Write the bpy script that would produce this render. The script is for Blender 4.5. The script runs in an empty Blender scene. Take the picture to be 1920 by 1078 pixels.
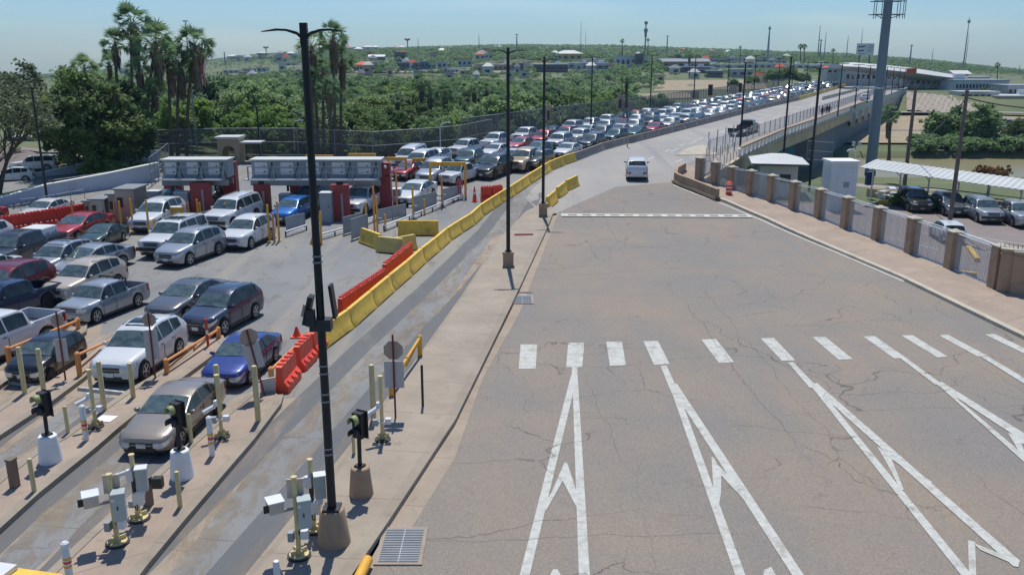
import bpy, bmesh, math, random
import numpy as np
from mathutils import Vector, Matrix
random.seed(7); rng = np.random.default_rng(7)
C = bpy.context.scene.collection
S = bpy.context.scene
R = math.radians
PI = math.pi
# ---------------------------------------------------------------- camera, sky, sun, exposure
CAMZ = 12.0; F = 1620.0; HOR = 108.0
TH = math.atan((539 - HOR) / F); cT, sT = math.cos(TH), math.sin(TH)
cd = bpy.data.cameras.new('camera'); cam = bpy.data.objects.new('camera', cd); C.objects.link(cam)
cam.location = (0, 0, CAMZ); cam.rotation_euler = (PI/2 - TH, 0, 0)
cd.sensor_width = 36; cd.sensor_fit = 'HORIZONTAL'; cd.lens = F/1920*36; cd.clip_end = 9000; cd.clip_start = .3
S.camera = cam
w = bpy.data.worlds.new('World'); S.world = w; w.use_nodes = True
nt = w.node_tree; bg = nt.nodes['Background']
sky = nt.nodes.new('ShaderNodeTexSky'); sky.sky_type = 'NISHITA'; sky.sun_disc = False
SUN_EL, SUN_AZ = 66.0, -3.0
sky.sun_elevation = R(SUN_EL); sky.sun_rotation = R(SUN_AZ); sky.altitude = 100
sky.air_density = 1.0; sky.dust_density = .35; sky.ozone_density = 1.6
tint = nt.nodes.new('ShaderNodeMix'); tint.data_type = 'RGBA'; tint.blend_type = 'MULTIPLY'; tint.inputs[0].default_value = 1; tint.inputs[7].default_value = (.48, .645, .84, 1)
tcw = nt.nodes.new('ShaderNodeTexCoord'); mpw = nt.nodes.new('ShaderNodeMapping'); mpw.inputs['Scale'].default_value = (1.2, 1.2, 9); mpw.inputs['Rotation'].default_value = (0, .1, 0); nt.links.new(tcw.outputs['Generated'], mpw.inputs[0])
nw = nt.nodes.new('ShaderNodeTexNoise'); nw.inputs['Scale'].default_value = 2.6; nw.inputs['Detail'].default_value = 7; nt.links.new(mpw.outputs[0], nw.inputs[0])
rw_ = nt.nodes.new('ShaderNodeValToRGB'); rw_.color_ramp.elements[0].position = .5; rw_.color_ramp.elements[0].color = (.54, .645, .84, 1); rw_.color_ramp.elements[0].color = (.48, .645, .84, 1); rw_.color_ramp.elements[1].position = .78; rw_.color_ramp.elements[1].color = (.62, .72, .86, 1)
nt.links.new(nw.outputs[0], rw_.inputs[0]); nt.links.new(rw_.outputs[0], tint.inputs[7])   # faint high cirrus
nt.links.new(sky.outputs[0], tint.inputs[6]); nt.links.new(tint.outputs[2], bg.inputs[0]); bg.inputs[1].default_value = 0.1
sd = bpy.data.lights.new('sun', 'SUN'); sd.energy = 3.2; sd.angle = R(.5); sd.color = (1, .95, .87)
sun = bpy.data.objects.new('sun', sd); C.objects.link(sun)
sun.rotation_euler = (-R(90-SUN_EL), 0, R(-SUN_AZ)); sun.location = (0, 60, 100)
S.view_settings.view_transform = 'Standard'; S.view_settings.look = 'None'
S.view_settings.exposure = 0.38; S.view_settings.gamma = 1
S.cycles.max_bounces = 6; S.cycles.diffuse_bounces = 3; S.cycles.glossy_bounces = 3
S.cycles.transmission_bounces = 4; S.cycles.transparent_max_bounces = 12; S.cycles.volume_bounces = 0
S.cycles.use_denoising = True
# ---------------------------------------------------------------- projection helpers
def ss(a, b, x):
    t = min(1, max(0, (x-a)/(b-a))); return t*t*(3-2*t)
ZN = [58+i*3.3 for i in range(15)]
def zs(Y):   # gentle ramp up to the bridge, linear between the nodes
    if Y <= ZN[0]: return 0.0
    if Y >= ZN[-1]: return 2.0
    i = int((Y-58)/3.3); i = min(i, 13); a = 2.0*ss(58, 104.2, ZN[i]); b = 2.0*ss(58, 104.2, ZN[i+1]); return a+(b-a)*(Y-ZN[i])/3.3
def ray(px, py):
    a = (px-960)/F; b = (539-py)/F
    return Vector((a, cT + b*sT, -sT + b*cT))
def P(px, py, z=0.0):
    d = ray(px, py); t = (z-CAMZ)/d.z
    return Vector((d.x*t, d.y*t, z))
def G(px, py, off=0.0):
    z = 0.0
    for _ in range(40): p = P(px, py, z); z = .5*z + .5*zs(p.y)
    return Vector((p.x, p.y, z+off))
def PD(px, py, Y):
    d = ray(px, py); t = Y/d.y
    return Vector((d.x*t, Y, CAMZ + d.z*t))
def ztop(Y, ty):
    k = (539-ty)/F
    return CAMZ + Y*(k*cT - sT)/(cT + k*sT)
def XA(px, Y, z=0.0): return (px-960)/F*(Y*cT + (CAMZ-z)*sT)
def ppm(p): return F/(p.y*cT + (CAMZ-p.z)*sT)
# ---------------------------------------------------------------- materials
M = {}
def nodemat(name):
    m = bpy.data.materials.new(name); m.use_nodes = True; M[name] = m
    t = m.node_tree; return m, t, t.nodes['Principled BSDF']
def lk(t, a, b): t.links.new(a, b)
def noise(t, co, scale, detail=4, rough=.55, dist=0):
    n = t.nodes.new('ShaderNodeTexNoise'); n.inputs['Scale'].default_value = scale
    n.inputs['Detail'].default_value = detail; n.inputs['Roughness'].default_value = rough
    n.inputs['Distortion'].default_value = dist
    lk(t, co, n.inputs['Vector']); return n.outputs['Fac']
def ramp(t, f, stops):
    r = t.nodes.new('ShaderNodeValToRGB'); e = r.color_ramp.elements
    while len(e) < len(stops): e.new(.5)
    for i, (p, c) in enumerate(stops):
        e[i].position = p; e[i].color = (c[0], c[1], c[2], 1) if hasattr(c, '__len__') else (c, c, c, 1)
    lk(t, f, r.inputs[0]); return r.outputs[0]
def mixc(t, f, a, b, mode='MIX'):
    n = t.nodes.new('ShaderNodeMix'); n.data_type = 'RGBA'; n.blend_type = mode
    for s, v in ((n.inputs[0], f), (n.inputs[6], a), (n.inputs[7], b)):
        if isinstance(v, (int, float)): s.default_value = v
        elif isinstance(v, tuple): s.default_value = (v[0], v[1], v[2], 1)
        else: lk(t, v, s)
    return n.outputs[2]
def mth(t, op, a, b=0.0, clamp=False):
    n = t.nodes.new('ShaderNodeMath'); n.operation = op; n.use_clamp = clamp
    for s, v in ((n.inputs[0], a), (n.inputs[1], b)):
        if isinstance(v, (int, float)): s.default_value = v
        else: lk(t, v, s)
    return n.outputs[0]
def coords(t, world=False, scale=(1, 1, 1), rot=(0, 0, 0)):
    if world: o = t.nodes.new('ShaderNodeNewGeometry').outputs['Position']
    else: o = t.nodes.new('ShaderNodeTexCoord').outputs['Object']
    mp = t.nodes.new('ShaderNodeMapping'); lk(t, o, mp.inputs[0])
    mp.inputs['Scale'].default_value = scale; mp.inputs['Rotation'].default_value = rot
    return mp.outputs[0]
def bump(t, b, h, s, d=.02):
    n = t.nodes.new('ShaderNodeBump'); n.inputs['Strength'].default_value = s; n.inputs['Distance'].default_value = d
    lk(t, h, n.inputs['Height']); lk(t, n.outputs[0], b.inputs['Normal'])
def mat(name, col, rough=.6, metal=0, var=.18, vs=3.0, bmp=.15, world=False, coat=0, dirt=None):
    m, t, b = nodemat(name)
    co = coords(t, world)
    f = noise(t, co, vs, 5)
    c = mixc(t, ramp(t, f, [(.25, 1-var), (.75, 1+var)]), (0, 0, 0), col, 'MIX') if False else None
    lo = tuple(x*(1-var) for x in col); hi = tuple(min(1, x*(1+var)) for x in col)
    c = ramp(t, f, [(.3, lo), (.7, hi)])
    if dirt:
        f2 = noise(t, co, vs*.45, 6, .7, .6)
        c = mixc(t, ramp(t, f2, [(.52, 0), (.7, dirt[3])]), c, dirt[:3])
    lk(t, c, b.inputs['Base Color']); b.inputs['Roughness'].default_value = rough
    b.inputs['Metallic'].default_value = metal
    if coat: b.inputs['Coat Weight'].default_value = coat; b.inputs['Coat Roughness'].default_value = .06
    if bmp: bump(t, b, noise(t, co, vs*14, 3), bmp)
    return m
def srgb(r, g, b): return tuple((v/255/12.92 if v/255 <= .04045 else ((v/255+.055)/1.055)**2.4) for v in (r, g, b))
def crackfac(t, scale, width, mask, seed=0, dist=.35, world=True):
    co = coords(t, world, (1, 1, 0), (0, 0, seed))
    nz = t.nodes.new('ShaderNodeTexNoise'); nz.inputs['Scale'].default_value = scale*2.2; nz.inputs['Detail'].default_value = 6
    lk(t, co, nz.inputs['Vector'])
    v = t.nodes.new('ShaderNodeVectorMath'); v.operation = 'MULTIPLY_ADD'
    lk(t, nz.outputs['Color'], v.inputs[0]); v.inputs[1].default_value = (dist/scale,)*3; lk(t, co, v.inputs[2])
    vo = t.nodes.new('ShaderNodeTexVoronoi'); vo.feature = 'DISTANCE_TO_EDGE'; vo.inputs['Scale'].default_value = scale
    lk(t, v.outputs[0], vo.inputs['Vector'])
    f = ramp(t, vo.outputs['Distance'], [(0, 1), (width*scale, 0)])
    mk = ramp(t, noise(t, co, scale*.55, 2), [(mask, 0), (mask+.06, 1)])
    return mth(t, 'MULTIPLY', f, mk)
mat('paint_white_worn', srgb(186, 188, 182), .8, 0, .12, 4, .1, True, dirt=srgb(146, 138, 128)+(.9,))
# brown asphalt of the wide road
m, t, b = nodemat('asphalt_brown')
co = coords(t, True)
big = noise(t, co, .14, 4, .6, .4)
c = ramp(t, big, [(.36, srgb(127, 123, 117)), (.5, srgb(135, 127, 117)), (.64, srgb(142, 130, 116))])
stre = noise(t, coords(t, True, (1.1, .10, 1), (0, 0, R(-8))), .5, 4)
c = mixc(t, ramp(t, stre, [(.48, 0), (.66, .55)]), c, srgb(128, 124, 119))
vo = t.nodes.new('ShaderNodeTexVoronoi'); vo.inputs['Scale'].default_value = 26; lk(t, co, vo.inputs['Vector'])
sp = ramp(t, vo.outputs['Color'], [(.1, .84), (.55, .98), (.9, 1.14)])
c = mixc(t, 1.0, c, sp, 'MULTIPLY')
c = mixc(t, mth(t, 'MULTIPLY', crackfac(t, .17, .016, .46, 0, .5), .9), c, srgb(66, 60, 58))
def seam(t, rot, sx, sy, sc, wd, mask):   # long cracks running mostly one way
    co2 = coords(t, True, (sx, sy, 0), (0, 0, rot)); nz = t.nodes.new('ShaderNodeTexNoise'); nz.inputs['Scale'].default_value = .5; nz.inputs['Detail'].default_value = 5
    lk(t, coords(t, True), nz.inputs['Vector']); v = t.nodes.new('ShaderNodeVectorMath'); v.operation = 'MULTIPLY_ADD'
    lk(t, nz.outputs['Color'], v.inputs[0]); v.inputs[1].default_value = (.9, .9, 0); lk(t, co2, v.inputs[2])
    vo_ = t.nodes.new('ShaderNodeTexVoronoi'); vo_.feature = 'DISTANCE_TO_EDGE'; vo_.inputs['Scale'].default_value = sc; lk(t, v.outputs[0], vo_.inputs['Vector'])
    return mth(t, 'MULTIPLY', ramp(t, vo_.outputs['Distance'], [(0, 1), (wd*sc, 0)]), ramp(t, noise(t, co2, sc*.8, 2), [(mask, 0), (mask+.05, 1)]))
c = mixc(t, mth(t, 'MULTIPLY', seam(t, 0, .28, 1, .24, .011, .46), .75), c, srgb(72, 66, 62))
c = mixc(t, mth(t, 'MULTIPLY', seam(t, .12, 1, .16, .3, .013, .5), .75), c, srgb(70, 64, 60))
c = mixc(t, mth(t, 'MULTIPLY', crackfac(t, .5, .016, .54, .7, .6), .5), c, srgb(84, 78, 76))
lk(t, c, b.inputs['Base Color']); b.inputs['Roughness'].default_value = .85
bump(t, b, noise(t, co, 60, 3), .25, .01)
# the same cracks run through the worn paint
t = M['paint_white_worn'].node_tree; b = t.nodes['Principled BSDF']; src = b.inputs['Base Color'].links[0].from_socket
c = mixc(t, mth(t, 'MULTIPLY', seam(t, 0, .28, 1, .24, .011, .46), .75), src, srgb(92, 86, 82)); c = mixc(t, mth(t, 'MULTIPLY', seam(t, .12, 1, .16, .3, .013, .5), .75), c, srgb(92, 86, 82))
c = mixc(t, mth(t, 'MULTIPLY', crackfac(t, .17, .016, .46, 0, .5), .8), c, srgb(92, 86, 82))
f3 = noise(t, coords(t, True), 7, 6, .75); c = mixc(t, ramp(t, f3, [(.54, 0), (.66, .65)]), c, srgb(150, 143, 134)); lk(t, c, b.inputs['Base Color'])
# grey concrete/asphalt lanes of the plaza, stained along the driving direction
m, t, b = nodemat('lane_grey')
co = coords(t, True)
c = ramp(t, noise(t, co, .12, 4, .6), [(.35, srgb(116, 119, 121)), (.65, srgb(134, 134, 132))])
lane = noise(t, coords(t, True, (1.0, .07, 1), (0, 0, R(8))), .55, 3, .5, .2)
c = mixc(t, ramp(t, lane, [(.5, 0), (.64, .6)]), c, srgb(148, 142, 130))
st = noise(t, coords(t, True, (1.0, .4, 1), (0, 0, R(8))), .9, 6, .7, .8)
c = mixc(t, ramp(t, st, [(.54, 0), (.68, .8)]), c, srgb(104, 99, 94))
c = mixc(t, 1.0, c, ramp(t, noise(t, co, 30, 2), [(.3, .88), (.7, 1.1)]), 'MULTIPLY')
br = t.nodes.new('ShaderNodeTexBrick'); lk(t, coords(t, True, (1, 1, 0), (0, 0, R(8))), br.inputs[0])
br.offset = 0; br.inputs['Scale'].default_value = 1; br.inputs['Mortar Size'].default_value = .012
br.inputs['Brick Width'].default_value = 26; br.inputs['Row Height'].default_value = 6.2
c = mixc(t, mth(t, 'MULTIPLY', br.outputs['Fac'], .8), c, srgb(70, 68, 68))
c = mixc(t, mth(t, 'MULTIPLY', crackfac(t, .2, .014, .5, .3), .6), c, srgb(80, 78, 78))
lk(t, c, b.inputs['Base Color']); b.inputs['Roughness'].default_value = .8
# pale concrete of the bridge road
m, t, b = nodemat('concrete_road')
co = coords(t, True)
c = ramp(t, noise(t, co, .1, 4, .6), [(.35, srgb(144, 142, 139)), (.65, srgb(158, 155, 149))])
st = noise(t, coords(t, True, (1, .06, 1), (0, 0, R(-22))), .5, 5, .6, .3)
c = mixc(t, ramp(t, st, [(.5, 0), (.68, .6)]), c, srgb(130, 128, 128))
c = mixc(t, mth(t, 'MULTIPLY', crackfac(t, .13, .02, .42, 1.3, .2), .6), c, srgb(100, 98, 98))
lk(t, c, b.inputs['Base Color']); b.inputs['Roughness'].default_value = .8
# tan concrete with seams
def tanconc(name, c1, c2, sx=26, sy=3.0, rot=8):
    m, t, b = nodemat(name); co = coords(t, True)
    c = ramp(t, noise(t, co, .5, 5, .65), [(.32, c1), (.68, c2)])
    c = mixc(t, ramp(t, noise(t, co, 2.4, 6, .7, .5), [(.56, 0), (.72, .45)]), c, srgb(112, 98, 86))
    c = mixc(t, 1.0, c, ramp(t, noise(t, co, 40, 2), [(.3, .9), (.7, 1.08)]), 'MULTIPLY')
    br = t.nodes.new('ShaderNodeTexBrick'); lk(t, coords(t, True, (1, 1, 0), (0, 0, R(rot))), br.inputs[0])
    br.offset = 0; br.inputs['Scale'].default_value = 1; br.inputs['Mortar Size'].default_value = .016
    br.inputs['Brick Width'].default_value = sx; br.inputs['Row Height'].default_value = sy
    c = mixc(t, mth(t, 'MULTIPLY', br.outputs['Fac'], .55), c, srgb(90, 80, 72))
    lk(t, c, b.inputs['Base Color']); b.inputs['Roughness'].default_value = .85
    bump(t, b, noise(t, co, 30, 4), .25, .02)
tanconc('sidewalk_tan', srgb(146, 135, 121), srgb(164, 152, 136))
tanconc('sidewalk_red', srgb(150, 134, 120), srgb(168, 151, 135), 30, 2.6, -35)
tanconc('gutter_tan', srgb(148, 134, 118), srgb(164, 150, 134))
tanconc('kerb', srgb(138, 128, 114), srgb(158, 148, 132), 30, 3.0)
mat('paint_white', srgb(196, 196, 188), .8, 0, .06, 3, .1, True, dirt=srgb(150, 146, 140)+(.5,))
mat('yellow_conc', srgb(226, 188, 78), .75, 0, .1, 1.6, .2, True, dirt=srgb(168, 146, 80)+(.8,))
mat('yellow_conc_old', srgb(212, 190, 110), .8, 0, .1, 2.2, .2, True, dirt=srgb(140, 136, 126)+(.8,))
mat('grey_conc', srgb(150, 142, 134), .85, 0, .12, 1.6, .25, True, dirt=srgb(105, 100, 96)+(.6,))
mat('tan_conc', srgb(166, 142, 118), .85, 0, .08, 1.6, .2, True, dirt=srgb(128, 106, 88)+(.6,))
mat('pale_conc', srgb(186, 178, 160), .85, 0, .08, 1.6, .2, True, dirt=srgb(130, 122, 110)+(.5,))
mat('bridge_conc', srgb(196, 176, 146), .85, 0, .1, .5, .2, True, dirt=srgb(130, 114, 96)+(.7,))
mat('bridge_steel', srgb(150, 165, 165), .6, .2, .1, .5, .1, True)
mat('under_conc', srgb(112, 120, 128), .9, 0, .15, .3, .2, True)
mat('mural_blue', srgb(70, 130, 150), .8, 0, .35, .4, .1, True)
mat('wall_white', srgb(192, 196, 204), .85, 0, .06, .6, .15, True, dirt=srgb(150, 150, 150)+(.5,))
mat('plastic_red', srgb(214, 62, 44), .45, 0, .08, 2, .05, dirt=srgb(168, 48, 40)+(.5,))
mat('plastic_orange', srgb(232, 84, 56), .45, 0, .08, 2, .05, dirt=srgb(190, 66, 50)+(.5,))
mat('paint_red_dark', srgb(146, 56, 58), .55, 0, .1, 1.2, .1)
mat('paint_orange', srgb(222, 150, 88), .5, 0, .08, 3, .05)
mat('paint_amber', srgb(226, 170, 60), .5, 0, .1, 3, .05)
mat('bollard_yellow', srgb(206, 190, 140), .6, 0, .08, 3, .1, dirt=srgb(150, 132, 96)+(.5,))
mat('metal_white', srgb(214, 218, 220), .45, .1, .06, 2, .05)
mat('metal_grey', srgb(150, 158, 164), .45, .4, .1, 2, .05)
mat('metal_galv', srgb(140, 146, 152), .5, .5, .12, 1.5, .05)
mat('metal_panel', srgb(150, 158, 166), .6, .3, .08, 1.2, .05)
mat('metal_dark', srgb(52, 54, 58), .5, .3, .15, 2, .05)
mat('metal_black', srgb(34, 36, 40), .5, .2, .15, 2, .05)
mat('steel_pole', srgb(118, 132, 142), .5, .4, .1, .4, .05)
mat('wood_pole', srgb(110, 100, 92), .9, 0, .2, 3, .3)
mat('maroon', srgb(110, 44, 46), .5, 0, .1, 4, .05)
mat('sign_back', srgb(160, 150, 140), .5, .3, .08, 3, .03)
mat('sign_board', srgb(180, 182, 186), .5, .2, .05, 3, .03)
mat('box_grey', srgb(168, 180, 182), .5, .1, .05, 3, .03)
mat('box_beige', srgb(196, 182, 168), .5, .1, .05, 3, .03)
mat('box_brown', srgb(118, 100, 88), .6, .1, .08, 3, .05)
mat('signal_green', srgb(152, 160, 110), .5, 0, .1, 5, .05)
mat('lens_dark', (.01, .012, .012), .15, 0, .1, 3, 0)
mat('tyre', (.022, .022, .024), .85, 0, .2, 6, .1)
mat('rim', srgb(176, 180, 184), .3, .8, .08, 4, 0)
mat('rim_dark', srgb(40, 40, 44), .4, .6, .08, 4, 0)
mat('trim_black', (.02, .021, .023), .5, 0, .15, 4, .03)
mat('headlamp', srgb(205, 212, 216), .12, .3, .05, 6, 0, coat=1)
mat('taillamp', srgb(168, 24, 22), .2, 0, .1, 6, 0, coat=1)
mat('plate', srgb(214, 216, 212), .5, 0, .05, 6, 0)
mat('skin', srgb(160, 110, 84), .6, 0, .05, 6, 0)
mat('cloth_dark', srgb(40, 44, 60), .9, 0, .1, 6, .05)
mat('cloth_pink', srgb(196, 110, 110), .9, 0, .1, 6, .05)
mat('cloth_grey', srgb(120, 124, 130), .9, 0, .1, 6, .05)
mat('hair_dark', (.015, .012, .01), .7, 0, .1, 6, .05)
mat('roof_tile', srgb(188, 88, 58), .8, 0, .15, 1.2, .2)
mat('roof_pale', srgb(190, 194, 192), .6, .1, .08, .3, .05)
mat('roof_grey', srgb(126, 132, 138), .7, .1, .1, .3, .05)
mat('roof_dark', srgb(104, 102, 104), .7, .1, .1, .3, .05)
for n, cc in (('wallb_white', (206, 204, 196)), ('wallb_cream', (198, 184, 146)), ('wallb_tan', (164, 146, 120)), ('wallb_blue', (184, 194, 202)), ('wallb_grey', (178, 180, 180)), ('wallb_pink', (196, 168, 152)), ('wallb_yellow', (196, 182, 128))):
    mat(n, srgb(*cc), .85, 0, .08, .4, .1)
mat('window_dark', (.03, .035, .04), .15, 0, .2, .5, 0)
mat('booth_beige', srgb(178, 158, 138), .7, 0, .08, 1, .05)
mat('stainless', srgb(160, 156, 150), .35, .6, .1, 1, .03)
mat('paper_white', srgb(230, 232, 232), .7, 0, .03, 3, 0)
mat('blue_bin', srgb(30, 54, 110), .5, 0, .1, 3, .03)
m, t, b = nodemat('glass')
c = ramp(t, noise(t, coords(t), 1.6, 3), [(.35, (.012, .018, .02)), (.65, (.04, .055, .058))])
lk(t, c, b.inputs['Base Color']); b.inputs['Roughness'].default_value = .06; b.inputs['Specular IOR Level'].default_value = .45
m, t, b = nodemat('glass_front')  # windscreens: teal reflection and interior pattern painted into the base colour
c = ramp(t, noise(t, coords(t), 3.5, 4), [(.35, srgb(62, 78, 82)), (.7, srgb(96, 114, 116))])
lk(t, c, b.inputs['Base Color']); b.inputs['Roughness'].default_value = .08; b.inputs['Specular IOR Level'].default_value = .8
# corrugated clear panel between the wall posts
m, t, b = nodemat('panel_clear'); m.surface_render_method = 'BLENDED' if hasattr(m, 'surface_render_method') else 'BLENDED'
b.inputs['Base Color'].default_value = (.62, .66, .68, 1); b.inputs['Roughness'].default_value = .35
wv = t.nodes.new('ShaderNodeTexWave'); wv.inputs['Scale'].default_value = 3.2; wv.wave_type = 'BANDS'
lk(t, coords(t), wv.inputs['Vector']); wv.inputs['Distortion'].default_value = .3
a = ramp(t, wv.outputs['Fac'], [(.35, .24), (.6, .44)])
lk(t, mth(t, 'MULTIPLY', a, 1.0), b.inputs['Alpha'])
# chain-link: alpha by a diamond grid
def meshmat(name, col, alpha, scale=60):
    m, t, b = nodemat(name); b.inputs['Base Color'].default_value = (*col, 1); b.inputs['Roughness'].default_value = .6
    b.inputs['Metallic'].default_value = .2
    ck = t.nodes.new('ShaderNodeTexNoise'); ck.inputs['Scale'].default_value = scale; lk(t, coords(t), ck.inputs['Vector'])
    lk(t, ramp(t, ck.outputs['Fac'], [(.3, max(0, alpha-.15)), (.7, alpha+.15)]), b.inputs['Alpha'])
meshmat('chainlink', srgb(120, 124, 124), .30)
meshmat('screen_mesh', srgb(104, 102, 100), .52)
def leafmat(name, c1, c2, c3, tr=.3):
    m, t, b = nodemat(name)
    co = coords(t, False); oi = t.nodes.new('ShaderNodeObjectInfo')
    f = noise(t, co, 1.1, 4, .7)
    f2 = mth(t, 'ADD', mth(t, 'MULTIPLY', f, .75), mth(t, 'MULTIPLY', oi.outputs['Random'], .25))
    c = ramp(t, f2, [(.3, c1), (.5, c2), (.7, c3)])
    lk(t, c, b.inputs['Base Color']); b.inputs['Roughness'].default_value = .65
    b.inputs['Specular IOR Level'].default_value = .3
    tb = t.nodes.new('ShaderNodeBsdfTranslucent'); lk(t, c, tb.inputs[0])
    ms = t.nodes.new('ShaderNodeMixShader'); ms.inputs[0].default_value = tr
    out = t.nodes['Material Output']; lk(t, b.outputs[0], ms.inputs[1]); lk(t, tb.outputs[0], ms.inputs[2]); lk(t, ms.outputs[0], out.inputs[0])
leafmat('leaf_dark', srgb(84, 106, 68), srgb(106, 130, 78), srgb(142, 162, 100), .45)
leafmat('leaf_mid', srgb(98, 124, 86), srgb(122, 150, 100), srgb(160, 180, 126), .45)
leafmat('leaf_bright', srgb(96, 126, 66), srgb(126, 156, 80), srgb(164, 184, 104), .4)
leafmat('leaf_olive', srgb(88, 102, 74), srgb(112, 124, 92), srgb(142, 150, 114))
leafmat('leaf_palm', srgb(92, 118, 84), srgb(118, 146, 102), srgb(158, 176, 130), .45)
leafmat('leaf_dead', srgb(98, 88, 76), srgb(124, 110, 94), srgb(150, 134, 114), .3)
leafmat('leaf_far', srgb(92, 118, 90), srgb(116, 142, 104), srgb(150, 170, 128), .4)
leafmat('leaf_reddish', srgb(110, 70, 54), srgb(140, 84, 62), srgb(120, 110, 60), .2)
mat('bark', srgb(98, 86, 76), .95, 0, .2, 3, .5)
mat('bark_palm', srgb(104, 90, 78), .95, 0, .15, 5, .5)
# terrain
m, t, b = nodemat('terrain'); co = coords(t, True)
c = ramp(t, noise(t, co, .03, 6, .7), [(.44, srgb(84, 98, 68)), (.60, srgb(108, 114, 82)), (.74, srgb(150, 136, 108))])
c = mixc(t, ramp(t, noise(t, co, .4, 6, .7), [(.42, 0), (.6, .6)]), c, srgb(104, 112, 74))
lk(t, c, b.inputs['Base Color']); b.inputs['Roughness'].default_value = .95
bump(t, b, noise(t, co, 1.5, 6, .7), .6, .3)
mat('grass', srgb(100, 112, 70), .95, 0, .25, .8, .6, True, dirt=srgb(146, 136, 102)+(.85,))
mat('dirt', srgb(156, 142, 118), .95, 0, .12, .5, .4, True, dirt=srgb(116, 120, 84)+(.8,))
mat('rock_slope', srgb(158, 148, 134), .95, 0, .3, 1.6, .9, True)
mat('asphalt_lot', srgb(132, 122, 118), .85, 0, .1, .5, .2, True, dirt=srgb(104, 98, 96)+(.5,))
m, t, b = nodemat('water'); co = coords(t, True, (1, 2.4, 1))
b.inputs['Base Color'].default_value = (*srgb(136, 130, 98), 1); b.inputs['Roughness'].default_value = .3; b.inputs['Specular IOR Level'].default_value = .25
bump(t, b, noise(t, co, .8, 4), .08, .03)
for nm_, cc_ in (('yellow_conc', (120, 108, 78)), ('yellow_conc_old', (116, 110, 96)), ('grey_conc', (92, 88, 84)), ('plastic_orange', (150, 60, 46)), ('plastic_red', (128, 44, 38))):
    t = M[nm_].node_tree; b = t.nodes['Principled BSDF']; src = b.inputs['Base Color'].links[0].from_socket
    f_ = noise(t, coords(t, True, (1, 1, 5)), 2.4, 7, .78, .8); c = mixc(t, ramp(t, f_, [(.58, 0), (.68, .7)]), src, srgb(*cc_)); lk(t, c, b.inputs['Base Color'])
PAINT = {}
def paint(nm, rgb, metal=.25, rough=.32):
    m, t, b = nodemat('car_paint_'+nm); col = srgb(*rgb)
    co = coords(t); f = noise(t, co, 2.0, 4)
    c = ramp(t, f, [(.3, tuple(x*.93 for x in col)), (.7, col)])
    # road dust low on the doors
    sp_ = t.nodes.new('ShaderNodeSeparateXYZ'); lk(t, co, sp_.inputs[0])
    dz = mth(t, 'MULTIPLY', ramp(t, sp_.outputs[2], [(.25, .35), (.75, 0)]), noise(t, co, 6, 4))
    c = mixc(t, dz, c, srgb(140, 128, 112))
    lk(t, c, b.inputs['Base Color']); b.inputs['Metallic'].default_value = metal; b.inputs['Roughness'].default_value = rough
    b.inputs['Coat Weight'].default_value = .8; b.inputs['Coat Roughness'].default_value = .05
    PAINT[nm] = m
for nm, rgb, me in (('white', (212, 216, 218), 0), ('silver', (164, 170, 176), .45), ('pewter', (150, 141, 130), .4), ('beige', (196, 184, 166), .2), ('tan', (176, 160, 132), .3),
                    ('grey', (96, 100, 106), .4), ('charcoal', (58, 60, 66), .35), ('slate_blue', (58, 68, 88), .35), ('blue', (40, 60, 132), .3), ('bright_blue', (24, 110, 190), .2),
                    ('dark_green', (52, 78, 74), .35), ('black', (24, 26, 30), .2), ('red', (170, 44, 46), .2), ('dark_red', (118, 36, 52), .3), ('teal', (84, 122, 136), .35), ('dark_blue', (38, 52, 80), .3), ('pink_red', (180, 78, 84), .2)):
    paint(nm, rgb, me)
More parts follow.
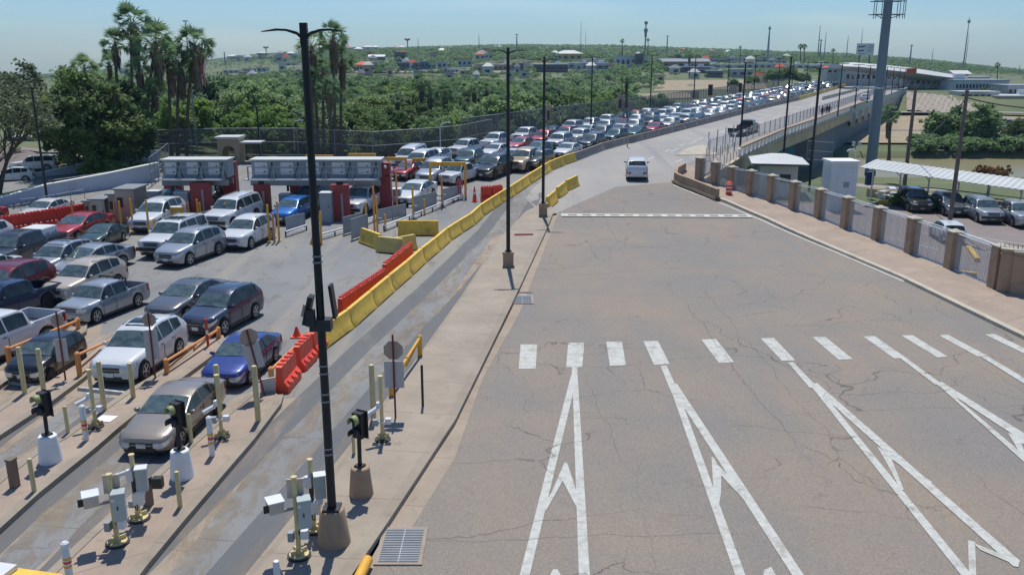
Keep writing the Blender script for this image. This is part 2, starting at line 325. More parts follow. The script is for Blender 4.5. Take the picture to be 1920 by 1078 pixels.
# ---------------------------------------------------------------- mesh building
class MB:
    def __init__(s): s.v = []; s.f = []; s.m = []; s.mats = []; s.sm = []
    def mi(s, m):
        if m not in s.mats: s.mats.append(m)
        return s.mats.index(m)
    def add(s, vs, fs, m, smooth=False):
        k = len(s.v); s.v += [tuple(v) for v in vs]; i = s.mi(m)
        for f in fs: s.f.append(tuple(j+k for j in f)); s.m.append(i); s.sm.append(smooth)
        return s
    def box(s, c, d, m, rz=0, rx=0, ry=0, taper=1.0):
        x, y, z = d[0]/2, d[1]/2, d[2]/2
        vs = [Vector((sx*x*(taper if sz > 0 else 1), sy*y*(taper if sz > 0 else 1), sz*z)) for sz in (-1, 1) for sy in (-1, 1) for sx in (-1, 1)]
        if rz or rx or ry:
            mt = Matrix.Rotation(rz, 3, 'Z') @ Matrix.Rotation(ry, 3, 'Y') @ Matrix.Rotation(rx, 3, 'X')
            vs = [mt @ v for v in vs]
        vs = [v + Vector(c) for v in vs]
        return s.add(vs, [(0, 2, 3, 1), (4, 5, 7, 6), (0, 1, 5, 4), (2, 6, 7, 3), (0, 4, 6, 2), (1, 3, 7, 5)], m)
    def bx(s, x0, x1, y0, y1, z0, z1, m): return s.box(((x0+x1)/2, (y0+y1)/2, (z0+z1)/2), (x1-x0, y1-y0, z1-z0), m)
    def tube(s, p0, p1, r0, r1=None, m='metal_grey', n=10, cap=True):
        r1 = r0 if r1 is None else r1; p0 = Vector(p0); p1 = Vector(p1)
        q = (p1-p0).to_track_quat('Z', 'Y'); vs = []
        for p, r in ((p0, r0), (p1, r1)):
            for i in range(n):
                a = 2*PI*i/n; vs.append(p + q @ Vector((r*math.cos(a), r*math.sin(a), 0)))
        fs = [(i, (i+1) % n, n+(i+1) % n, n+i) for i in range(n)]
        s.add(vs, fs, m, n > 6)
        if cap: s.add(vs, [tuple(range(n-1, -1, -1)), tuple(range(n, 2*n))], m)
        return s
    def path(s, pts, r, m, n=8):
        for a, b in zip(pts[:-1], pts[1:]): s.tube(a, b, r, r, m, n)
        return s
    def lathe(s, prof, m, n=20, c=(0, 0, 0), sm=True):
        vs = []
        for r, z in prof:
            for i in range(n):
                a = 2*PI*i/n; vs.append((c[0]+r*math.cos(a), c[1]+r*math.sin(a), c[2]+z))
        fs = [(j*n+i, j*n+(i+1) % n, (j+1)*n+(i+1) % n, (j+1)*n+i) for j in range(len(prof)-1) for i in range(n)]
        fs.append(tuple(range(n-1, -1, -1))); fs.append(tuple((len(prof)-1)*n+i for i in range(n)))
        return s.add(vs, fs, m, sm)
    def ball(s, c, r, m, sc=(1, 1, 1), n=10):
        prof = [(max(.02, math.sin(PI*i/n))*r, -math.cos(PI*i/n)*r) for i in range(n+1)]; k = len(s.v)
        s.lathe(prof, m, n+2)
        for i in range(k, len(s.v)): x, y, z = s.v[i]; s.v[i] = (c[0]+x*sc[0], c[1]+y*sc[1], c[2]+z*sc[2])
        return s
    def extr(s, prof, x0, x1, m, ax='x', n=1, smooth=False):  # profile (a,z) swept along x (or y)
        k = len(prof); vs = []
        for xx in (x0, x1):
            for a, z in prof: vs.append((xx, a, z) if ax == 'x' else (a, xx, z))
        fs = [(i, (i+1) % k, k+(i+1) % k, k+i) for i in range(k)] + [tuple(range(k-1, -1, -1)), tuple(range(k, 2*k))]
        return s.add(vs, fs, m, smooth)
    def mesh(s, name, sharp=35):
        me = bpy.data.meshes.new(name); me.from_pydata(s.v, [], s.f)
        for x in s.mats: me.materials.append(M[x] if isinstance(x, str) else x)
        me.polygons.foreach_set('material_index', s.m); me.polygons.foreach_set('use_smooth', s.sm)
        me.update()
        bm = bmesh.new(); bm.from_mesh(me); bmesh.ops.recalc_face_normals(bm, faces=bm.faces); bm.to_mesh(me); bm.free()
        me.set_sharp_from_angle(angle=R(sharp)); return me
    def build(s, name, parent=None, loc=None, rz=0, sharp=35):
        o = bpy.data.objects.new(name, s.mesh(name, sharp)); C.objects.link(o)
        if parent: o.parent = parent
        if loc is not None: o.location = loc
        if rz: o.rotation_euler.z = rz
        return o
def obj(name, me, parent=None, loc=None, rz=0):
    o = bpy.data.objects.new(name, me); C.objects.link(o)
    if parent: o.parent = parent
    if loc is not None: o.location = loc
    if rz: o.rotation_euler.z = rz
    return o
def tag(o, label, cat, group=None, kind=None):
    o['label'] = label; o['category'] = cat
    if group: o['group'] = group
    if kind: o['kind'] = kind
    return o
def thing(name, label, cat, loc=(0, 0, 0), rz=0, group=None):
    o = bpy.data.objects.new(name, None); C.objects.link(o); o.empty_display_size = .2
    o.location = loc; o.rotation_euler.z = rz
    return tag(o, label, cat, group)
def copy_tree(o, parent=None):
    c = o.copy(); C.objects.link(c)
    if parent: c.parent = parent
    for ch in list(o.children): copy_tree(ch, c)
    return c
def place(o, loc, rz=0, label=None, group=None, sc=None):
    o.location = loc; o.rotation_euler.z = rz
    if label: o['label'] = label
    if group: o['group'] = group
    if sc: o.scale = (sc, sc, sc) if isinstance(sc, (int, float)) else sc
    return o
class Proto:   # first use moves the original, later uses copy it
    def __init__(s, mk): s.mk = mk; s.o = None; s.used = False
    def __call__(s):
        if s.o is None: s.o = s.mk(); return s.o
        return copy_tree(s.o)
ORD = ['first', 'second', 'third', 'fourth', 'fifth', 'sixth', 'seventh', 'eighth', 'ninth', 'tenth', 'eleventh', 'twelfth', 'thirteenth', 'fourteenth', 'fifteenth', 'sixteenth', 'seventeenth', 'eighteenth', 'nineteenth', 'twentieth', 'twenty first', 'twenty second', 'twenty third', 'twenty fourth', 'twenty fifth', 'twenty sixth', 'twenty seventh', 'twenty eighth', 'twenty ninth', 'thirtieth']
def posts(pts, parent, r, h, m='metal_galv', name='post'):
    me = MB().tube((0, 0, 0), (0, 0, h), r, r, m, 6).mesh(name)
    for p in pts[:100]: obj(name, me, parent, Vector(p))
# ---------------------------------------------------------------- ground
def sheet(name, pts, off, matn, h=0, label=None, cat=None, kind='structure', zf=zs, side=None, lot=False):
    """flat sheet (or raised slab of height h) that follows the ground profile zf(Y)"""
    bm = bmesh.new()
    for poly in (pts if isinstance(pts[0], list) else [pts]):
        vs = [bm.verts.new((p[0], p[1], 0)) for p in poly]; f = bm.faces.new(vs)
        if f.normal.z < 0 or (f.normal_update() or f.normal.z < 0): f.normal_flip()
    bmesh.ops.triangulate(bm, faces=bm.faces[:])
    if not lot:
        for yy in [58+i*3.3 for i in range(15)]:
            bmesh.ops.bisect_plane(bm, geom=bm.verts[:]+bm.edges[:]+bm.faces[:], plane_co=(0, yy, 0), plane_no=(0, 1, 0))
    for v in bm.verts: v.co.z = (zf(v.co.y) if zf else 0)+off
    if h:
        r = bmesh.ops.extrude_face_region(bm, geom=bm.faces[:])
        for g in r['geom']:
            if isinstance(g, bmesh.types.BMVert): g.co.z += h
        bmesh.ops.recalc_face_normals(bm, faces=bm.faces[:])
    me = bpy.data.meshes.new(name); bm.to_mesh(me); bm.free()
    me.materials.append(M[matn]); o = bpy.data.objects.new(name, me); C.objects.link(o)
    if label: tag(o, label, cat)
    elif kind: o['kind'] = kind
    return o
def gp(l): return [G(x, y) for x, y in l]
def lerp(a, b, t): return a + (b-a)*t
def interp(x, pts):
    if x <= pts[0][0]: return pts[0][1]
    for (a, b), (c, d) in zip(pts[:-1], pts[1:]):
        if x <= c: return b + (d-b)*(x-a)/(c-a)
    return pts[-1][1]
# right-hand wall of the plaza and the left fence give the limits of the raised ground
WALL = gp([(1311, 341), (1340, 348), (1371, 356), (1406, 368), (1445, 380), (1487, 396), (1535, 412), (1585, 432), (1644, 454), (1707, 479), (1782, 508), (1865, 545)])
# bridge deck borders (right and left edge of the structure), world metres
DECK_R = [G(1316, 338), P(1387, 296, 2.), P(1470, 257, 2.), P(1515, 241, 2.), P(1625, 198, 2.), P(1700, 170, 2.)]
INNER = [P(1327, 293, 2.), P(1400, 266, 2.), P(1470, 240, 2.), P(1560, 207, 2.), P(1640, 178, 2.), P(1700, 160, 2.)]
BARR = gp([(1035, 320), (1061, 309), (1082, 302), (1137, 281), (1210, 262), (1310, 236), (1439, 202)]) + [P(1500, 188, 2.), P(1560, 170, 2.), P(1600, 158, 2.)]
def offs(pl, d):
    out = []
    for i, p in enumerate(pl):
        a = pl[max(0, i-1)]; b = pl[min(len(pl)-1, i+1)]; t = Vector((b.x-a.x, b.y-a.y, 0)).normalized()
        out.append(Vector((p.x - t.y*d, p.y + t.x*d, p.z)))
    return out
DECK_L = offs(BARR, 15.2)
PLAZA = [(-75, 5), (45, 5), (45, 33)] + [(p.x+.6, p.y) for p in reversed(WALL)] + [(p.x, p.y) for p in DECK_R[1:2]]
ABUT = 105.0
XR = interp(ABUT, [(p.y, p.x) for p in DECK_R])
pl_left = [(p.x, p.y) for p in DECK_L if p.y < ABUT]
PLAZA += [(XR, ABUT)] + [(interp(ABUT, [(p.y, p.x) for p in DECK_L]), ABUT)] + pl_left[::-1] + [(-25, 92), (-42, 84), (-75, 74)]
pv = np.array(PLAZA)
def sdist(X, Y, poly=pv):
    d = np.full(X.shape, 1e9); ins = np.zeros(X.shape, bool)
    for i in range(len(poly)):
        a = poly[i]; b = poly[(i+1) % len(poly)]; e = b-a
        t = np.clip(((X-a[0])*e[0]+(Y-a[1])*e[1])/(e@e+1e-9), 0, 1)
        d = np.minimum(d, np.hypot(X-a[0]-t*e[0], Y-a[1]-t*e[1]))
        c = ((a[1] > Y) != (b[1] > Y)) & (X < (b[0]-a[0])*(Y-a[1])/(b[1]-a[1]+1e-12)+a[0]); ins ^= c
    return np.where(ins, -d, d)
HZ = [(-400, 150), (75, 146), (185, 136), (475, 106), (730, 93), (960, 90), (1340, 100), (1590, 108), (1915, 138), (2300, 170)]   # terrain crest (below the tree tops)
YR = np.array([0, 84, 95, 118, 128, 131, 153, 156, 190, 236, 262, 300, 600, 2600.])
ZR = np.array([-1.2, -1.2, -1.4, -4.6, -5.1, -6.5, -6.5, -4.3, -4, -3.3, 1.1, 1.8, 4.5, 20.])
YL = np.array([0, 90, 120, 150, 330, 420, 600, 2600.])
ZL = np.array([0, 0, -2.5, -5, -5, -2, 4.5, 20.])
def terr(X, Y):
    X = np.asarray(X, float); Y = np.asarray(Y, float)
    px = 960 + F*X/np.maximum(Y*cT + CAMZ*sT, 1)
    hz = np.interp(px, [a for a, _ in HZ], [b for _, b in HZ])
    k = (539-hz)/F; zc = CAMZ + 2600*(k*cT - sT)/(cT + k*sT)
    zr = np.interp(Y, YR, ZR); zl = np.interp(Y, YL, ZL)
    zl = zl + np.clip((-X-20)/30, 0, 1)*np.clip((Y-60)/30, 0, 1)*np.clip((230-Y)/80, 0, 1)*3.4
    wr = np.clip((X - interp(120, [(p.y, p.x) for p in DECK_R]) + 8)/10, 0, 1) if False else 1/(1+np.exp(-(X-(14+(Y-80)*.33))/3.0))
    z = zl*(1-wr) + zr*wr
    far = np.clip((Y-330)/(2600-330), 0, 1)
    z = np.where(Y > 330, z*(1-far) + zc*far**.9, z)
    z = np.where(Y > 600, z + 1.5*np.sin(X*.013+Y*.004)*np.clip((Y-600)/500, 0, 1), z)
    d = sdist(X, Y); zp = 2.0*(lambda q: q*q*(3-2*q))(np.clip((Y-58)/46, 0, 1)) - .30
    k = np.clip(d/np.where(X > 8, 1.2, 5.0), 0, 1); k = k*k*(3-2*k)
    return np.where(Y > 135, z, zp*(1-k) + z*k)
def tz(x, y): return float(terr(np.array([x]), np.array([y]))[0])
def TG(px, py, z0=-3):     # pixel -> terrain
    z = z0
    for _ in range(60): p = P(px, py, z); z = .6*z + .4*tz(p.x, p.y)
    return Vector((p.x, p.y, tz(p.x, p.y)))
ys = np.concatenate([np.arange(0, 60, 3), np.arange(60, 170, 1.5), np.arange(170, 330, 5), np.arange(330, 900, 20), np.arange(900, 3300, 90)])
nx = 240; vs = []
for y in ys:
    hw = 70 + y*.95
    xs = np.linspace(-1, 1, nx); xs = np.sign(xs)*np.abs(xs)**1.25*hw
    vs.append(np.c_[xs, np.full(nx, y), terr(xs, np.full(nx, y))])
vs = np.concatenate(vs); ny = len(ys)
ii = np.arange(ny-1)[:, None]*nx + np.arange(nx-1)[None, :]
fs = np.stack([ii, ii+1, ii+nx+1, ii+nx], -1).reshape(-1, 4)
me = bpy.data.meshes.new('ground'); me.from_pydata(vs.tolist(), [], fs.tolist()); me.polygons.foreach_set('use_smooth', [True]*len(fs)); me.update()
me.materials.append(M['terrain']); g = obj('ground', me); g['kind'] = 'structure'
# water
wtr = sheet('river', [(20, 121), (330, 121), (420, 160), (10, 160)], -5.35, 'water', zf=None, lot=True)
# plaza pavement, wide road, bridge road
sheet('plaza_pavement', [[(p[0], p[1]) for p in ([(-75, 5), (14, 5)] + [(G(735, 1070).x, G(735, 1070).y)] + [tuple(G(*q)[:2]) for q in ((852, 862), (960, 560), (1036, 402), (1290, 318))] + [(DECK_R[1].x, DECK_R[1].y)] + [(XR, ABUT)] + [(interp(ABUT, [(p.y, p.x) for p in DECK_L]), ABUT)] + pl_left[::-1] + [(-25, 92), (-42, 84), (-75, 74)])]], 0.0, 'lane_grey')
ROADL = [(640, 1110), (700, 1065), (775, 985), (852, 860), (905, 710), (975, 585), (1044, 406)]
sheet('wide_road', gp(ROADL + [(1040, 390), (1090, 365), (1155, 335), (1240, 318), (1262, 330), (1290, 352), (1365, 378), (1440, 410), (1690, 520), (1920, 632), (2200, 770), (2300, 1110)]), .006, 'asphalt_brown')
# concrete approach road and bridge road share one surface
def near(l): return [(p[0], p[1]) for p in l]
Bin = offs(BARR, -.3)
sheet('bridge_road', [near(gp([(1044, 400), (1090, 379), (1155, 351), (1262, 342), (1262, 330), (1290, 308), (1322, 292)]) + INNER[1:] + Bin[::-1] + gp([(1000, 352), (985, 372), (1010, 396)]))], .012, 'concrete_road')
# ---------------------------------------------------------------- kerbs, islands, sidewalks, markings
def near2(l): return [(p.x, p.y) for p in gp(l)]
sheet('gutter', [near2([(660, 1110), (735, 978), (852, 800), (960, 578), (1035, 405), (1048, 403)]) + near2(ROADL[::-1])], .010, 'gutter_tan')
LSTRIP = [(455, 1110), (592, 955), (700, 800), (760, 718), (870, 560), (945, 442), (985, 400)]
sheet('lamp_strip_pavement', [near2(LSTRIP + [(1010, 388), (1035, 390), (1036, 404), (955, 575), (848, 790), (727, 975), (640, 1110)])], .008, 'sidewalk_tan', h=.14)
def ribbon(name, pl, w, off, h, m, z=None, **k):
    a = offs(pl, w/2); b = offs(pl, -w/2); out = []
    for i in range(len(pl)-1): out.append([(a[i].x, a[i].y), (a[i+1].x, a[i+1].y), (b[i+1].x, b[i+1].y), (b[i].x, b[i].y)])
    bm = bmesh.new()
    rows = []
    def dense(p):
        r = []
        for i in range(len(p)-1):
            n = max(1, int((p[i+1]-p[i]).length/2.5))
            r += [p[i].lerp(p[i+1], j/n) for j in range(n)]
        return r+[p[-1]]
    q = dense(pl); a = offs(q, w/2); b = offs(q, -w/2)
    for A, B in zip(a, b):
        za = (zs(A.y) if z is None else z)+off
        rows.append([bm.verts.new((A.x, A.y, za)), bm.verts.new((A.x, A.y, za+h)), bm.verts.new((B.x, B.y, za+h)), bm.verts.new((B.x, B.y, za))] if h else [bm.verts.new((A.x, A.y, za)), bm.verts.new((B.x, B.y, za))])
    for r, t_ in zip(rows[:-1], rows[1:]):
        n = len(r)
        for i in range(n if h else 1): bm.faces.new((r[i], r[(i+1) % n], t_[(i+1) % n], t_[i]))
    if h: bm.faces.new(rows[0]); bm.faces.new(rows[-1])
    bmesh.ops.recalc_face_normals(bm, faces=bm.faces[:])
    me = bpy.data.meshes.new(name); bm.to_mesh(me); bm.free(); me.materials.append(M[m])
    if not h:
        if me.polygons and me.polygons[0].normal.z < 0: me.flip_normals()
    o = obj(name, me)
    if not k.get('nokind'): o['kind'] = 'structure'
    return o
ribbon('kerb', gp([(633, 1110), (722, 980), (846, 793), (955, 573), (1033, 404)]), .32, .009, .165, 'kerb')
ribbon('kerb', gp(LSTRIP[:-1]), .3, .009, .13, 'kerb')
# islands between the inspection lanes
ISL = [([(40, 1140), (110, 1073), (172, 1013), (197, 990), (295, 900), (350, 850), (420, 790), (470, 748), (505, 738)], [(524, 748), (520, 764), (470, 830), (345, 975), (262, 1075), (215, 1140)]),
       ([(-140, 1040), (0, 910), (75, 852), (120, 829), (167, 795), (242, 742), (312, 700), (392, 640)], [(412, 636), (420, 652), (392, 674), (300, 742), (215, 810), (175, 845), (67, 932), (-140, 1120)]),
       ([(-140, 880), (0, 775), (52, 742), (115, 700), (147, 682), (215, 628)], [(236, 626), (237, 642), (150, 716), (87, 763), (0, 820), (-140, 920)]),
       ([(-140, 800), (0, 698), (70, 656), (140, 612)], [(158, 612), (156, 628), (40, 700), (0, 726), (-140, 830)])]
for a, b in ISL:
    sheet('lane_island', [near2(a + b)], .008, 'sidewalk_red', h=.145)
    ribbon('kerb', gp(b), .3, .009, .17, 'kerb'); ribbon('kerb', gp(a), .26, .010, .165, 'kerb')
for a, b in ISL:
    ribbon('gutter', gp(b), 1.5, .004, 0, 'gutter_tan'); ribbon('gutter', gp(a), 1.3, .0045, 0, 'gutter_tan')
ribbon('gutter', gp(LSTRIP[:-1]), 1.5, .004, 0, 'gutter_tan')
m, t, b = nodemat('track_worn'); co = coords(t, True)
c = ramp(t, noise(t, co, 1.2, 5, .7), [(.35, srgb(140, 124, 104)), (.65, srgb(166, 152, 132))]); lk(t, c, b.inputs['Base Color']); b.inputs['Roughness'].default_value = .9
na = noise(t, coords(t, True, (1, .35, 1), (0, 0, R(8))), 1.3, 6, .75, .6); lk(t, ramp(t, na, [(.47, 0), (.66, .75)]), b.inputs['Alpha'])
m, t, b = nodemat('track_dark'); co = coords(t, True); b.inputs['Base Color'].default_value = (*srgb(104, 108, 112), 1); b.inputs['Roughness'].default_value = .75
na = noise(t, coords(t, True, (1, .2, 1), (0, 0, R(8))), .9, 5, .7, .4); lk(t, ramp(t, na, [(.28, .15), (.56, .75)]), b.inputs['Alpha'])
for pl_ in ([(300, 1110), (470, 930), (600, 790), (720, 660), (840, 540), (940, 430), (985, 360)], [(-20, 1110), (130, 960), (300, 810)], [(-60, 930), (60, 822), (160, 745)], [(-60, 800), (60, 710)]):
    q_ = gp(pl_); ribbon('worn_track', q_, 1.5, .007, 0, 'track_worn')
    for o_ in (-1.15, 1.15): ribbon('wheel_track', offs(q_, o_), .95, .0055, 0, 'track_dark')
# right sidewalk along the wall
KR = [(1262, 341), (1290, 354), (1366, 381), (1440, 413), (1690, 522), (1920, 634), (2200, 780)]
sheet('right_sidewalk', [near2(KR) + [(34, 22)] + [(p.x+.25, p.y) for p in reversed(WALL)] + near2([(1300, 312), (1283, 314), (1264, 330)])], .008, 'sidewalk_red', h=.15)
ribbon('kerb', gp(KR), .34, .009, .17, 'pale_conc')
ribbon('edge_line', gp([(1262, 347), (1288, 358), (1358, 384), (1425, 412), (1560, 470), (1695, 528)]), .16, .016, 0, 'paint_white')
# stop band across the road with grey dashes
bl = gp([(1052, 404), (1230, 405), (1408, 406)])
ribbon('lane_marking', bl, 1.15, .024, 0, 'paint_white')
for k in range(13):
    t0 = (k+.5)/13.4; p = bl[0].lerp(bl[2], t0); q = bl[0].lerp(bl[2], t0+.045)
    ribbon('lane_marking', [p, q], .5, .045, 0, 'asphalt_brown')
QN = [0]
def quadmark(pts, m='paint_white_worn', off=.016, name='crosswalk_bar'):
    QN[0] += 1
    return sheet(name, near2(pts), .016+.0004*QN[0], m, lot=True)
Z6 = lambda l: [(960+x/4, 560+y/4) for x, y in l]; Z7 = lambda l: [(1440+x/4, 560+y/4) for x, y in l]
for q in (Z6([(65, 345), (188, 345), (178, 528), (50, 528)]), Z6([(422, 333), (542, 333), (527, 515), (406, 515)]), Z6([(706, 325), (824, 325), (855, 500), (735, 506)]), Z6([(985, 320), (1095, 320), (1183, 492), (1065, 498)]), Z6([(1420, 308), (1530, 305), (1665, 478), (1552, 485)]),
          Z7([(-55, 300), (45, 297), (205, 465), (105, 468)]), Z7([(330, 290), (430, 288), (635, 455), (530, 460)]), Z7([(712, 285), (800, 282), (1035, 445), (945, 450)]), Z7([(1000, 278), (1085, 276), (1350, 438), (1268, 443)]), Z7([(1280, 276), (1350, 273), (1645, 430), (1570, 435)]), Z7([(1625, 270), (1700, 267), (2020, 420), (1950, 428)])):
    quadmark(q)
def lmark(pts, m='paint_white_worn'): quadmark(pts, m, .0185, 'lane_marking')
def strip(p0, p1, w0, w1):   # stripe by pixel centreline and pixel widths
    lmark([(p0[0]-w0/2, p0[1]), (p0[0]+w0/2, p0[1]), (p1[0]+w1/2, p1[1]), (p1[0]-w1/2, p1[1])])
def vmark(pts): quadmark(pts, 'paint_white_worn', .0225, 'lane_marking')
strip((1078, 689), (1077, 704), 11, 10)
strip((1077, 703), (971, 1130), 12, 20); quadmark([(1073, 703.5), (1083, 703.5), (1109, 1130), (1087, 1130)], 'paint_white_worn', .0205, 'lane_marking')
vmark([(1058, 868), (1063, 868), (1055, 902), (1024, 958), (1018, 950), (1035, 922)]); vmark([(1060, 868), (1064, 870), (1086, 938), (1086, 962), (1055, 902)])
vmark([(1037, 1068), (1046, 1068), (1075, 1130), (1052, 1130)]); vmark([(1037, 1068), (1042, 1070), (1025, 1130), (1005, 1130)])
strip((1244, 686), (1267, 740), 12, 14); quadmark([(1259, 735), (1272, 735), (1416, 1130), (1396, 1130)], 'paint_white_worn', .0205, 'lane_marking')
quadmark([(1255, 722), (1269, 720), (1541, 1130), (1518, 1130)], 'paint_white_worn', .0225, 'lane_marking')
vmark([(1334, 857), (1339, 860), (1352, 888), (1352, 925), (1345, 965), (1338, 925)]); vmark([(1337, 857), (1345, 872), (1385, 910), (1400, 935), (1392, 935), (1350, 890)])
vmark([(1432, 1070), (1446, 1063), (1480, 1130), (1430, 1130)])
strip((1482, 680), (1526, 728), 11, 16); quadmark([(1518, 722), (1530, 722), (1864, 1130), (1842, 1130)], 'paint_white_worn', .0205, 'lane_marking')
quadmark([(1519, 722), (1532, 719), (1912, 1052), (1909, 1064), (1899, 1062)], 'paint_white_worn', .0225, 'lane_marking')
vmark([(1644, 838), (1650, 842), (1670, 858), (1695, 920), (1688, 918), (1660, 865)]); vmark([(1646, 838), (1668, 853), (1748, 905), (1742, 910), (1672, 862)])
vmark([(1815, 1014), (1828, 1017), (1832, 1130), (1818, 1130)]); vmark([(1817, 1013), (1828, 1020), (1908, 1052), (1908, 1062), (1838, 1032)])
strip((1693, 672), (1760, 722), 12, 14); quadmark([(1750, 715), (1764, 722), (2010, 930), (1990, 930)], 'paint_white_worn', .0205, 'lane_marking')
quadmark([(1753, 720), (1766, 717), (2062, 902), (2040, 908)], 'paint_white_worn', .0225, 'lane_marking')
vmark([(1889, 812), (1895, 814), (1945, 838), (1935, 842), (1915, 832), (1925, 860), (1912, 850)])
strip((1845, 669), (2010, 770), 14, 22)
# dashed lane lines on the bridge
def dline(pts, n, frac=.35, w=.16):
    tot = [P(x, y, 2.) if y < 262 else G(x, y) for x, y in pts]
    for i in range(n):
        t0 = i/n; t1 = t0+frac/n
        def at(t):
            u = t*(len(tot)-1); k = min(int(u), len(tot)-2); return tot[k].lerp(tot[k+1], u-k)
        ribbon('lane_marking', [at(t0), at(t1)], w, .02, 0, 'paint_white')
dline([(1258, 285), (1350, 250), (1450, 222), (1540, 192), (1620, 168)], 12)
dline([(1215, 300), (1300, 265), (1420, 225), (1520, 196), (1600, 170)], 12)
dline([(1265, 305), (1330, 282)], 2, .45)
# drain grates in the road
def grate(name, px, label):
    q = gp(px); c = sum(q, Vector())/4; t = thing('drain_grate', label, 'drain grate', c)
    ux = (q[1]-q[0]); a = math.atan2(ux.y, ux.x); L = (ux.length+(q[2]-q[3]).length)/2; W = ((q[3]-q[0]).length+(q[2]-q[1]).length)/2
    t.rotation_euler.z = a
    f = MB(); 
    for s_ in (-1, 1): f.box((0, s_*W/2, .028), (L+.12, .1, .03), 'gutter_tan'); f.box((s_*L/2, 0, .0285), (.1, W-.1, .03), 'gutter_tan')
    f.build('frame', t)
    MB().box((0, 0, .022), (L-.1, W-.1, .012), 'trim_black').build('sump', t)
    b_ = MB(); n = int(W/.085)
    for i in range(n): b_.box((0, -W/2+.1+i*(W-.2)/(n-1), .040), (L-.1, .042, .02), 'metal_galv')
    b_.box((0, 0, .047), (.03, W-.1, .012), 'metal_galv')
    b_.build('bars', t)
grate('g', [(700, 1058), (780, 1058), (806, 992), (727, 992)], 'large barred metal drain grate at the near end of the kerb')
grate('g', [(958, 570), (996, 570), (1000, 556), (962, 555)], 'small grey drain grate in the gutter past the lamp on the square base')
grate('g', [(1826, 589), (1850, 588), (1818, 574), (1795, 575)], 'grey drain plate in the kerb beside the panelled wall')
o = MB().tube(G(672, 1100, .2), G(690, 1062, .2), .13, .13, 'paint_amber', 12).build('kerb_guard'); tag(o, 'bright yellow rounded kerb guard beside the barred drain grate', 'kerb guard')
# ---------------------------------------------------------------- bridge
def pyof(x, Y, z): return 539-F*((z-CAMZ)*cT+Y*sT)/(Y*cT-(z-CAMZ)*sT)
def pxof(x, Y, z): return 960+F*x/(Y*cT-(z-CAMZ)*sT)
def densify(pl, st=6.0):
    r = []
    for a, b in zip(pl[:-1], pl[1:]):
        n = max(1, int((b-a).length/st)); r += [a.lerp(b, i/n) for i in range(n)]
    return r + [pl[-1]]
def clipY(pl, y0):
    d = densify(pl, 2.0); return [Vector((p.x, p.y, 2.0)) for p in d if p.y >= y0]
dR = clipY(DECK_R, ABUT); dL = clipY(DECK_L, ABUT)
endR = DECK_R[-1]
bridge = thing('road_bridge', 'long concrete road bridge crossing the river with tan side beam and pale far span', 'bridge', dR[0])
o0 = Vector(dR[0])
deck = MB(); nL = 60
def samp(pl, t):
    u = t*(len(pl)-1); k = min(int(u), len(pl)-2); return pl[k].lerp(pl[k+1], u-k)
dLs = [p for p in dL if p.y <= endR.y+40]
for i in range(nL):
    a0, a1 = samp(dR, i/nL), samp(dR, (i+1)/nL); b0, b1 = samp(dLs, i/nL), samp(dLs, (i+1)/nL)
    v = [p - o0 for p in (a0, a1, b1, b0)]
    up = [Vector((q.x, q.y, -.02)) for q in v]; dn = [Vector((q.x, q.y, -.75)) for q in v]
    deck.add(up+dn, [(0, 1, 2, 3), (7, 6, 5, 4), (0, 4, 5, 1), (3, 2, 6, 7)], 'lane_grey')
deck.build('deck', bridge)
def wallseg(mb, pl, t, z0, z1, m, o=None):
    a = offs(pl, t/2); b = offs(pl, -t/2); o = o or Vector()
    vs = []
    for A, B in zip(a, b):
        for q, z in ((A, z0), (A, z1), (B, z1), (B, z0)): vs.append((q.x-o.x, q.y-o.y, (q.z-o.z if not isinstance(z, tuple) else 0)+ (z if not isinstance(z, tuple) else z[0])))
    fs = []
    for i in range(len(a)-1):
        k = i*4
        for j in range(4): fs.append((k+j, k+(j+1) % 4, k+4+(j+1) % 4, k+4+j))
    fs += [(3, 2, 1, 0), tuple(len(vs)-4+j for j in range(4))]
    mb.add(vs, fs, m)
tt = [p for p in dR if p.y < 168]; far_ = [p for p in dR if p.y >= 166]
fb = MB(); wallseg(fb, offs(tt, .05), .5, -1.5, .12, 'bridge_conc', o0); wallseg(fb, offs(tt, -.25), .16, -.45, -.25, 'bridge_conc', o0); fb.build('side_beam', bridge)
fb = MB(); wallseg(fb, offs(far_, .05), .5, -1.9, .9, 'bridge_steel', o0)
for i in range(2, len(far_)-1, 5): p = far_[i]-o0; fb.box((p.x, p.y, -1.6), (.9, 1.4, 2.6), 'pale_conc')
fb.build('far_span_beam', bridge)
for k, yy in enumerate([112, 124, 137, 151, 166, 182, 199, 218, 240, 262, 285]):
    X = interp(yy, [(p.y, p.x) for p in dR]); XL = interp(yy, [(p.y, p.x) for p in dLs]); zb = min(tz(X, yy), tz(X+8, yy))-1
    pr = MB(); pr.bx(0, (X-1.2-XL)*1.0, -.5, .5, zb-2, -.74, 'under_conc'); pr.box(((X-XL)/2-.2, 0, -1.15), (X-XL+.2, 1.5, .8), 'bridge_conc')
    pr.build('pier', bridge, (XL-o0.x, yy-o0.y, 0))
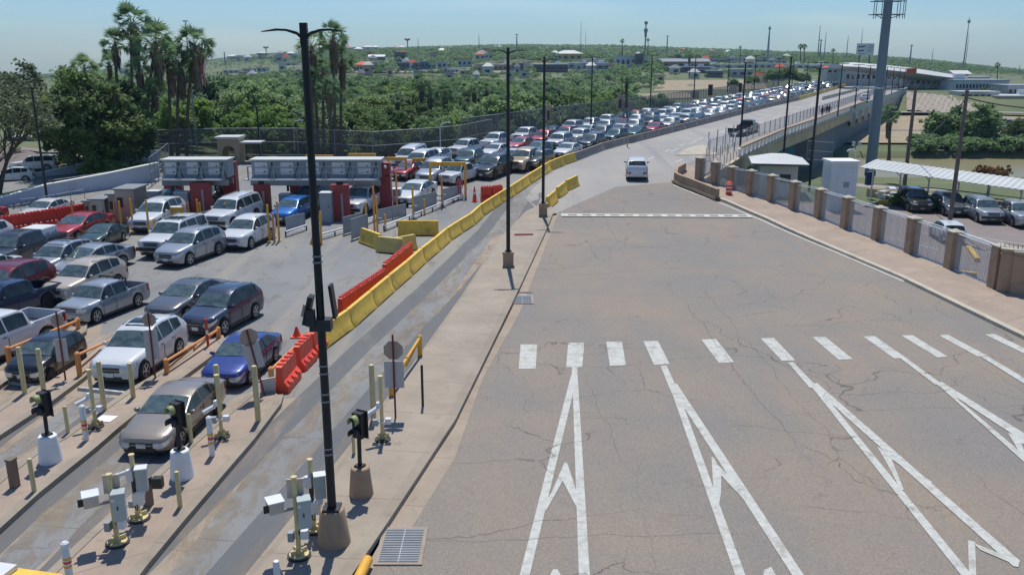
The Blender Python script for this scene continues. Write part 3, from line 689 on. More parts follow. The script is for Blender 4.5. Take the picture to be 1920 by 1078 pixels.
# wall shaped as the shade and piers below the near half's far end
hb = MB(); up_, dn_ = [], []
def at_px(px):
    for i in range(2000):
        p = samp(dR, i/2000)
        if pxof(p.x, p.y, 2) >= px: return p
    return p
for i in range(19):
    u = i/18; p = at_px(1535+u*166)-o0+Vector((-.5, .3, 0)); up_.append(p+Vector((0, 0, -1.2))); e = max(0, (u-.72)/.28); dn_.append(p+Vector((0, 0, -12+10.4*(1-math.sqrt(max(0, 1-e**1.8))))))
for i in range(18):
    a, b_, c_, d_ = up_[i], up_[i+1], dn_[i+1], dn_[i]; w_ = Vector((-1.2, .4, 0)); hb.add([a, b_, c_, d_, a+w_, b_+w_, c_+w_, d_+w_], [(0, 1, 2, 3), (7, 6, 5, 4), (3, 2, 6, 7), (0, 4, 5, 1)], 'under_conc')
hb.build('pier_shade_wall', bridge)
mu = MB(); 
for i, (X_, w_) in enumerate(((-6, 5), (-12.5, 4))): mu.bx(X_, X_+w_, 0, .05, -3.6, -.9, 'mural_blue')
mu.build('mural', bridge, (interp(124, [(p.y, p.x) for p in dR])-o0.x, 124-.56-o0.y, 0))
pr = MB()    # balustrade: sloped white posts
dd = densify([p for p in DECK_R[1:5]], 2.1); dd = [Vector((p.x, p.y, 2)) for p in dd]
for i in range(0, len(dd)-1):
    p, q = dd[i]-o0, dd[i+1]-o0; d_ = (q-p).normalized()
    for s_ in (-.24, .24): pr.box((p.x+d_.x*s_, p.y+d_.y*s_, .52), (.26, .22, 1.0), 'paper_white', rz=math.atan2(d_.y, d_.x), ry=s_*1.3)
wallseg(pr, [Vector((p.x, p.y, 2)) for p in dd], .34, .98, 1.12, 'tan_conc', o0)
pr.build('balustrade', bridge)
ab = MB(); a_ = [G(1316, 338), Vector((DECK_R[1].x, DECK_R[1].y, 2.))] + dR[:1]
wallseg(ab, offs(densify(a_, 3), -.1), .4, -4.4, .14, 'bridge_conc', o0); ab.bx(-XR-2, 0, -.3, .3, -7, -.02, 'grey_conc'); ab.build('abutment', bridge)
sidew = offs(dR, .0)
ms = INNER; sw = [near([Vector(p) for p in INNER]) + near(DECK_R[1:][::-1]) + near2([(1318, 332)])]
o = sheet('bridge_sidewalk', sw, 0.02, 'grey_conc', h=.15)
# kerb side railing of the bridge (tall pickets by the road)
rl = thing('bridge_railing', 'dark metal picket railing along the kerb of the bridge sidewalk', 'railing', INNER[0])
dn = densify([Vector((p.x, p.y, 2)) for p in INNER], 3.2); o1 = INNER[0]
r1 = MB(); r2 = MB(); r3 = MB()
for i, p in enumerate(dn):
    pass
posts([(p.x-o1.x, p.y-o1.y, 0) for p in dn if p.y < 106], rl, .05, 2.5, 'metal_grey'); posts([(p.x-o1.x, p.y-o1.y, 0) for p in dn if p.y >= 106][:100], rl, .05, 1.7, 'metal_grey')
for a, b_ in zip(dn[:-1], dn[1:]):
    a, b_ = a-o1, b_-o1
    h_ = 1.6
    for z in (.25, h_): r2.tube((a.x, a.y, z), (b_.x, b_.y, z), .03, .03, 'metal_grey', 5)
    for j in range(1, 8):
        q = a.lerp(b_, j/8); r3.tube((q.x, q.y, .25), (q.x, q.y, h_), .014, .014, 'metal_grey', 4, False)
r2.build('rail', rl); r3.build('pickets', rl)
# curved cage at the start of the railing
cg = thing('pedestrian_cage', 'arched metal bar cage at the start of the bridge sidewalk', 'cage', G(1322, 330))
cb = MB()
for k in range(5):
    q0 = G(1322, 330).lerp(Vector((*DECK_R[1][:2], 2)), k/5)-G(1322, 330); q1 = q0+(INNER[0]-DECK_R[0])*.75; q1.z = 0
    cb.path([(q0.x, q0.y, 0), (q0.x, q0.y, 2.6)]+[(lerp(q0.x, q1.x, t_), lerp(q0.y, q1.y, t_), 2.6+.5*math.sin(PI*t_)) for t_ in (.2, .4, .6, .8, 1)]+[(q1.x, q1.y, 0)], .035, 'metal_grey', 6)
cb.build('bars', cg)
# ---------------------------------------------------------------- wall with clear panels
wl = thing('panelled_wall', 'low wall of tan pillars with clear corrugated panels and a pale top rail', 'wall', WALL[0]); o1 = WALL[0]
WT = [297, 305, 314, 321, 330, 342, 356, 371, 390, 410, 435, 462]
tops = []
for i, p in enumerate(WALL):
    h = ztop(p.y, WT[i])-p.z; tops.append(h); q = p-o1
    a = WALL[max(0, i-1)]; b_ = WALL[min(11, i+1)]; rz = math.atan2(b_.y-a.y, b_.x-a.x)
    pm = MB().box((0, 0, h/2), (.62, .62, h), 'tan_conc').box((0, 0, h-.14), (.68, .68, .06), 'tan_conc').box((0, 0, h+.03), (.74, .74, .07), 'pale_conc').box((0, 0, h+.12), (.5, .5, .12), 'pale_conc', taper=.3)
    pm.build('pillar', wl, q, rz)
for i in range(11):
    a, b_ = WALL[i]-o1, WALL[i+1]-o1; d_ = (b_-a); L = d_.length-.62; rz = math.atan2(d_.y, d_.x); mid = (a+b_)/2; h = (tops[i]+tops[i+1])/2
    pan = MB(); n = int(L/.12); vs = []
    for j in range(n+1):
        x = -L/2+L*j/n; y = .03*(1 if j % 2 else -1)
        vs += [(x, y, .22+(WALL[i].z-0)*0), (x, y, h-.22)]
    pan.add(vs, [(2*j, 2*j+2, 2*j+3, 2*j+1) for j in range(n)], 'panel_clear'); pan.build('clear_panel', wl, mid, rz)
    rb = MB()
    for j in range(int(L/.14)): rb.tube((-L/2+.1+j*.14, .14, .15), (-L/2+.1+j*.14, .14, h-.2), .012, .012, 'metal_galv', 5, False)
    rb.build('bars', wl, mid, rz)
    rr = MB().box((0, .02, .16), (L, .14, .1), 'metal_white').box((0, .1, h-.12), (L+.1, .3, .08), 'metal_white', rx=-.2).box((0, .3, h-.05), (L+.3, .42, .03), 'metal_white', rx=-.25)
    rr.build('rail', wl, mid, rz)
for (x, y, ty, hh) in ((1887, 551, 468, .0), (1912, 556, 474, 0)):
    p = G(x, y); h = ztop(p.y, ty)-p.z
    o = thing('wall_pillar', 'thick tan corner pillar at the near end of the panelled wall, ' + ('left one' if x < 1900 else 'right one at the photo edge'), 'pillar', p, R(-35))
    MB().box((0, 0, h/2), (.95, .75, h), 'tan_conc').box((0, 0, h-.2), (1.02, .82, .05), 'tan_conc').build('shaft', o); MB().box((0, 0, h+.04), (1.05, .85, .08), 'pale_conc').build('cap', o)
    wr = MB()
    for j in range(5): wr.path([(-.5+.2*j+.12*math.cos(a), 0, h+.2+.12*math.sin(a)) for a in [k*PI/4 for k in range(9)]], .01, 'metal_galv', 4)
    wr.build('razor_wire', o)
# low curved guard wall before the sidewalk
cw = gp([(1283, 325), (1268, 334), (1266, 344), (1278, 350), (1300, 358), (1345, 377)])
cwd = []
for i in range(len(cw)-1): cwd += [cw[i].lerp(cw[i+1], t_) for t_ in (0, .33, .66)]
cwd.append(cw[-1]); lw = thing('guard_wall', 'low curved tan concrete guard wall at the tip of the sidewalk', 'low wall', cwd[0])
mb = MB(); wallseg(mb, cwd, .3, .1, 1.0, 'tan_conc', cwd[0]); wallseg(mb, offs(cwd, .0), .55, .1, .32, 'tan_conc', cwd[0]); mb.build('wall', lw)
# orange drum
t = thing('traffic_drum', 'orange and white striped traffic drum standing on the sidewalk beside the guard wall', 'traffic drum', G(1366, 368, .15))
mb = MB(); mb.lathe([(.3, 0), (.3, .06), (.27, .07), (.27, 1.0), (.24, 1.02), (.2, 1.1)], 'plastic_orange', 16).build('drum', t)
mb = MB()
for z in (.25, .55, .85): mb.lathe([(.278, z), (.278, z+.1)], 'paper_white', 16)
mb.build('bands', t)
t = thing('concrete_ramp_block', 'pale low wedge of concrete on the bridge road beside the picket cage', 'block', G(1300, 288))
MB().add([(-2.4, -1.6, 0), (2.8, -1.2, 0), (2.6, 2.8, 0), (1, 3.4, 0), (-.6, .4, .55), (1.6, .6, .7), (1.5, 2.2, .7), (.8, 2.4, .6)], [(0, 1, 5, 4), (1, 2, 6, 5), (2, 3, 7, 6), (3, 0, 4, 7), (4, 5, 6, 7)], 'pale_conc').build('slab', t)
# ---------------------------------------------------------------- concrete barriers
JP = [(-.30, 0), (-.30, .08), (-.17, .3), (-.085, .82), (.085, .82), (.17, .3), (.30, .08), (.30, 0)]
def jersey(L, m, name='concrete_barrier', ends=True):
    k = 8; mb = MB(); n = 6; vs = []; fs = []
    xs = [-L/2, -L/2+.04, -L*.3, -L*.18, L*.18, L*.3, L/2-.04, L/2]
    for i, x in enumerate(xs):
        for (y, z) in JP:
            yy = y*(.93 if i in (0, 7) else 1); zz = z*(.985 if i in (0, 7) else 1)
            if z == 0 and 2 <= i <= 3 or z == 0 and 4 <= i <= 5: zz = .06 if i in (2, 3, 4, 5) else 0
            vs.append((x, yy, zz))
    for i in range(len(xs)-1):
        for j in range(8): fs.append((i*8+j, i*8+(j+1) % 8, (i+1)*8+(j+1) % 8, (i+1)*8+j))
    fs += [tuple(range(7, -1, -1)), tuple(range(len(vs)-8, len(vs)))]
    return mb.add(vs, fs, m).mesh(name)
JB = gp([(609, 657), (665, 615), (707, 577), (741, 546), (774, 517), (800, 492), (825, 471), (846, 452), (868, 437), (891, 422), (907, 406), (927, 392), (942, 382), (967, 366), (996, 346), (1035, 320), (1061, 309), (1082, 302)])
jm = {}
def put_jersey(a, b_, m, label, group, side=.3, sc=1.0):
    d_ = b_-a; L = d_.length; key = (m, round(L, 1))
    if key not in jm: jm[key] = jersey(round(L, 1)-.10, m)
    c = (a+b_)/2; n_ = Vector((-d_.y, d_.x, 0)).normalized(); c = c+n_*side
    o = obj('concrete_barrier', jm[key], None, c, math.atan2(d_.y, d_.x)); o.scale = (1, sc, sc); o.rotation_euler.y = -math.atan2(d_.z, math.hypot(d_.x, d_.y)); tag(o, label, 'barrier', group); return o
for i in range(17):
    put_jersey(JB[i], JB[i+1], 'yellow_conc', f'yellow concrete barrier, {ORD[i]} of the long row counted from the orange plastic barriers', 'yellow concrete barriers along the exit lane', sc=1.08)
pts = gp([(1082, 302), (1137, 281), (1210, 262), (1310, 236), (1439, 202)]) + [P(1500, 188, 2.)]
dd = densify(pts, 6.2)
for i in range(len(dd)-1):
    put_jersey(dd[i], dd[i+1], 'grey_conc', f'grey concrete bridge barrier, {ORD[i]} piece beyond the end of the yellow row', 'grey concrete barriers dividing the bridge')
dd = densify([P(1500, 188, 2.), P(1560, 170, 2.), P(1600, 158, 2.)], 14)
for i in range(len(dd)-1): put_jersey(dd[i], dd[i+1], 'yellow_conc_old', f'faded yellow barrier far along the bridge, {ORD[i]} of its row', 'far faded barriers')
dd = densify([P(1545, 188, 2.), P(1612, 170, 2.)], 14)
for i in range(len(dd)-1): put_jersey(dd[i], dd[i+1], 'pale_conc', f'pale median barrier in the middle of the far bridge road, {ORD[i]} of its row', 'far median barriers')
for (x, y, x2, y2, tx, lb) in ((1030, 391, 1045, 378, 0, 'nearest'), (1049, 372, 1063, 361, 0, 'middle'), (1066, 358, 1086, 348, 0, 'farthest')):
    put_jersey(G(x, y), G(x2, y2), 'yellow_conc', f'short yellow concrete barrier on the road edge past the lamp, {lb} of the three', 'three short yellow barriers', sc=1.15, side=.2)
put_jersey(G(745, 443), G(822, 443), 'yellow_conc', 'yellow concrete barrier standing across the closed lane', 'barriers closing the lane', side=.4, sc=1.25)
put_jersey(G(672, 455), G(706, 468), 'yellow_conc', 'yellow concrete barrier angled beside the mesh gate leaf', 'barriers closing the lane', sc=1.2)
put_jersey(G(703, 473), G(752, 478), 'yellow_conc_old', 'worn barrier with pale base in front of the closed lane', 'barriers closing the lane', sc=1.2)
put_jersey(G(752, 476), G(788, 469), 'yellow_conc_old', 'worn yellow barrier behind the red plastic row', 'barriers closing the lane', sc=1.2, side=.5)
# plastic water barriers
def water_barrier(m, L=1.5):
    mb = MB(); prof = [(-.3, 0), (-.3, .22), (-.13, .42), (-.11, .95), (.11, .95), (.13, .42), (.3, .22), (.3, 0)]
    n = 13; vs = []; 
    for i in range(n):
        x = -L/2+L*i/(n-1); rib = .0 if i % 3 else .045
        for (y, z) in prof: vs.append((x, y*(1-(rib*2.4 if z < .5 else rib*1.5))*(1), z - (rib if z > .9 else 0)))
    fs = [(i*8+j, i*8+(j+1) % 8, (i+1)*8+(j+1) % 8, (i+1)*8+j) for i in range(n-1) for j in range(8)] + [tuple(range(7, -1, -1)), tuple(range(len(vs)-8, len(vs)))]
    mb.add(vs, fs, m)
    for k in range(4): mb.box((-L*.36+k*L*.24, 0, .965), (L*.13, .2, .06), m, taper=.85)
    for k in range(3):
        for s_ in (-1, 1): mb.box((-L*.3+k*L*.3, s_*.2, .3), (L*.16, .12, .16), m, rx=s_*-.7)
    return mb.mesh('plastic_barrier')
wb = {m: water_barrier(m) for m in ('plastic_red', 'plastic_orange')}
def put_wb(a, b_, m, label, group, side=0, sc=1.0):
    d_ = b_-a; c = (a+b_)/2 + Vector((-d_.y, d_.x, 0)).normalized()*side
    o = obj('plastic_barrier', wb[m], None, c, math.atan2(d_.y, d_.x)); o.scale = (d_.length/1.53, sc, sc); o.rotation_euler.y = -math.atan2(d_.z, math.hypot(d_.x, d_.y)); tag(o, label, 'plastic barrier', group)
for i, (a, b_) in enumerate((((541, 738), (566, 706)), ((572, 697), (596, 672)), ((599, 670), (616, 650)))):
    put_wb(G(*a), G(*b_), 'plastic_orange', ('orange plastic water barrier nearest the camera beside the orange rail', 'orange plastic water barrier in the middle, left of the black lamp pole', 'orange plastic water barrier joined to the end of the yellow barrier row')[i], 'orange plastic barriers', .3, 1.12)
q = [lerp(Vector(G(652, 600)), Vector(G(734, 540)), t_) for t_ in np.linspace(0, 1, 6)]
for i in range(5): put_wb(q[i], q[i+1], 'plastic_red', f'red plastic barrier behind the yellow row, {ORD[i]} from the near end of its group', 'red plastic barriers behind the yellow row', .35, 1.12)
q = [lerp(Vector(G(733, 530)), Vector(G(782, 487)), t_) for t_ in np.linspace(0, 1, 5)]
for i in range(4): put_wb(q[i], q[i+1], 'plastic_red', f'red plastic barrier of the far group behind the yellow row, {ORD[i]} of four', 'red plastic barriers behind the yellow row', .35, 1.12)
put_wb(G(902, 378), G(922, 377), 'plastic_red', 'red plastic barrier beside the traffic cone at the lane mouth, left one', 'red barriers at the lane mouth', 0, 1.3); put_wb(G(923, 377), G(942, 375), 'plastic_red', 'red plastic barrier touching the yellow row at the lane mouth, right one', 'red barriers at the lane mouth', 0, 1.3)
q = [lerp(Vector(G(-40, 446)), Vector(G(162, 412)), t_) for t_ in np.linspace(0, 1, 8)]
for i in range(7): put_wb(q[i], q[i+1], 'plastic_red', f'dark red plastic barrier in the long row at left, {ORD[6-i]} from the booth end', 'long row of red barriers at left', 0, 1.25)
# wheel stops
for (a, b_, lb) in (((148, 731), (243, 741), 'white parking wheel stop on the lane in front of the white SUV'), ((10, 718), (75, 726), 'white parking wheel stop in front of the small black car')):
    a, b_ = G(*a), G(*b_); d_ = b_-a; mb = MB(); L = d_.length
    mb.add([(x, y, z) for x in (-L/2, L/2) for y, z in ((-.09, 0), (-.06, .12), (.06, .12), (.09, 0))], [(0, 1, 2, 3), (7, 6, 5, 4), (0, 4, 5, 1), (1, 5, 6, 2), (2, 6, 7, 3), (3, 7, 4, 0)], 'paint_white_worn')
    o = mb.build('wheel_stop', None, (a+b_)/2, math.atan2(d_.y, d_.x)); tag(o, lb, 'wheel stop', 'wheel stops')
# ---------------------------------------------------------------- lamps and poles
def lamp_head(mb_arm, mb_head, h, sc=1.0, rz=0):
    for s_ in (-1, 1):
        pr = [(.0, h-.42*sc), (.32*sc, h-.14*sc), (.8*sc, h+.0*sc), (1.25*sc, h+.02*sc), (1.95*sc, h-.07*sc)]
        wd = [.10, .12, .17, .2, .05]; th = [.11, .07, .05, .045, .02]
        vs = []
        for (x, z), w_, t_ in zip(pr, wd, th):
            for a, b_ in ((-w_, -t_), (w_, -t_), (w_, t_), (-w_, t_)): vs.append((s_*x, a*sc, z+b_*sc))
        n = len(pr)
        fs = [(i*4+j, i*4+(j+1) % 4, i*4+4+(j+1) % 4, i*4+4+j) for i in range(n-1) for j in range(4)] + [(3, 2, 1, 0), tuple(n*4-4+j for j in range(4))]
        mb_head[0 if s_ < 0 else 1].add(vs, fs, 'metal_black')
def lamp(base, ty, label, bh, btype, r=.14, group='tall black double lamps', rz=0, arm=.55, ex=False):
    h = ztop(base.y, ty)-base.z
    t = thing('street_lamp', label, 'street lamp', base, rz, group)
    mb = MB()
    if btype == 'cone': mb.lathe([(.42, 0), (.31, bh-.04), (.28, bh)], 'tan_conc', 24)
    elif btype == 'box': mb.box((0, 0, bh/2), (.62, .62, bh), 'tan_conc').box((0, 0, bh-.03), (.7, .7, .1), 'tan_conc')
    if btype: mb.build('base', t); MB().box((0, 0, bh+.03), (.42, .42, .06), 'metal_dark').build('base_plate', t)
    mb = MB().tube((0, 0, bh), (0, 0, h), r, r*.72, 'metal_black', 12)
    mb.box((0, 0, h-.1), (r*1.35, r*1.35, .5), 'metal_black')
    if ex:
        for z in (4.0, 4.2, 4.75, 4.95, 2.55, 2.7, 7.6, 7.75): mb.lathe([(r*1.07, z*h/13), (r*1.07, z*h/13+.04)], 'metal_galv', 12)
    mb.build('pole', t)
    hd = [MB(), MB()]; lamp_head(None, hd, h, arm)
    for x in hd: x.build('lamp_head', t)
    return t, h
L1, h1 = lamp(G(627, 1026, .15), 57, 'nearest tall black double lamp post on a tan conical concrete base', .95, 'cone', .112, arm=.47, ex=True)
L2, _ = lamp(G(953, 503, .15), 95, 'black double lamp post on a square tan base in the strip between the lanes', .85, 'box', .12)
L3, _ = lamp(G(1018, 408, .15), 112, 'black double lamp post on a square tan base by the short yellow barriers', .95, 'box', .12)
# brackets with flood lights and boxes part way up the nearest pole
mb = MB(); zz = ztop(L1.location.y, 600)-L1.location.z
mb.box((-.28, 0, zz+.25), (.12, .3, .7), 'metal_black', ry=.25); mb.box((-.36, -.16, zz+.28), (.06, .04, .3), 'sign_back', ry=.25)
mb.box((.3, .05, zz+.45), (.07, .3, .8), 'metal_black', ry=-.1); mb.box((0, 0, zz-.1), (.5, .3, .28), 'metal_dark'); mb.box((-.2, -.15, zz+.1), (.2, .12, .4), 'metal_dark')
mb.build('bracket_panels', L1)
def simple_pole(name, base, ty, label, r, m, cat='pole', group=None, top=None, r1=None, zoff=0):
    h = ztop(base.y, ty)-base.z; t = thing(name, label, cat, base, 0, group)
    MB().tube((0, 0, zoff), (0, 0, h), r, r1 or r*.7, m, 10).build('pole', t)
    if top == 'T':
        hd = [MB(), MB()]; lamp_head(None, hd, h, .55)
        for x in hd: x.build('lamp_head', t)
    if top == 'small':
        MB().box((0, 0, h+.05), (.7, .3, .12), 'metal_black').build('lamp_head', t)
    return t, h
simple_pole('street_lamp', G(90, 386), 167, 'slender black lamp post left of the booths by the white kerb wall', .1, 'metal_black', 'street lamp', None, 'small')
simple_pole('street_lamp', G(488, 292), 200, 'black lamp post behind the gap between the two booth gantries', .11, 'metal_black', 'street lamp', None, 'T')
for (x, y, ty, lb) in ((553, 283, 233, 'small white hooked lamp behind the second gantry'), (826, 290, 237, 'small white hooked lamp at the long mesh fence')):
    t, h = simple_pole('hooked_lamp', G(x, y), ty, lb, .06, 'metal_white', 'street lamp')
    MB().path([(0, 0, h), (.25, 0, h+.3), (.8, 0, h+.42)], .045, 'metal_white').box((.9, 0, h+.4), (.5, .2, .1), 'metal_white').build('lamp_head', t)
# flagpole
t, h = simple_pole('flagpole', G(370, 285), 42, 'tall grey flagpole with a striped flag among the palms', .11, 'metal_galv', 'flagpole', None, None, .05)
MB().box((0, 0, h+.1), (.5, .1, .12), 'metal_galv').build('truck', t)
fl = MB(); nfx, nfz = 10, 13; fw, fh = 1.9, 3.9
mr, mw_, mbk = 'plastic_red', 'paper_white', 'blue_bin'
vs = [(.08+fw*(i/nfx)*(1-.25*j/nfz)+.1*math.sin(j*.6), .18*math.sin(i*1.1+j*.4), -fh*j/nfz-1.0*(i/nfx)) for j in range(nfz+1) for i in range(nfx+1)]
for j in range(nfz):
    for i in range(nfx):
        k = j*(nfx+1)+i; fl.add([vs[k], vs[k+1], vs[k+nfx+2], vs[k+nfx+1]], [(0, 1, 2, 3)], mbk if (j < 6 and i < 5) else (mr if i % 2 == 0 else mw_), True)
fo = fl.build('flag', None, t.location+Vector((0, 0, ztop(t.location.y, 76)-t.location.z))); tag(fo, 'red white and blue striped flag hanging limp on the tall flagpole', 'flag')
# utility poles at right
def fitpole(name, bx_, by_, tx, ty, z0, label, r, m, cat):
    b_ = P(bx_, by_, z0); h = ztop(b_.y, ty)-z0; t = thing(name, label, cat, b_); MB().tube((0, 0, 0), (0, 0, h), r, r*.72, m, 12).build('pole', t); return t, h
t1, h_1 = fitpole('utility_pole', 1780, 436, 1797, 168, -1.2, 'brown wooden utility pole standing beside the small white car', .17, 'wood_pole', 'utility pole')
t1.location = P(1777, 446, -1.2); 
t2, h_2 = fitpole('utility_pole', 1694, 362, 1706, 160, -1.2, 'brown wooden utility pole left of the parking canopy', .2, 'wood_pole', 'utility pole')
tw, h_3 = fitpole('communications_mast', 1631, 330, 1642, -40, -1.2, 'very thick grey steel mast with antenna frames standing by the white shed', .62, 'steel_pole', 'mast')
bk = tw.location; 
z1 = ztop(bk.y, 28)-bk.z; z0_ = ztop(bk.y, 3)-bk.z; zc_ = ztop(bk.y, 166)-bk.z
mb = MB()
for z, hw_ in ((z1, 1.75), (z0_, 1.7), (z0_+1.5, 1.7)): mb.box((0, -.5, z), (hw_*2, .1, .1), 'metal_galv'); mb.box((0, .7, z), (hw_*2, .1, .1), 'metal_galv')
for x in (-1.7, -1.45, -.85, .85, 1.15, 1.5, 1.72): mb.tube((x, -.55, z1-.45), (x, -.55, z0_+2.2), .045, .045, 'metal_galv', 6)
mb.tube((-1.5, -.4, z1), (0, -.2, z1-.7), .05, .05, 'metal_galv', 6); mb.tube((1.5, -.4, z1), (0, -.2, z1-.5), .05, .05, 'metal_galv', 6)
mb.build('antenna_frame', tw)
mb = MB().box((-1.4, -.4, zc_+.1), (3.4, .25, .18), 'metal_white', ry=.06).box((1.6, -.2, zc_-.1), (3.0, .15, .14), 'metal_galv', ry=.03); mb.build('cross_arm', tw)
def cable(a, b_, sag, label, name='cable'):
    pts = [a.lerp(b_, i/14)-Vector((0, 0, sag*4*(i/14)*(1-i/14))) for i in range(15)]
    o = MB().path([p-a for p in pts], .045, 'metal_dark', 5).build(name, None, a); tag(o, label, 'cable')
cable(t1.location+Vector((0, 0, h_1-.6)), t2.location+Vector((0, 0, h_2*.42)), .4, 'dark cable slanting between the two wooden utility poles')
cable(t1.location+Vector((0, 0, h_1-.5)), t1.location+Vector((9, 3, h_1-1.4)), .3, 'short dark service cable running right from the wooden pole')
# ---------------------------------------------------------------- bollards, signs, signals
def bollard(bx_, by_, ty, r, m, label, zoff=.15, group='round posts on the lane islands', bands=False, name='bollard'):
    b_ = G(bx_, by_, zoff); h = ztop(b_.y, ty)-b_.z; t = thing(name, label, 'bollard', b_, 0, group)
    MB().lathe([(r, 0), (r, h-r*.5), (r*.8, h-r*.15), (r*.3, h)], m, 14).build('post', t)
    if bands:
        mb = MB()
        for z, mm in ((.52, 'paint_amber'), (.42, 'plastic_red'), (.30, 'paint_amber')): mb.lathe([(r*1.04, h*z), (r*1.04, h*(z+.07))], mm, 14)
        mb.build('bands', t)
        MB().lathe([(r*1.05, h-.12), (r*1.05, h-.02), (r*.5, h+.02)], 'metal_white', 14).build('cap', t)
    return t
BY = 'bollard_yellow'
for a in ((48, 745, 650, .085, BY, 'tall cream post left of the front of the small black car'), (85, 752, 653, .085, BY, 'tall cream post right of the small black car front'),
          (129, 820, 761, .06, BY, 'short cream post beside the nearer banded white post'), (197, 776, 677, .085, BY, 'tall cream post left of the white SUV wheel stop'),
          (251, 752, 680, .085, BY, 'tall cream post in front of the white SUV left headlamp'), (360, 838, 775, .06, BY, 'short cream post beside the bronze sedan mirror'),
          (413, 778, 683, .095, BY, 'tall cream post behind the bronze sedan'), (485, 797, 685, .095, BY, 'tall cream post at the leaning octagonal sign'),
          (66, 931, 859, .065, BY, 'short cream post near the brown box post at the left edge'), (339, 959, 883, .065, BY, 'short cream post in front of the white conical base'),
          (701, 793, 683, .095, BY, 'tall cream post behind the camera post right of the signal'), (664, 858, 812, .05, BY, 'thin cream post behind the tan based signal')):
    bollard(*a)
bollard(163, 833, 760, .085, 'metal_white', 'white post with orange bands beside the left camera post', bands=True)
bollard(399, 862, 781, .085, 'metal_white', 'white post with orange bands in front of the bronze sedan wheel', bands=True)
bollard(132, 1092, 1016, .09, 'metal_white', 'grey post with orange band near the bottom left edge', bands=True)
bollard(521, 1095, 1050, .08, 'metal_white', 'plain pale grey post at the bottom edge')
bollard(793, 768, 684, .045, 'metal_dark', 'slim dark grey steel post right of the octagonal sign')
for (bx_, by_, ty, lb, sd_) in ((30, 921, 862, 'brown box post at the left edge', 0), (280, 956, 898, 'brown box post behind the equipment posts', 1)):
    b_ = G(bx_, by_, .15); h = ztop(b_.y, ty)-b_.z; t = thing('kiosk_post', 'square '+lb, 'kiosk post', b_, R(-15), 'brown box posts')
    MB().box((0, 0, h/2), (.19, .21, h), 'box_brown').build('body', t); MB().box((0, 0, h+.02), (.22, .25, .05), 'box_brown').build('cap', t)
    if sd_: MB().box((.3, .1, h-.1), (.26, .2, .3), 'metal_dark', rz=.3).build('side_box', t)
def campost(bx_, by_, ty, label):
    b_ = G(bx_, by_, .15); h = ztop(b_.y, ty)-b_.z; t = thing('camera_post', label, 'camera post', b_, 0, 'thin posts with small cameras')
    MB().tube((0, 0, 0), (0, 0, h), .06, .06, BY, 10).lathe([(.085, h), (.085, h+.03)], BY, 12).build('post', t)
    mb = MB().lathe([(.26, 0), (.26, .04)], 'metal_dark', 14)
    for k in range(4): a = PI/4+k*PI/2; mb.add([(.05*math.cos(a), .05*math.sin(a), .3), (.26*math.cos(a), .26*math.sin(a), .05), (.05*math.cos(a), .05*math.sin(a), .05)], [(0, 1, 2)], BY); mb.box((.16*math.cos(a), .16*math.sin(a), .1), (.16, .03, .14), BY, rz=a)
    mb.build('flange', t)
    MB().box((-.2, -.05, .62), (.18, .16, .2), 'metal_grey').build('junction_box', t); MB().box((.2, -.02, .66), (.18, .16, .18), 'metal_white').box((0, -.08, .64), (.3, .05, .06), 'metal_white').build('junction_box', t)
    MB().tube((-.12, -.05, h*.52), (-.42, -.3, h*.46), .07, .07, 'metal_white', 10).box((-.08, -.02, h*.56), (.14, .14, .18), 'metal_white').build('camera', t)
campost(181, 808, 694, 'thin camera post with pale boxes on the island by the banded white post')
campost(417, 827, 704, 'thin camera post with pale boxes behind the bronze sedan')
campost(718, 832, 706, 'thin camera post with pale boxes in front of the octagonal sign on the lamp strip')
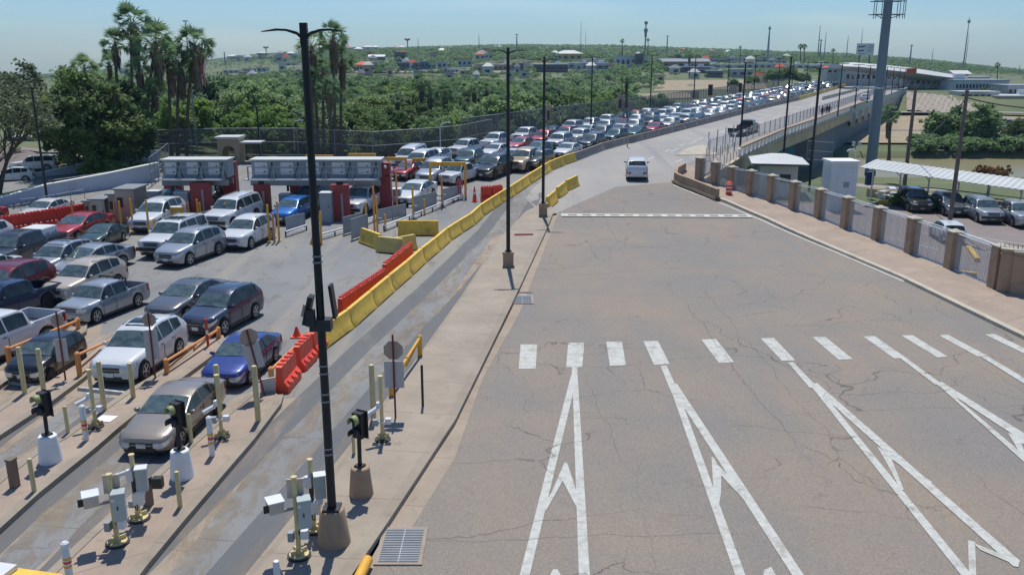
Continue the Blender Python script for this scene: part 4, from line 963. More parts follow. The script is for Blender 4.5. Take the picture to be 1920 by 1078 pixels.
def equip(bx_, by_, ty, label, kind):
    b_ = G(bx_, by_, .15); h = ztop(b_.y, ty)-b_.z; t = thing('equipment_post', label, 'equipment post', b_, 0, 'yellow posts carrying grey equipment boxes'); t.scale = (.86, .86, 1)
    MB().tube((0, 0, 0), (0, 0, h), .075, .07, BY, 12).lathe([(.09, h), (.09, h+.03)], BY, 12).build('post', t)
    mb = MB().lathe([(.34, 0), (.34, .05)], 'metal_dark', 16).lathe([(.28, .05), (.28, .08)], BY, 16)
    for k in range(4): a = PI/4+k*PI/2; mb.box((.16*math.cos(a), .16*math.sin(a), .13), (.2, .04, .12), BY, rz=a)
    mb.build('flange', t)
    if kind == 0:
        MB().box((.27, -.16, h*.60), (.34, .34, .72), 'box_grey', rz=.35).box((.27, -.16, h*.60+.37), (.38, .38, .03), 'box_grey', rz=.35).build('cabinet', t)
        MB().box((-.66, -.33, h*.68), (.3, .02, .2), 'lens_dark', rz=.5).build('lens', t); MB().box((.30, -.345, h*.60), (.03, .02, .1), 'metal_black', rz=.35).build('latch', t); MB().box((.2, -.375, h*.72), (.1, .01, .08), 'plate', rz=.35).build('label_plate', t); MB().path([(.2, -.1, h*.6-.36), (.12, -.1, h*.4), (.05, -.07, h*.3)], .015, 'metal_black', 6).build('conduit', t)
        MB().box((-.55, -.12, h*.68), (.4, .46, .28), 'box_beige', rz=.5).box((-.55, -.12, h*.68+.15), (.46, .5, .03), 'metal_white', rz=.5).tube((-.35, -.08, h*.6), (0, 0, h*.62), .04, .04, 'metal_galv').build('camera_housing', t)
        MB().box((-.02, .13, h*.84), (.46, .04, .5), 'box_beige', rz=.15).box((.06, .12, h*.52), (.06, .03, .9), 'box_beige').build('back_plate', t)
        MB().box((-.17, -.08, h*.28), (.16, .2, .24), 'metal_grey').build('junction_box', t); MB().box((.2, .0, h*.29), (.2, .2, .22), 'metal_white').build('junction_box', t)
    else:
        MB().box((.28, -.1, h*.66), (.32, .3, .62), 'box_grey', rz=.3).box((.28, -.1, h*.66+.32), (.36, .34, .03), 'metal_white', rz=.3).build('cabinet', t)
        MB().box((-.06, -.12, h*.72), (.2, .14, .3), 'metal_white').tube((-.15, -.1, h*.76), (-.42, -.25, h*.74), .06, .06, 'metal_white').build('camera', t)
        MB().box((.12, -.12, h*.36), (.3, .2, .34), 'metal_white').ball((.26, -.2, h*.46), .12, 'metal_white').box((-.1, -.1, h*.27), (.18, .16, .18), 'metal_grey').path([(.1, -.2, h*.3), (.12, -.28, h*.22), (.02, -.2, h*.2), (0, -.08, h*.45)], .015, 'metal_black', 6).build('instruments', t)
        MB().box((0, -.085, h*.52), (.12, .02, .5), 'metal_dark').build('cover_plate', t)
equip(222, 1028, 890, 'yellow post with grey cabinet and beige camera housing on the left island', 0)
equip(262, 982, 853, 'yellow post with cabinet and white instruments behind it on the left island', 1)
equip(562, 1052, 895, 'yellow post with grey cabinet and beige camera housing near the black lamp pole', 0)
equip(590, 1003, 862, 'yellow post with white instruments just left of the black lamp pole', 1)
def signal(bx_, by_, ty, bh, m, label, lean=0):
    b_ = G(bx_, by_, .15); h = ztop(b_.y, ty)-b_.z; t = thing('traffic_signal', label, 'traffic signal', b_, 0, 'two lamp signals on conical bases'); t.scale = (.9, .9, 1)
    MB().lathe([(.38, 0), (.29, bh-.03), (.26, bh)], m, 24).build('base', t)
    MB().box((0, 0, bh+.03), (.26, .26, .06), 'metal_dark').tube((0, 0, bh), (0, .02, h-.7), .065, .065, 'metal_black', 10).build('pole', t)
    hd = MB().box((.0, .05, h-.38), (.34, .24, .74), 'metal_black').box((.05, .16, h-.38), (.42, .02, .82), 'metal_dark')
    hd.build('signal_head', t)
    for k, (z, mm) in enumerate(((h-.2, 'signal_green'), (h-.56, 'metal_dark'))):
        v = MB(); n = 12; vs = []
        for (yy, rr, cut) in ((-.06, .15, 0), (-.36, .16, 1)):
            for i in range(n+1): a = -PI*.15+PI*1.3*i/n; vs.append((-.03+rr*math.cos(a)+yy*-.1, yy+.03, z+rr*math.sin(a)))
        v.add(vs, [(i, i+1, n+2+i, n+1+i) for i in range(n)], mm, True)
        o = v.build('visor', t); md = o.modifiers.new('thick', 'SOLIDIFY'); md.thickness = .015
        MB().lathe([(.13, 0), (.1, .03)], 'lens_dark', 14).build('lens', t, (-.03, -.07, z)).rotation_euler = (PI/2, 0, 0)
    t.rotation_euler.z = R(-28)
signal(97, 872, 735, .85, 'paper_white', 'two lamp signal on the white conical base farther left')
signal(343, 902, 755, .86, 'paper_white', 'two lamp signal on the white conical base in front of the bronze sedan')
signal(678, 935, 773, .85, 'tan_conc', 'two lamp signal on the tan conical base beside the lamp pole')
def octsign(bx_, by_, ty, oy, orr, by2, bw, bh_, label, rz, lean=0):
    b_ = G(bx_, by_, .12); k = ppm(b_); h = ztop(b_.y, ty)-b_.z; t = thing('lane_sign', label, 'sign', b_, rz, 'octagonal lane signs seen from behind')
    t.rotation_euler.y = lean
    MB().box((0, 0, h/2), (.06, .05, h), 'maroon').build('post', t)
    zo = ztop(b_.y, oy)-b_.z; ro = orr/k/.97
    mb = MB(); a8 = [(ro*math.cos(PI/8+i*PI/4), ro*math.sin(PI/8+i*PI/4)) for i in range(8)]
    mb.add([(x, y, zo+z) for y in (.03, .045) for x, z in a8], [tuple(range(8)), tuple(range(15, 7, -1))]+[(i, (i+1) % 8, 8+(i+1) % 8, 8+i) for i in range(8)], 'sign_back').build('octagon_plate', t)
    zb = ztop(b_.y, by2)-b_.z
    MB().box((0, .04, zb), (bw/k, .02, bh_/k), 'sign_board').build('board', t)
octsign(742, 790, 627, 657, 18.5, 703, 36, 52, 'grey octagon sign above a pale board on the lamp strip', 0)
octsign(497, 748, 612, 628, 17, 664, 30, 52, 'leaning octagon sign in front of the blue sedan', R(28), -.17)
octsign(292, 716, 584, 600, 12.5, 647, 24, 58, 'octagon sign with tall board covering the white SUV door', R(18))
octsign(124, 719, 584, 601, 11.5, 657, 20, 44, 'octagon sign with pale board beside the small black car', R(24))
o = MB().box((0, 0, .35), (.55, .03, .7), 'sign_board').build('leaning_board', None, G(503, 742, .05)); o.rotation_euler = (.2, 0, R(30)); tag(o, 'pale grey board leaning low behind the leaning octagon sign', 'board')
o = MB().box((0, 0, .01), (.6, .5, .01), 'paper_white').build('white_sheet', None, G(200, 793, .16), R(-8)); tag(o, 'flat white square sheet lying on the island by the camera post', 'sheet')
o = MB().box((0, 0, 0), (1.3, .05, .1), 'plastic_red').build('red_rail', None, G(982, 445, .2), R(4)); tag(o, 'thin red bar lying on the lamp strip', 'bar')
t = thing('yellow_plate', 'pale yellow steel plate corner at the bottom left edge', 'plate', G(38, 1092, .16), R(-12))
MB().box((.25, 0, .03), (1.5, .5, .04), 'yellow_conc').build('plate', t); MB().box((-.6, -.1, .12), (.8, .6, .12), 'metal_white').build('cover_box', t)
# orange guard rails by the lane islands
def guard(a, b_, ha, hb, label, m='paint_orange', r=.055, pr_=.1, mid=True):
    A, B = G(*a), G(*b_); d_ = B-A; za = ztop(A.y, ha)-A.z; zb = ztop(B.y, hb)-B.z
    t = thing('guard_rail', label, 'guard rail', A, 0, 'orange guard rails')
    for q, h in ((Vector(), za), (d_, zb)): MB().lathe([(pr_, 0), (pr_, h-.03), (pr_*.5, h+.03)], m, 12).build('post', t, (q.x, q.y, q.z-.02))
    MB().tube((0, 0, za-.12), (d_.x, d_.y, d_.z+zb-.12), r, r, m, 10).build('top_rail', t)
    if mid:
        MB().tube((0, 0, za*.4), (d_.x*.55, d_.y*.55, zb*.78), r*.8, r*.8, m, 8).tube((d_.x*.5, d_.y*.5, zb*.45), (d_.x*.5, d_.y*.5, zb*.85), r*.8, r*.8, m, 8).tube((d_.x*.5, d_.y*.5, zb*.5), (d_.x, d_.y, zb*.85), r*.8, r*.8, m, 8).build('brace', t)
guard((20, 694), (148, 622), 649, 596, 'orange guard rail between the white pickup and the small black car')
guard((151, 712), (224, 655), 660, 626, 'orange guard rail between the small black car and the white SUV')
guard((314, 706), (411, 640), 672, 613, 'orange guard rail between the white SUV and the blue sedan')
guard((511, 738), (577, 640), 688, 622, 'orange guard rail in front of the orange plastic barriers')
guard((735, 748), (788, 672), 712, 628, 'orange guard rail on the lamp strip behind the octagonal sign', 'paint_amber', pr_=.1)
# traffic cones and channelizer posts
for (x, y, ty, lb, nm) in ((890, 378, 350, 'orange traffic cone left of the red barrier block', 'traffic_cone'), (861, 362, 337, 'orange traffic cone in front of the white pickup wheel', 'traffic_cone'), (557, 632, 612, 'small red cone behind the orange rail', 'traffic_cone'), (391, 655, 598, 'slim red and white channelizer post beside the grey blue SUV', 'channelizer_post')):
    b_ = G(x, y); h = ztop(b_.y, ty)-b_.z; t = thing(nm, lb, 'cone', b_)
    mb = MB()
    if nm == 'traffic_cone': mb.box((0, 0, .03), (.5, .5, .06), 'plastic_orange').lathe([(.19, .06), (.04, h)], 'plastic_orange', 14)
    else: mb.lathe([(.06, 0), (.05, h)], 'plastic_red', 10)
    mb.build('body', t)
    MB().lathe([(.125 if nm == 'traffic_cone' else .058, h*.5), (.1 if nm == 'traffic_cone' else .056, h*.64)], 'paper_white', 14).build('band', t)
# ---------------------------------------------------------------- inspection booths
def pdim(x0, x1, yt, yb, zoff=0):
    b_ = G((x0+x1)/2, yb, zoff); return b_, (x1-x0)/ppm(b_), ztop(b_.y, yt)-b_.z
def gantry(x0, x1, yb, pillar, legs, label, nwin):
    """overhead equipment header on dark red pillars"""
    b_ = G(x0, yb); k = ppm(b_); W = (x1-x0)/k; zt = ztop(b_.y, 299)-b_.z; zl = ztop(b_.y, 336)-b_.z; zm = ztop(b_.y, 348)-b_.z
    t = thing('inspection_gantry', label, 'gantry', b_)
    h = MB().bx(0, W, .15, 1.7, zl+.1, zt-.1, 'metal_panel'); h.bx(-.1, W+.1, -.15, 1.9, zt-.1, zt, 'roof_pale'); h.bx(0, W, .0, .15, zl+.1, zl+.18, 'metal_panel')
    h.build('header_box', t)
    MB().bx(-.3, W-.2, -1.0, .0, zl, zl+.10, 'roof_pale').build('walkway', t)
    tr = MB().bx(-.1, W, -.1, .1, zm, zl-.02, 'metal_galv').bx(-.1, W, 1.2, 1.4, zm, zl-.02, 'metal_galv'); tr.build('truss', t)
    sw = MB(); pw = W/nwin
    for i in range(nwin):
        sw.bx(i*pw+.12*pw, i*pw+.62*pw, .11, .145, zl+.35, zl+.38+(zt-zl)*.28, 'metal_white'); sw.bx(i*pw+.12*pw, i*pw+.62*pw, .11, .145, zl+.42+(zt-zl)*.30, zt-.25, 'metal_white')
        for z in (zl+.55, zt-.55): sw.box((i*pw+.5*pw, .09, z), (.12, .04, .1), 'trim_black')
    sw.build('access_panels', t)
    for i in range(nwin+1):
        x = i*pw; pc = MB().bx(x-.05, x+.05, -.95, -.87, zl+.08, zl+1.1, 'metal_galv')
        if i < nwin:
            pc.bx(x, x+pw, -.93, -.89, zl+1.04, zl+1.1, 'metal_galv').bx(x, x+pw, -.93, -.89, zl+.6, zl+.64, 'metal_galv')
            pc.box((x+pw*.8, -.5, zl+.7), (.07, .07, 1.4), 'metal_dark', ry=.3).box((x+pw*.95, -.5, zl+.7), (.07, .07, 1.4), 'metal_dark', ry=-.25)
        pc.build('guard_railing', t)
    br = MB()
    for i in range(nwin): br.bx(i*pw+pw*.3, i*pw+pw*.3+.12, .2, .5, zm-.5, zm, 'metal_black').bx(i*pw+pw*.3, i*pw+pw*.62, .2, .5, zm-.12, zm, 'metal_black')
    br.build('hanging_bracket', t)
    (a, c_, ty_, by_) = pillar; q, w_, hh = pdim(a, c_, ty_, by_)
    p_ = MB().box((0, 0, hh/2), (w_, .8, hh), 'paint_red_dark').box((-w_/2-.1, 0, hh*.4), (.16, .5, hh*.8), 'metal_panel').ball((w_*.1, -.45, hh-.3), .13, 'metal_white').box((w_*.25, -.42, hh-1.0), (.25, .04, .12), 'metal_black')
    p_.build('tall_pillar', t, q-b_)
    for (a, c_, ty_, by_) in legs:
        q, w_, hh = pdim(a, c_, ty_, by_)
        p_ = MB().box((0, 0, hh/2), (w_, .5, hh), 'paint_red_dark').box((w_*.12, -.27, hh*.38), (.16, .05, hh*.76), 'metal_galv').box((0, 0, hh+.1), (w_*.35, .3, .3), 'metal_black')
        p_.build('red_panel', t, q-b_)
gantry(312, 432, 392, (423, 448, 303, 376), [(312, 345, 341, 376), (362, 399, 342, 396)], 'left grey equipment gantry over the lanes with one tall dark red pillar', 3)
gantry(477, 716, 396, (714, 735, 305, 390), [(480, 509, 345, 396), (547, 570, 347, 386), (624, 657, 346, 413)], 'long grey equipment gantry with a tall dark red pillar at its right end', 5)
def cabinet(x0, x1, yt, yb, label, m='metal_panel', dep=.9, rz=0):
    q, w_, hh = pdim(x0, x1, yt, yb); t = thing('equipment_cabinet', label, 'cabinet', q, rz, 'grey equipment cabinets between the lanes')
    MB().box((0, 0, hh/2), (w_, dep, hh), m).box((0, 0, hh+.02), (w_+.06, dep+.06, .04), 'metal_white').build('body', t)
    MB().box((0, -dep/2-.012, hh*.52), (w_*.8, .02, hh*.85), m).box((w_*.25, -dep/2-.03, hh*.55), (.05, .03, .16), 'metal_black').build('door', t)
for a in ((282, 304, 358, 392, 'grey cabinet in front of the left end of the left gantry'), (333, 358, 360, 396, 'grey cabinet between the two red panels of the left gantry'), (452, 476, 361, 384, 'grey cabinet right of the first tall red pillar'), (527, 548, 364, 394, 'grey cabinet left of the bright blue car'), (604, 625, 361, 416, 'tall grey cabinet with legs beside the right red panel'), (598, 606, 372, 392, 'narrow white cabinet beside the tall grey cabinet', 'metal_white'), (738, 753, 354, 384, 'pale cabinet right of the second tall red pillar')):
    cabinet(*a)
def booth(x0, x1, yt, yb, label, m, dep=1.6, rz=0):
    q, w_, hh = pdim(x0, x1, yt, yb); t = thing('inspection_booth', label, 'booth', q, rz)
    MB().box((0, 0, hh/2), (w_, dep, hh), m).build('body', t); MB().box((0, 0, hh+.05), (w_+.3, dep+.3, .1), 'roof_grey').build('roof', t)
    MB().box((-w_*.25, -dep/2-.015, hh*.62), (w_*.3, .03, hh*.3), 'window_dark').build('window', t); MB().box((w_*.22, -dep/2-.015, hh*.48), (w_*.36, .03, hh*.86), 'stainless').box((w_*.36, -dep/2-.04, hh*.5), (.05, .04, .14), 'metal_black').build('door', t)
booth(186, 212, 371, 412, 'metal clad booth with grey sloping roof behind the red sedan', 'stainless', 2.2)
booth(166, 184, 377, 412, 'small beige booth wall with dark window at the end of the red barrier row', 'booth_beige', .8)
booth(234, 268, 352, 412, 'taller metal clad booth left of the white hatchback lane', 'stainless', 2.4)
booth(213, 233, 364, 414, 'narrow beige booth with dark windows between the metal clad booths', 'booth_beige', 1.0)
# yellow posts among the booths
YP = [(139, 421, 375), (161, 412, 377), (199, 410, 376), (218, 418, 380), (228, 424, 377), (251, 438, 373), (242, 436, 408), (281, 447, 375), (291, 441, 411), (355, 413, 380), (372, 410, 374), (377, 412, 380), (425, 425, 381), (446, 420, 377), (506, 455, 384), (515, 455, 400), (524, 453, 378), (687, 430, 379), (703, 440, 350), (708, 435, 369), (723, 432, 402), (745, 399, 319), (775, 410, 351), (796, 402, 373), (829, 388, 330), (841, 378, 357)]
yp = Proto(lambda: None)
for i, (x, yb, yt) in enumerate(YP):
    b_ = G(x, yb, .02); h = ztop(b_.y, yt)-b_.z; t = thing('booth_post', '', 'post', b_, 0, 'slim amber posts among the booths')
    nb = 'metal clad booths' if x < 260 else 'white crossover at the left booth' if x < 330 else 'first tall red pillar' if x < 450 else 'lane left of the black lamp pole' if x < 530 else 'mesh gate leaves' if x < 760 else 'white pickup lane'
    same = [j for j, q in enumerate(YP) if (q[0] < 260) == (x < 260) and (('a' if q[0] < 260 else 'b' if q[0] < 330 else 'c' if q[0] < 450 else 'd' if q[0] < 530 else 'e' if q[0] < 760 else 'f') == ('a' if x < 260 else 'b' if x < 330 else 'c' if x < 450 else 'd' if x < 530 else 'e' if x < 760 else 'f'))]
    t['label'] = f'amber post by the {nb}, {ORD[sorted(same, key=lambda j: YP[j][0]).index(i)]} from the left'
    MB().tube((0, 0, 0), (0, 0, h), .075, .075, 'paint_amber' if i % 3 else 'paint_orange', 8).build('post', t)
    if i % 2 == 0: MB().lathe([(.2, 0), (.14, .1), (.09, .12)], 'bollard_yellow', 8).build('footing', t)
    if x in (708, 775, 829): MB().box((-.2, 0, .9), (.25, .2, .18), 'metal_white').build('junction_box', t); MB().box((.2, 0, .9), (.25, .2, .18), 'metal_grey').build('junction_box', t)
# leaning yellow A post at the end of rail
t = thing('raised_arm_post', 'tilted bright yellow arm on a short post right of the black lamp pole', 'arm', G(593, 458))
MB().tube((.5, 0, 0), (.0, 0, .1), .08, .08, 'paint_amber').tube((-.35, 0, .0), (.4, 0, ztop(G(593, 458).y, 400)-G(593, 458).z), .1, .08, 'paint_amber', 10).tube((.35, 0, 0), (.38, .0, 2.2), .07, .07, 'paint_amber').build('arm', t)
# yellow height bars over the lanes
def portal(x0, x1, yt, legs, label, m='paint_amber', off=.0):
    yb = sum(l[1] for l in legs)/len(legs); b_ = G(x0, yb); zt = ztop(b_.y, yt)-b_.z; k = ppm(b_); W = (x1-x0)/k
    t = thing('height_bar', label, 'height bar', b_, 0, 'yellow height bars over the lanes'); MB().bx(0, W, -.12, .12, zt-.3, zt, m).build('beam', t)
    for (x, _) in legs: xx = (x-x0)/k; MB().bx(xx-.1, xx+.1, -.09, .09, -.1, zt-.3, m).build('leg', t)
portal(726, 764, 295, [(762, 336), (730, 336)], 'yellow height bar ending just right of the second tall red pillar')
portal(774, 838, 297, [(775, 332), (836, 332)], 'yellow height bar behind the white pickup')
portal(806, 874, 304, [(808, 366), (873, 374)], 'nearest yellow height bar over the white pickup')
portal(655, 706, 288, [(657, 318), (704, 318)], 'yellow height bar behind the long gantry')
portal(575, 626, 291, [(577, 318), (624, 318)], 'yellow height bar behind the black lamp pole')
# grey mesh gate leaves along the right hand edge of the booths
def leaf(x0, yb0, x1, yb1, yt0, yt1, label):
    A, B = G(x0, yb0), G(x1, yb1); d_ = B-A; h = (ztop(A.y, yt0)-A.z + ztop(B.y, yt1)-B.z)/2; L = d_.length
    t = thing('mesh_screen', label, 'mesh panel', A, math.atan2(d_.y, d_.x), 'grey mesh panels along the booths')
    f = MB().bx(0, L, -.03, .03, .1, .17, 'metal_grey').bx(0, L, -.03, .03, h-.06, h, 'metal_grey'); n = max(1, round(L/1.4))
    for i in range(n+1): f.bx(i*L/n-.03, i*L/n+.03, -.035, .035, 0, h, 'metal_grey')
    f.build('frame', t); MB().bx(.02, L-.02, -.012, .012, .15, h-.05, 'metal_panel').build('mesh', t)
leaf(538, 436, 572, 427, 407, 399, 'mesh panel left of the black lamp pole near the bright blue car')
leaf(645, 441, 681, 430, 411, 394, 'mesh panel right of the tall grey cabinet')
leaf(660, 451, 690, 440, 414, 398, 'mesh panel beside the angled yellow barrier')
leaf(710, 418, 761, 404, 395, 378, 'mesh panel in front of the second tall red pillar')
leaf(775, 401, 818, 388, 369, 357, 'mesh panel in front of the white sedan')
leaf(831, 382, 858, 374, 354, 347, 'mesh panel at the nearest yellow height bar')
leaf(352, 428, 414, 406, 402, 390, 'low grey panel wall right of the white crossover')
# low white guide rails on short feet
def guide(pts, label):
    q = gp(pts); t = thing('guide_rail', label, 'guide rail', q[0])
    MB().path([p-q[0]+Vector((0, 0, .38)) for p in q], .07, 'metal_white', 8).path([p-q[0]+Vector((0, .25, .16)) for p in q], .05, 'metal_white', 6).build('rail', t)
    f = MB()
    for p in densify(q, 1.6): f.tube(p-q[0], p-q[0]+Vector((0, 0, .4)), .05, .05, 'metal_dark', 6)
    f.build('feet', t)
guide([(536, 445), (575, 432)], 'short low white guide rail left of the black lamp pole')
guide([(598, 451), (657, 434), (720, 408)], 'low white guide rail from the tilted yellow arm to the mesh panels')
guide([(720, 434), (790, 405), (868, 373)], 'long low white guide rail beside the closed lane')
o = thing('yellow_crate', 'amber crate on the low panel wall behind the white crossover', 'crate', G(333, 424)+Vector((0, 0, .9)))
MB().box((0, 0, .25), (.9, .5, .5), 'paint_amber').box((0, 0, .52), (.8, .4, .06), 'paper_white').build('crate', o)
# arch shelter behind the gantries
q, w_, hh = pdim(412, 452, 260, 306); t = thing('arched_shelter', 'small pale arched shelter with a flat roof behind the left gantry', 'shelter', q)
mb = MB(); n = 8; hw_ = w_/2
prof = [(-hw_, 0), (-hw_, hh), (hw_, hh), (hw_, 0), (hw_*.6, 0)]+[(hw_*.6*math.cos(a), hh*.45+hw_*.6*math.sin(a)) for a in [PI*i/n for i in range(n+1)]]+[(-hw_*.6, 0)]
mb.add([(x, y, z) for y in (-.3, 1.8) for x, z in prof], [tuple(range(len(prof)))]+[tuple(range(2*len(prof)-1, len(prof)-1, -1))]+[(i, (i+1) % len(prof), len(prof)+(i+1) % len(prof), len(prof)+i) for i in range(len(prof))], 'wallb_tan').build('wall', t)
MB().bx(-hw_-.2, hw_+.1, -.5, 2.0, hh, hh+.2, 'roof_pale').bx(hw_, hw_+2.2, -.2, 1.8, hh-.5, hh-.35, 'roof_pale').bx(hw_+2.0, hw_+2.1, -.1, 0, 0, hh-.4, 'metal_black').build('roof', t)
# ---------------------------------------------------------------- fences and white walls on the left
def fence(pl, h, label, step, meshm, name='mesh_fence', rails=3, pr=.05, m='metal_galv'):
    q = densify(pl, step); t = thing(name, label, 'fence', q[0]); rs = MB(); ms = MB()
    posts([p-q[0] for p in q], t, pr, h+.05, m)
    for a, b_ in zip(q[:-1], q[1:]):
        a, b_ = a-q[0], b_-q[0]
        for k in range(rails): z = h*(k/(rails-1)) if rails > 1 else h; z = max(.08, z); rs.tube(a+Vector((0, 0, z)), b_+Vector((0, 0, z)), pr*.7, pr*.7, m, 5)
        if meshm: ms.add([a, b_, b_+Vector((0, 0, h)), a+Vector((0, 0, h))], [(0, 1, 2, 3)], meshm)
    rs.build('rails', t)
    if meshm: ms.build('mesh', t)
    return t
fence(gp([(300, 296), (420, 292), (560, 292), (700, 300), (790, 293), (860, 286), (922, 270)]), 2.9, 'long grey chain link fence with three rails behind the booths', 3.2, 'screen_mesh')
dl = [Vector((p.x, p.y, 2.)) for p in clipY(DECK_L, 98) if p.y < 300]
fence([G(935, 266)]+dl, 3.3, 'dark screened fence along the far side of the queue on the bridge', 3.2, 'screen_mesh', rails=2)
fence(gp([(40, 398), (80, 393), (160, 378)]), 1.0, 'short picket railing by the white sedan behind the red barriers', 1.0, None, 'picket_railing', 2, .03)
fence(gp([(95, 367), (200, 352), (300, 338)]), 1.3, 'chain link fence on top of the white kerb wall', 2.2, 'chainlink', 'mesh_fence', 2, .035)
fence(gp([(285, 350), (300, 338), (320, 318)]), 2.6, 'tall bar fence panel left of the left gantry', 1.4, 'chainlink', 'bar_fence', 3, .04)
fence([PD(1512, 300, 92), PD(1560, 304, 91)], 2.0, 'bar fence right of the guard shelter', 1.2, 'chainlink', 'bar_fence', 3, .03)
def wallthing(pl, tops, base_z, w_, m, label):
    t = thing('boundary_wall', label, 'wall', pl[0]); mb = MB(); vs = []
    a = offs(pl, w_/2); b_ = offs(pl, -w_/2); o_ = pl[0]
    for i, (A, B) in enumerate(zip(a, b_)):
        zt = ztop(pl[i].y, tops[i])
        for q, z in ((A, base_z), (A, zt), (B, zt), (B, base_z)): vs.append((q.x-o_.x, q.y-o_.y, z-o_.z))
    n = len(pl); mb.add(vs, [(i*4+j, i*4+(j+1) % 4, i*4+4+(j+1) % 4, i*4+4+j) for i in range(n-1) for j in range(4)] + [(3, 2, 1, 0), (4*n-4, 4*n-3, 4*n-2, 4*n-1)], m); mb.build('wall', t)
    cp = MB(); vs = []
    a = offs(pl, w_/2+.06); b_ = offs(pl, -w_/2-.06)
    for i, (A, B) in enumerate(zip(a, b_)):
        zt = ztop(pl[i].y, tops[i])
        for q, z in ((A, zt), (A, zt+.08), (B, zt+.08), (B, zt)): vs.append((q.x-o_.x, q.y-o_.y, z-o_.z))
    cp.add(vs, [(i*4+j, i*4+(j+1) % 4, i*4+4+(j+1) % 4, i*4+4+j) for i in range(n-1) for j in range(4)] + [(3, 2, 1, 0), (4*n-4, 4*n-3, 4*n-2, 4*n-1)], 'paper_white'); cp.build('coping', t)
wallthing(gp([(-60, 405), (0, 386), (90, 370), (200, 354), (300, 338)]), [385, 372, 347, 327, 306], -.3, .3, 'wall_white', 'long low white kerb wall left of the booths')
lw1 = [PD(-60, 372, 80), PD(10, 362, 80), PD(80, 350, 82), PD(150, 335, 84), PD(190, 325, 86), PD(240, 316, 88), PD(299, 306, 90)]
wallthing(lw1, [345, 337, 324, 309, 297, 285, 283], 0, .3, 'wall_white', 'tall white boundary wall behind the big dark tree')
# grass verge between the two white walls
def verge():
    A = gp([(-60, 405), (0, 386), (90, 370), (200, 354), (300, 338)]); T = [385, 372, 347, 327, 306]
    vs = []; 
    for i in range(5):
        a = A[i]; zt = ztop(a.y, T[i])-.12; b_ = lw1[[0, 1, 2, 4, 6][i]]
        for k in range(4):
            t_ = k/3; p = Vector((a.x, a.y, zt)).lerp(Vector((b_.x, b_.y, b_.z)), t_); vs.append((p.x, p.y+.1, p.z+(.25 if 0 < k < 3 else 0)))
    me = bpy.data.meshes.new('verge'); me.from_pydata(vs, [], [(i*4+k, i*4+k+1, i*4+k+5, i*4+k+4) for i in range(4) for k in range(3)]); me.materials.append(M['grass']); me.update()
    o = obj('grass_verge', me); o['kind'] = 'structure'
    for p in me.polygons: p.use_smooth = True
verge()
# ---------------------------------------------------------------- vehicles
CT = {
 'sedan': dict(L=4.75, W=1.82, wb=2.78, fo=.92, wr=.33, top=[(0, .60), (.04, .70), (.25, .80), (.7, .90), (1.35, .98), (2.15, 1.36), (2.7, 1.45), (3.3, 1.41), (4.0, 1.10), (4.12, 1.07), (4.55, 1.05), (4.68, 1.0), (4.75, .70)],
      belt=[(0, .52), (.3, .72), (1.3, .90), (3, .96), (4.2, 1.0), (4.6, .97), (4.75, .62)], ws=(1.38, 2.12), rw=(3.34, 3.98), sg=(1.55, 3.86), pil=[2.62, 3.42], mz=.98),
 'suv': dict(L=4.65, W=1.86, wb=2.72, fo=.93, wr=.37, top=[(0, .72), (.04, .86), (.25, .97), (.7, 1.04), (1.22, 1.11), (1.9, 1.58), (2.3, 1.70), (2.8, 1.735), (3.4, 1.70), (4.0, 1.60), (4.45, 1.25), (4.58, 1.12), (4.65, .78)],
      belt=[(0, .62), (.3, .86), (1.2, 1.03), (3, 1.11), (4.0, 1.20), (4.4, 1.14), (4.65, .68)], ws=(1.26, 1.87), rw=(4.03, 4.43), sg=(1.38, 3.92), pil=[2.42, 3.30], mz=1.14, rails=True),
 'boxy': dict(L=4.75, W=1.9, wb=2.8, fo=.92, wr=.38, top=[(0, .80), (.03, .98), (.2, 1.04), (.7, 1.09), (1.3, 1.14), (1.85, 1.68), (2.3, 1.76), (3.9, 1.77), (4.45, 1.70), (4.66, 1.2), (4.72, 1.12), (4.75, .8)],
      belt=[(0, .68), (.2, .92), (1.2, 1.06), (3, 1.12), (4.5, 1.14), (4.75, .7)], ws=(1.34, 1.82), rw=(4.47, 4.64), sg=(1.45, 4.4), pil=[2.45, 3.40], mz=1.16, rails=True),
 'hatch': dict(L=3.85, W=1.68, wb=2.46, fo=.76, wr=.30, top=[(0, .62), (.04, .76), (.2, .88), (.6, .98), (.95, 1.05), (1.6, 1.44), (2.1, 1.51), (3.0, 1.48), (3.45, 1.38), (3.72, 1.02), (3.8, .95), (3.85, .66)],
      belt=[(0, .55), (.3, .80), (1, .94), (2.6, 1.0), (3.6, 1.04), (3.85, .62)], ws=(1.0, 1.58), rw=(3.47, 3.70), sg=(1.12, 3.3), pil=[2.05, 2.9], mz=1.04),
 'pickup': dict(L=5.5, W=1.94, wb=3.45, fo=.95, wr=.40, top=[(0, .84), (.03, 1.02), (.25, 1.09), (.8, 1.13), (1.35, 1.17), (1.95, 1.70), (2.3, 1.79), (3.35, 1.79), (3.6, 1.70), (3.72, 1.2), (3.74, 1.17), (5.45, 1.17), (5.5, .8)],
      belt=[(0, .74), (.2, .96), (1.2, 1.08), (3.7, 1.12), (5.45, 1.16), (5.5, .72)], ws=(1.4, 1.92), rw=(3.62, 3.70), sg=(1.5, 3.55), pil=[2.55], mz=1.2, bed=(3.86, 5.40, .72)),
}
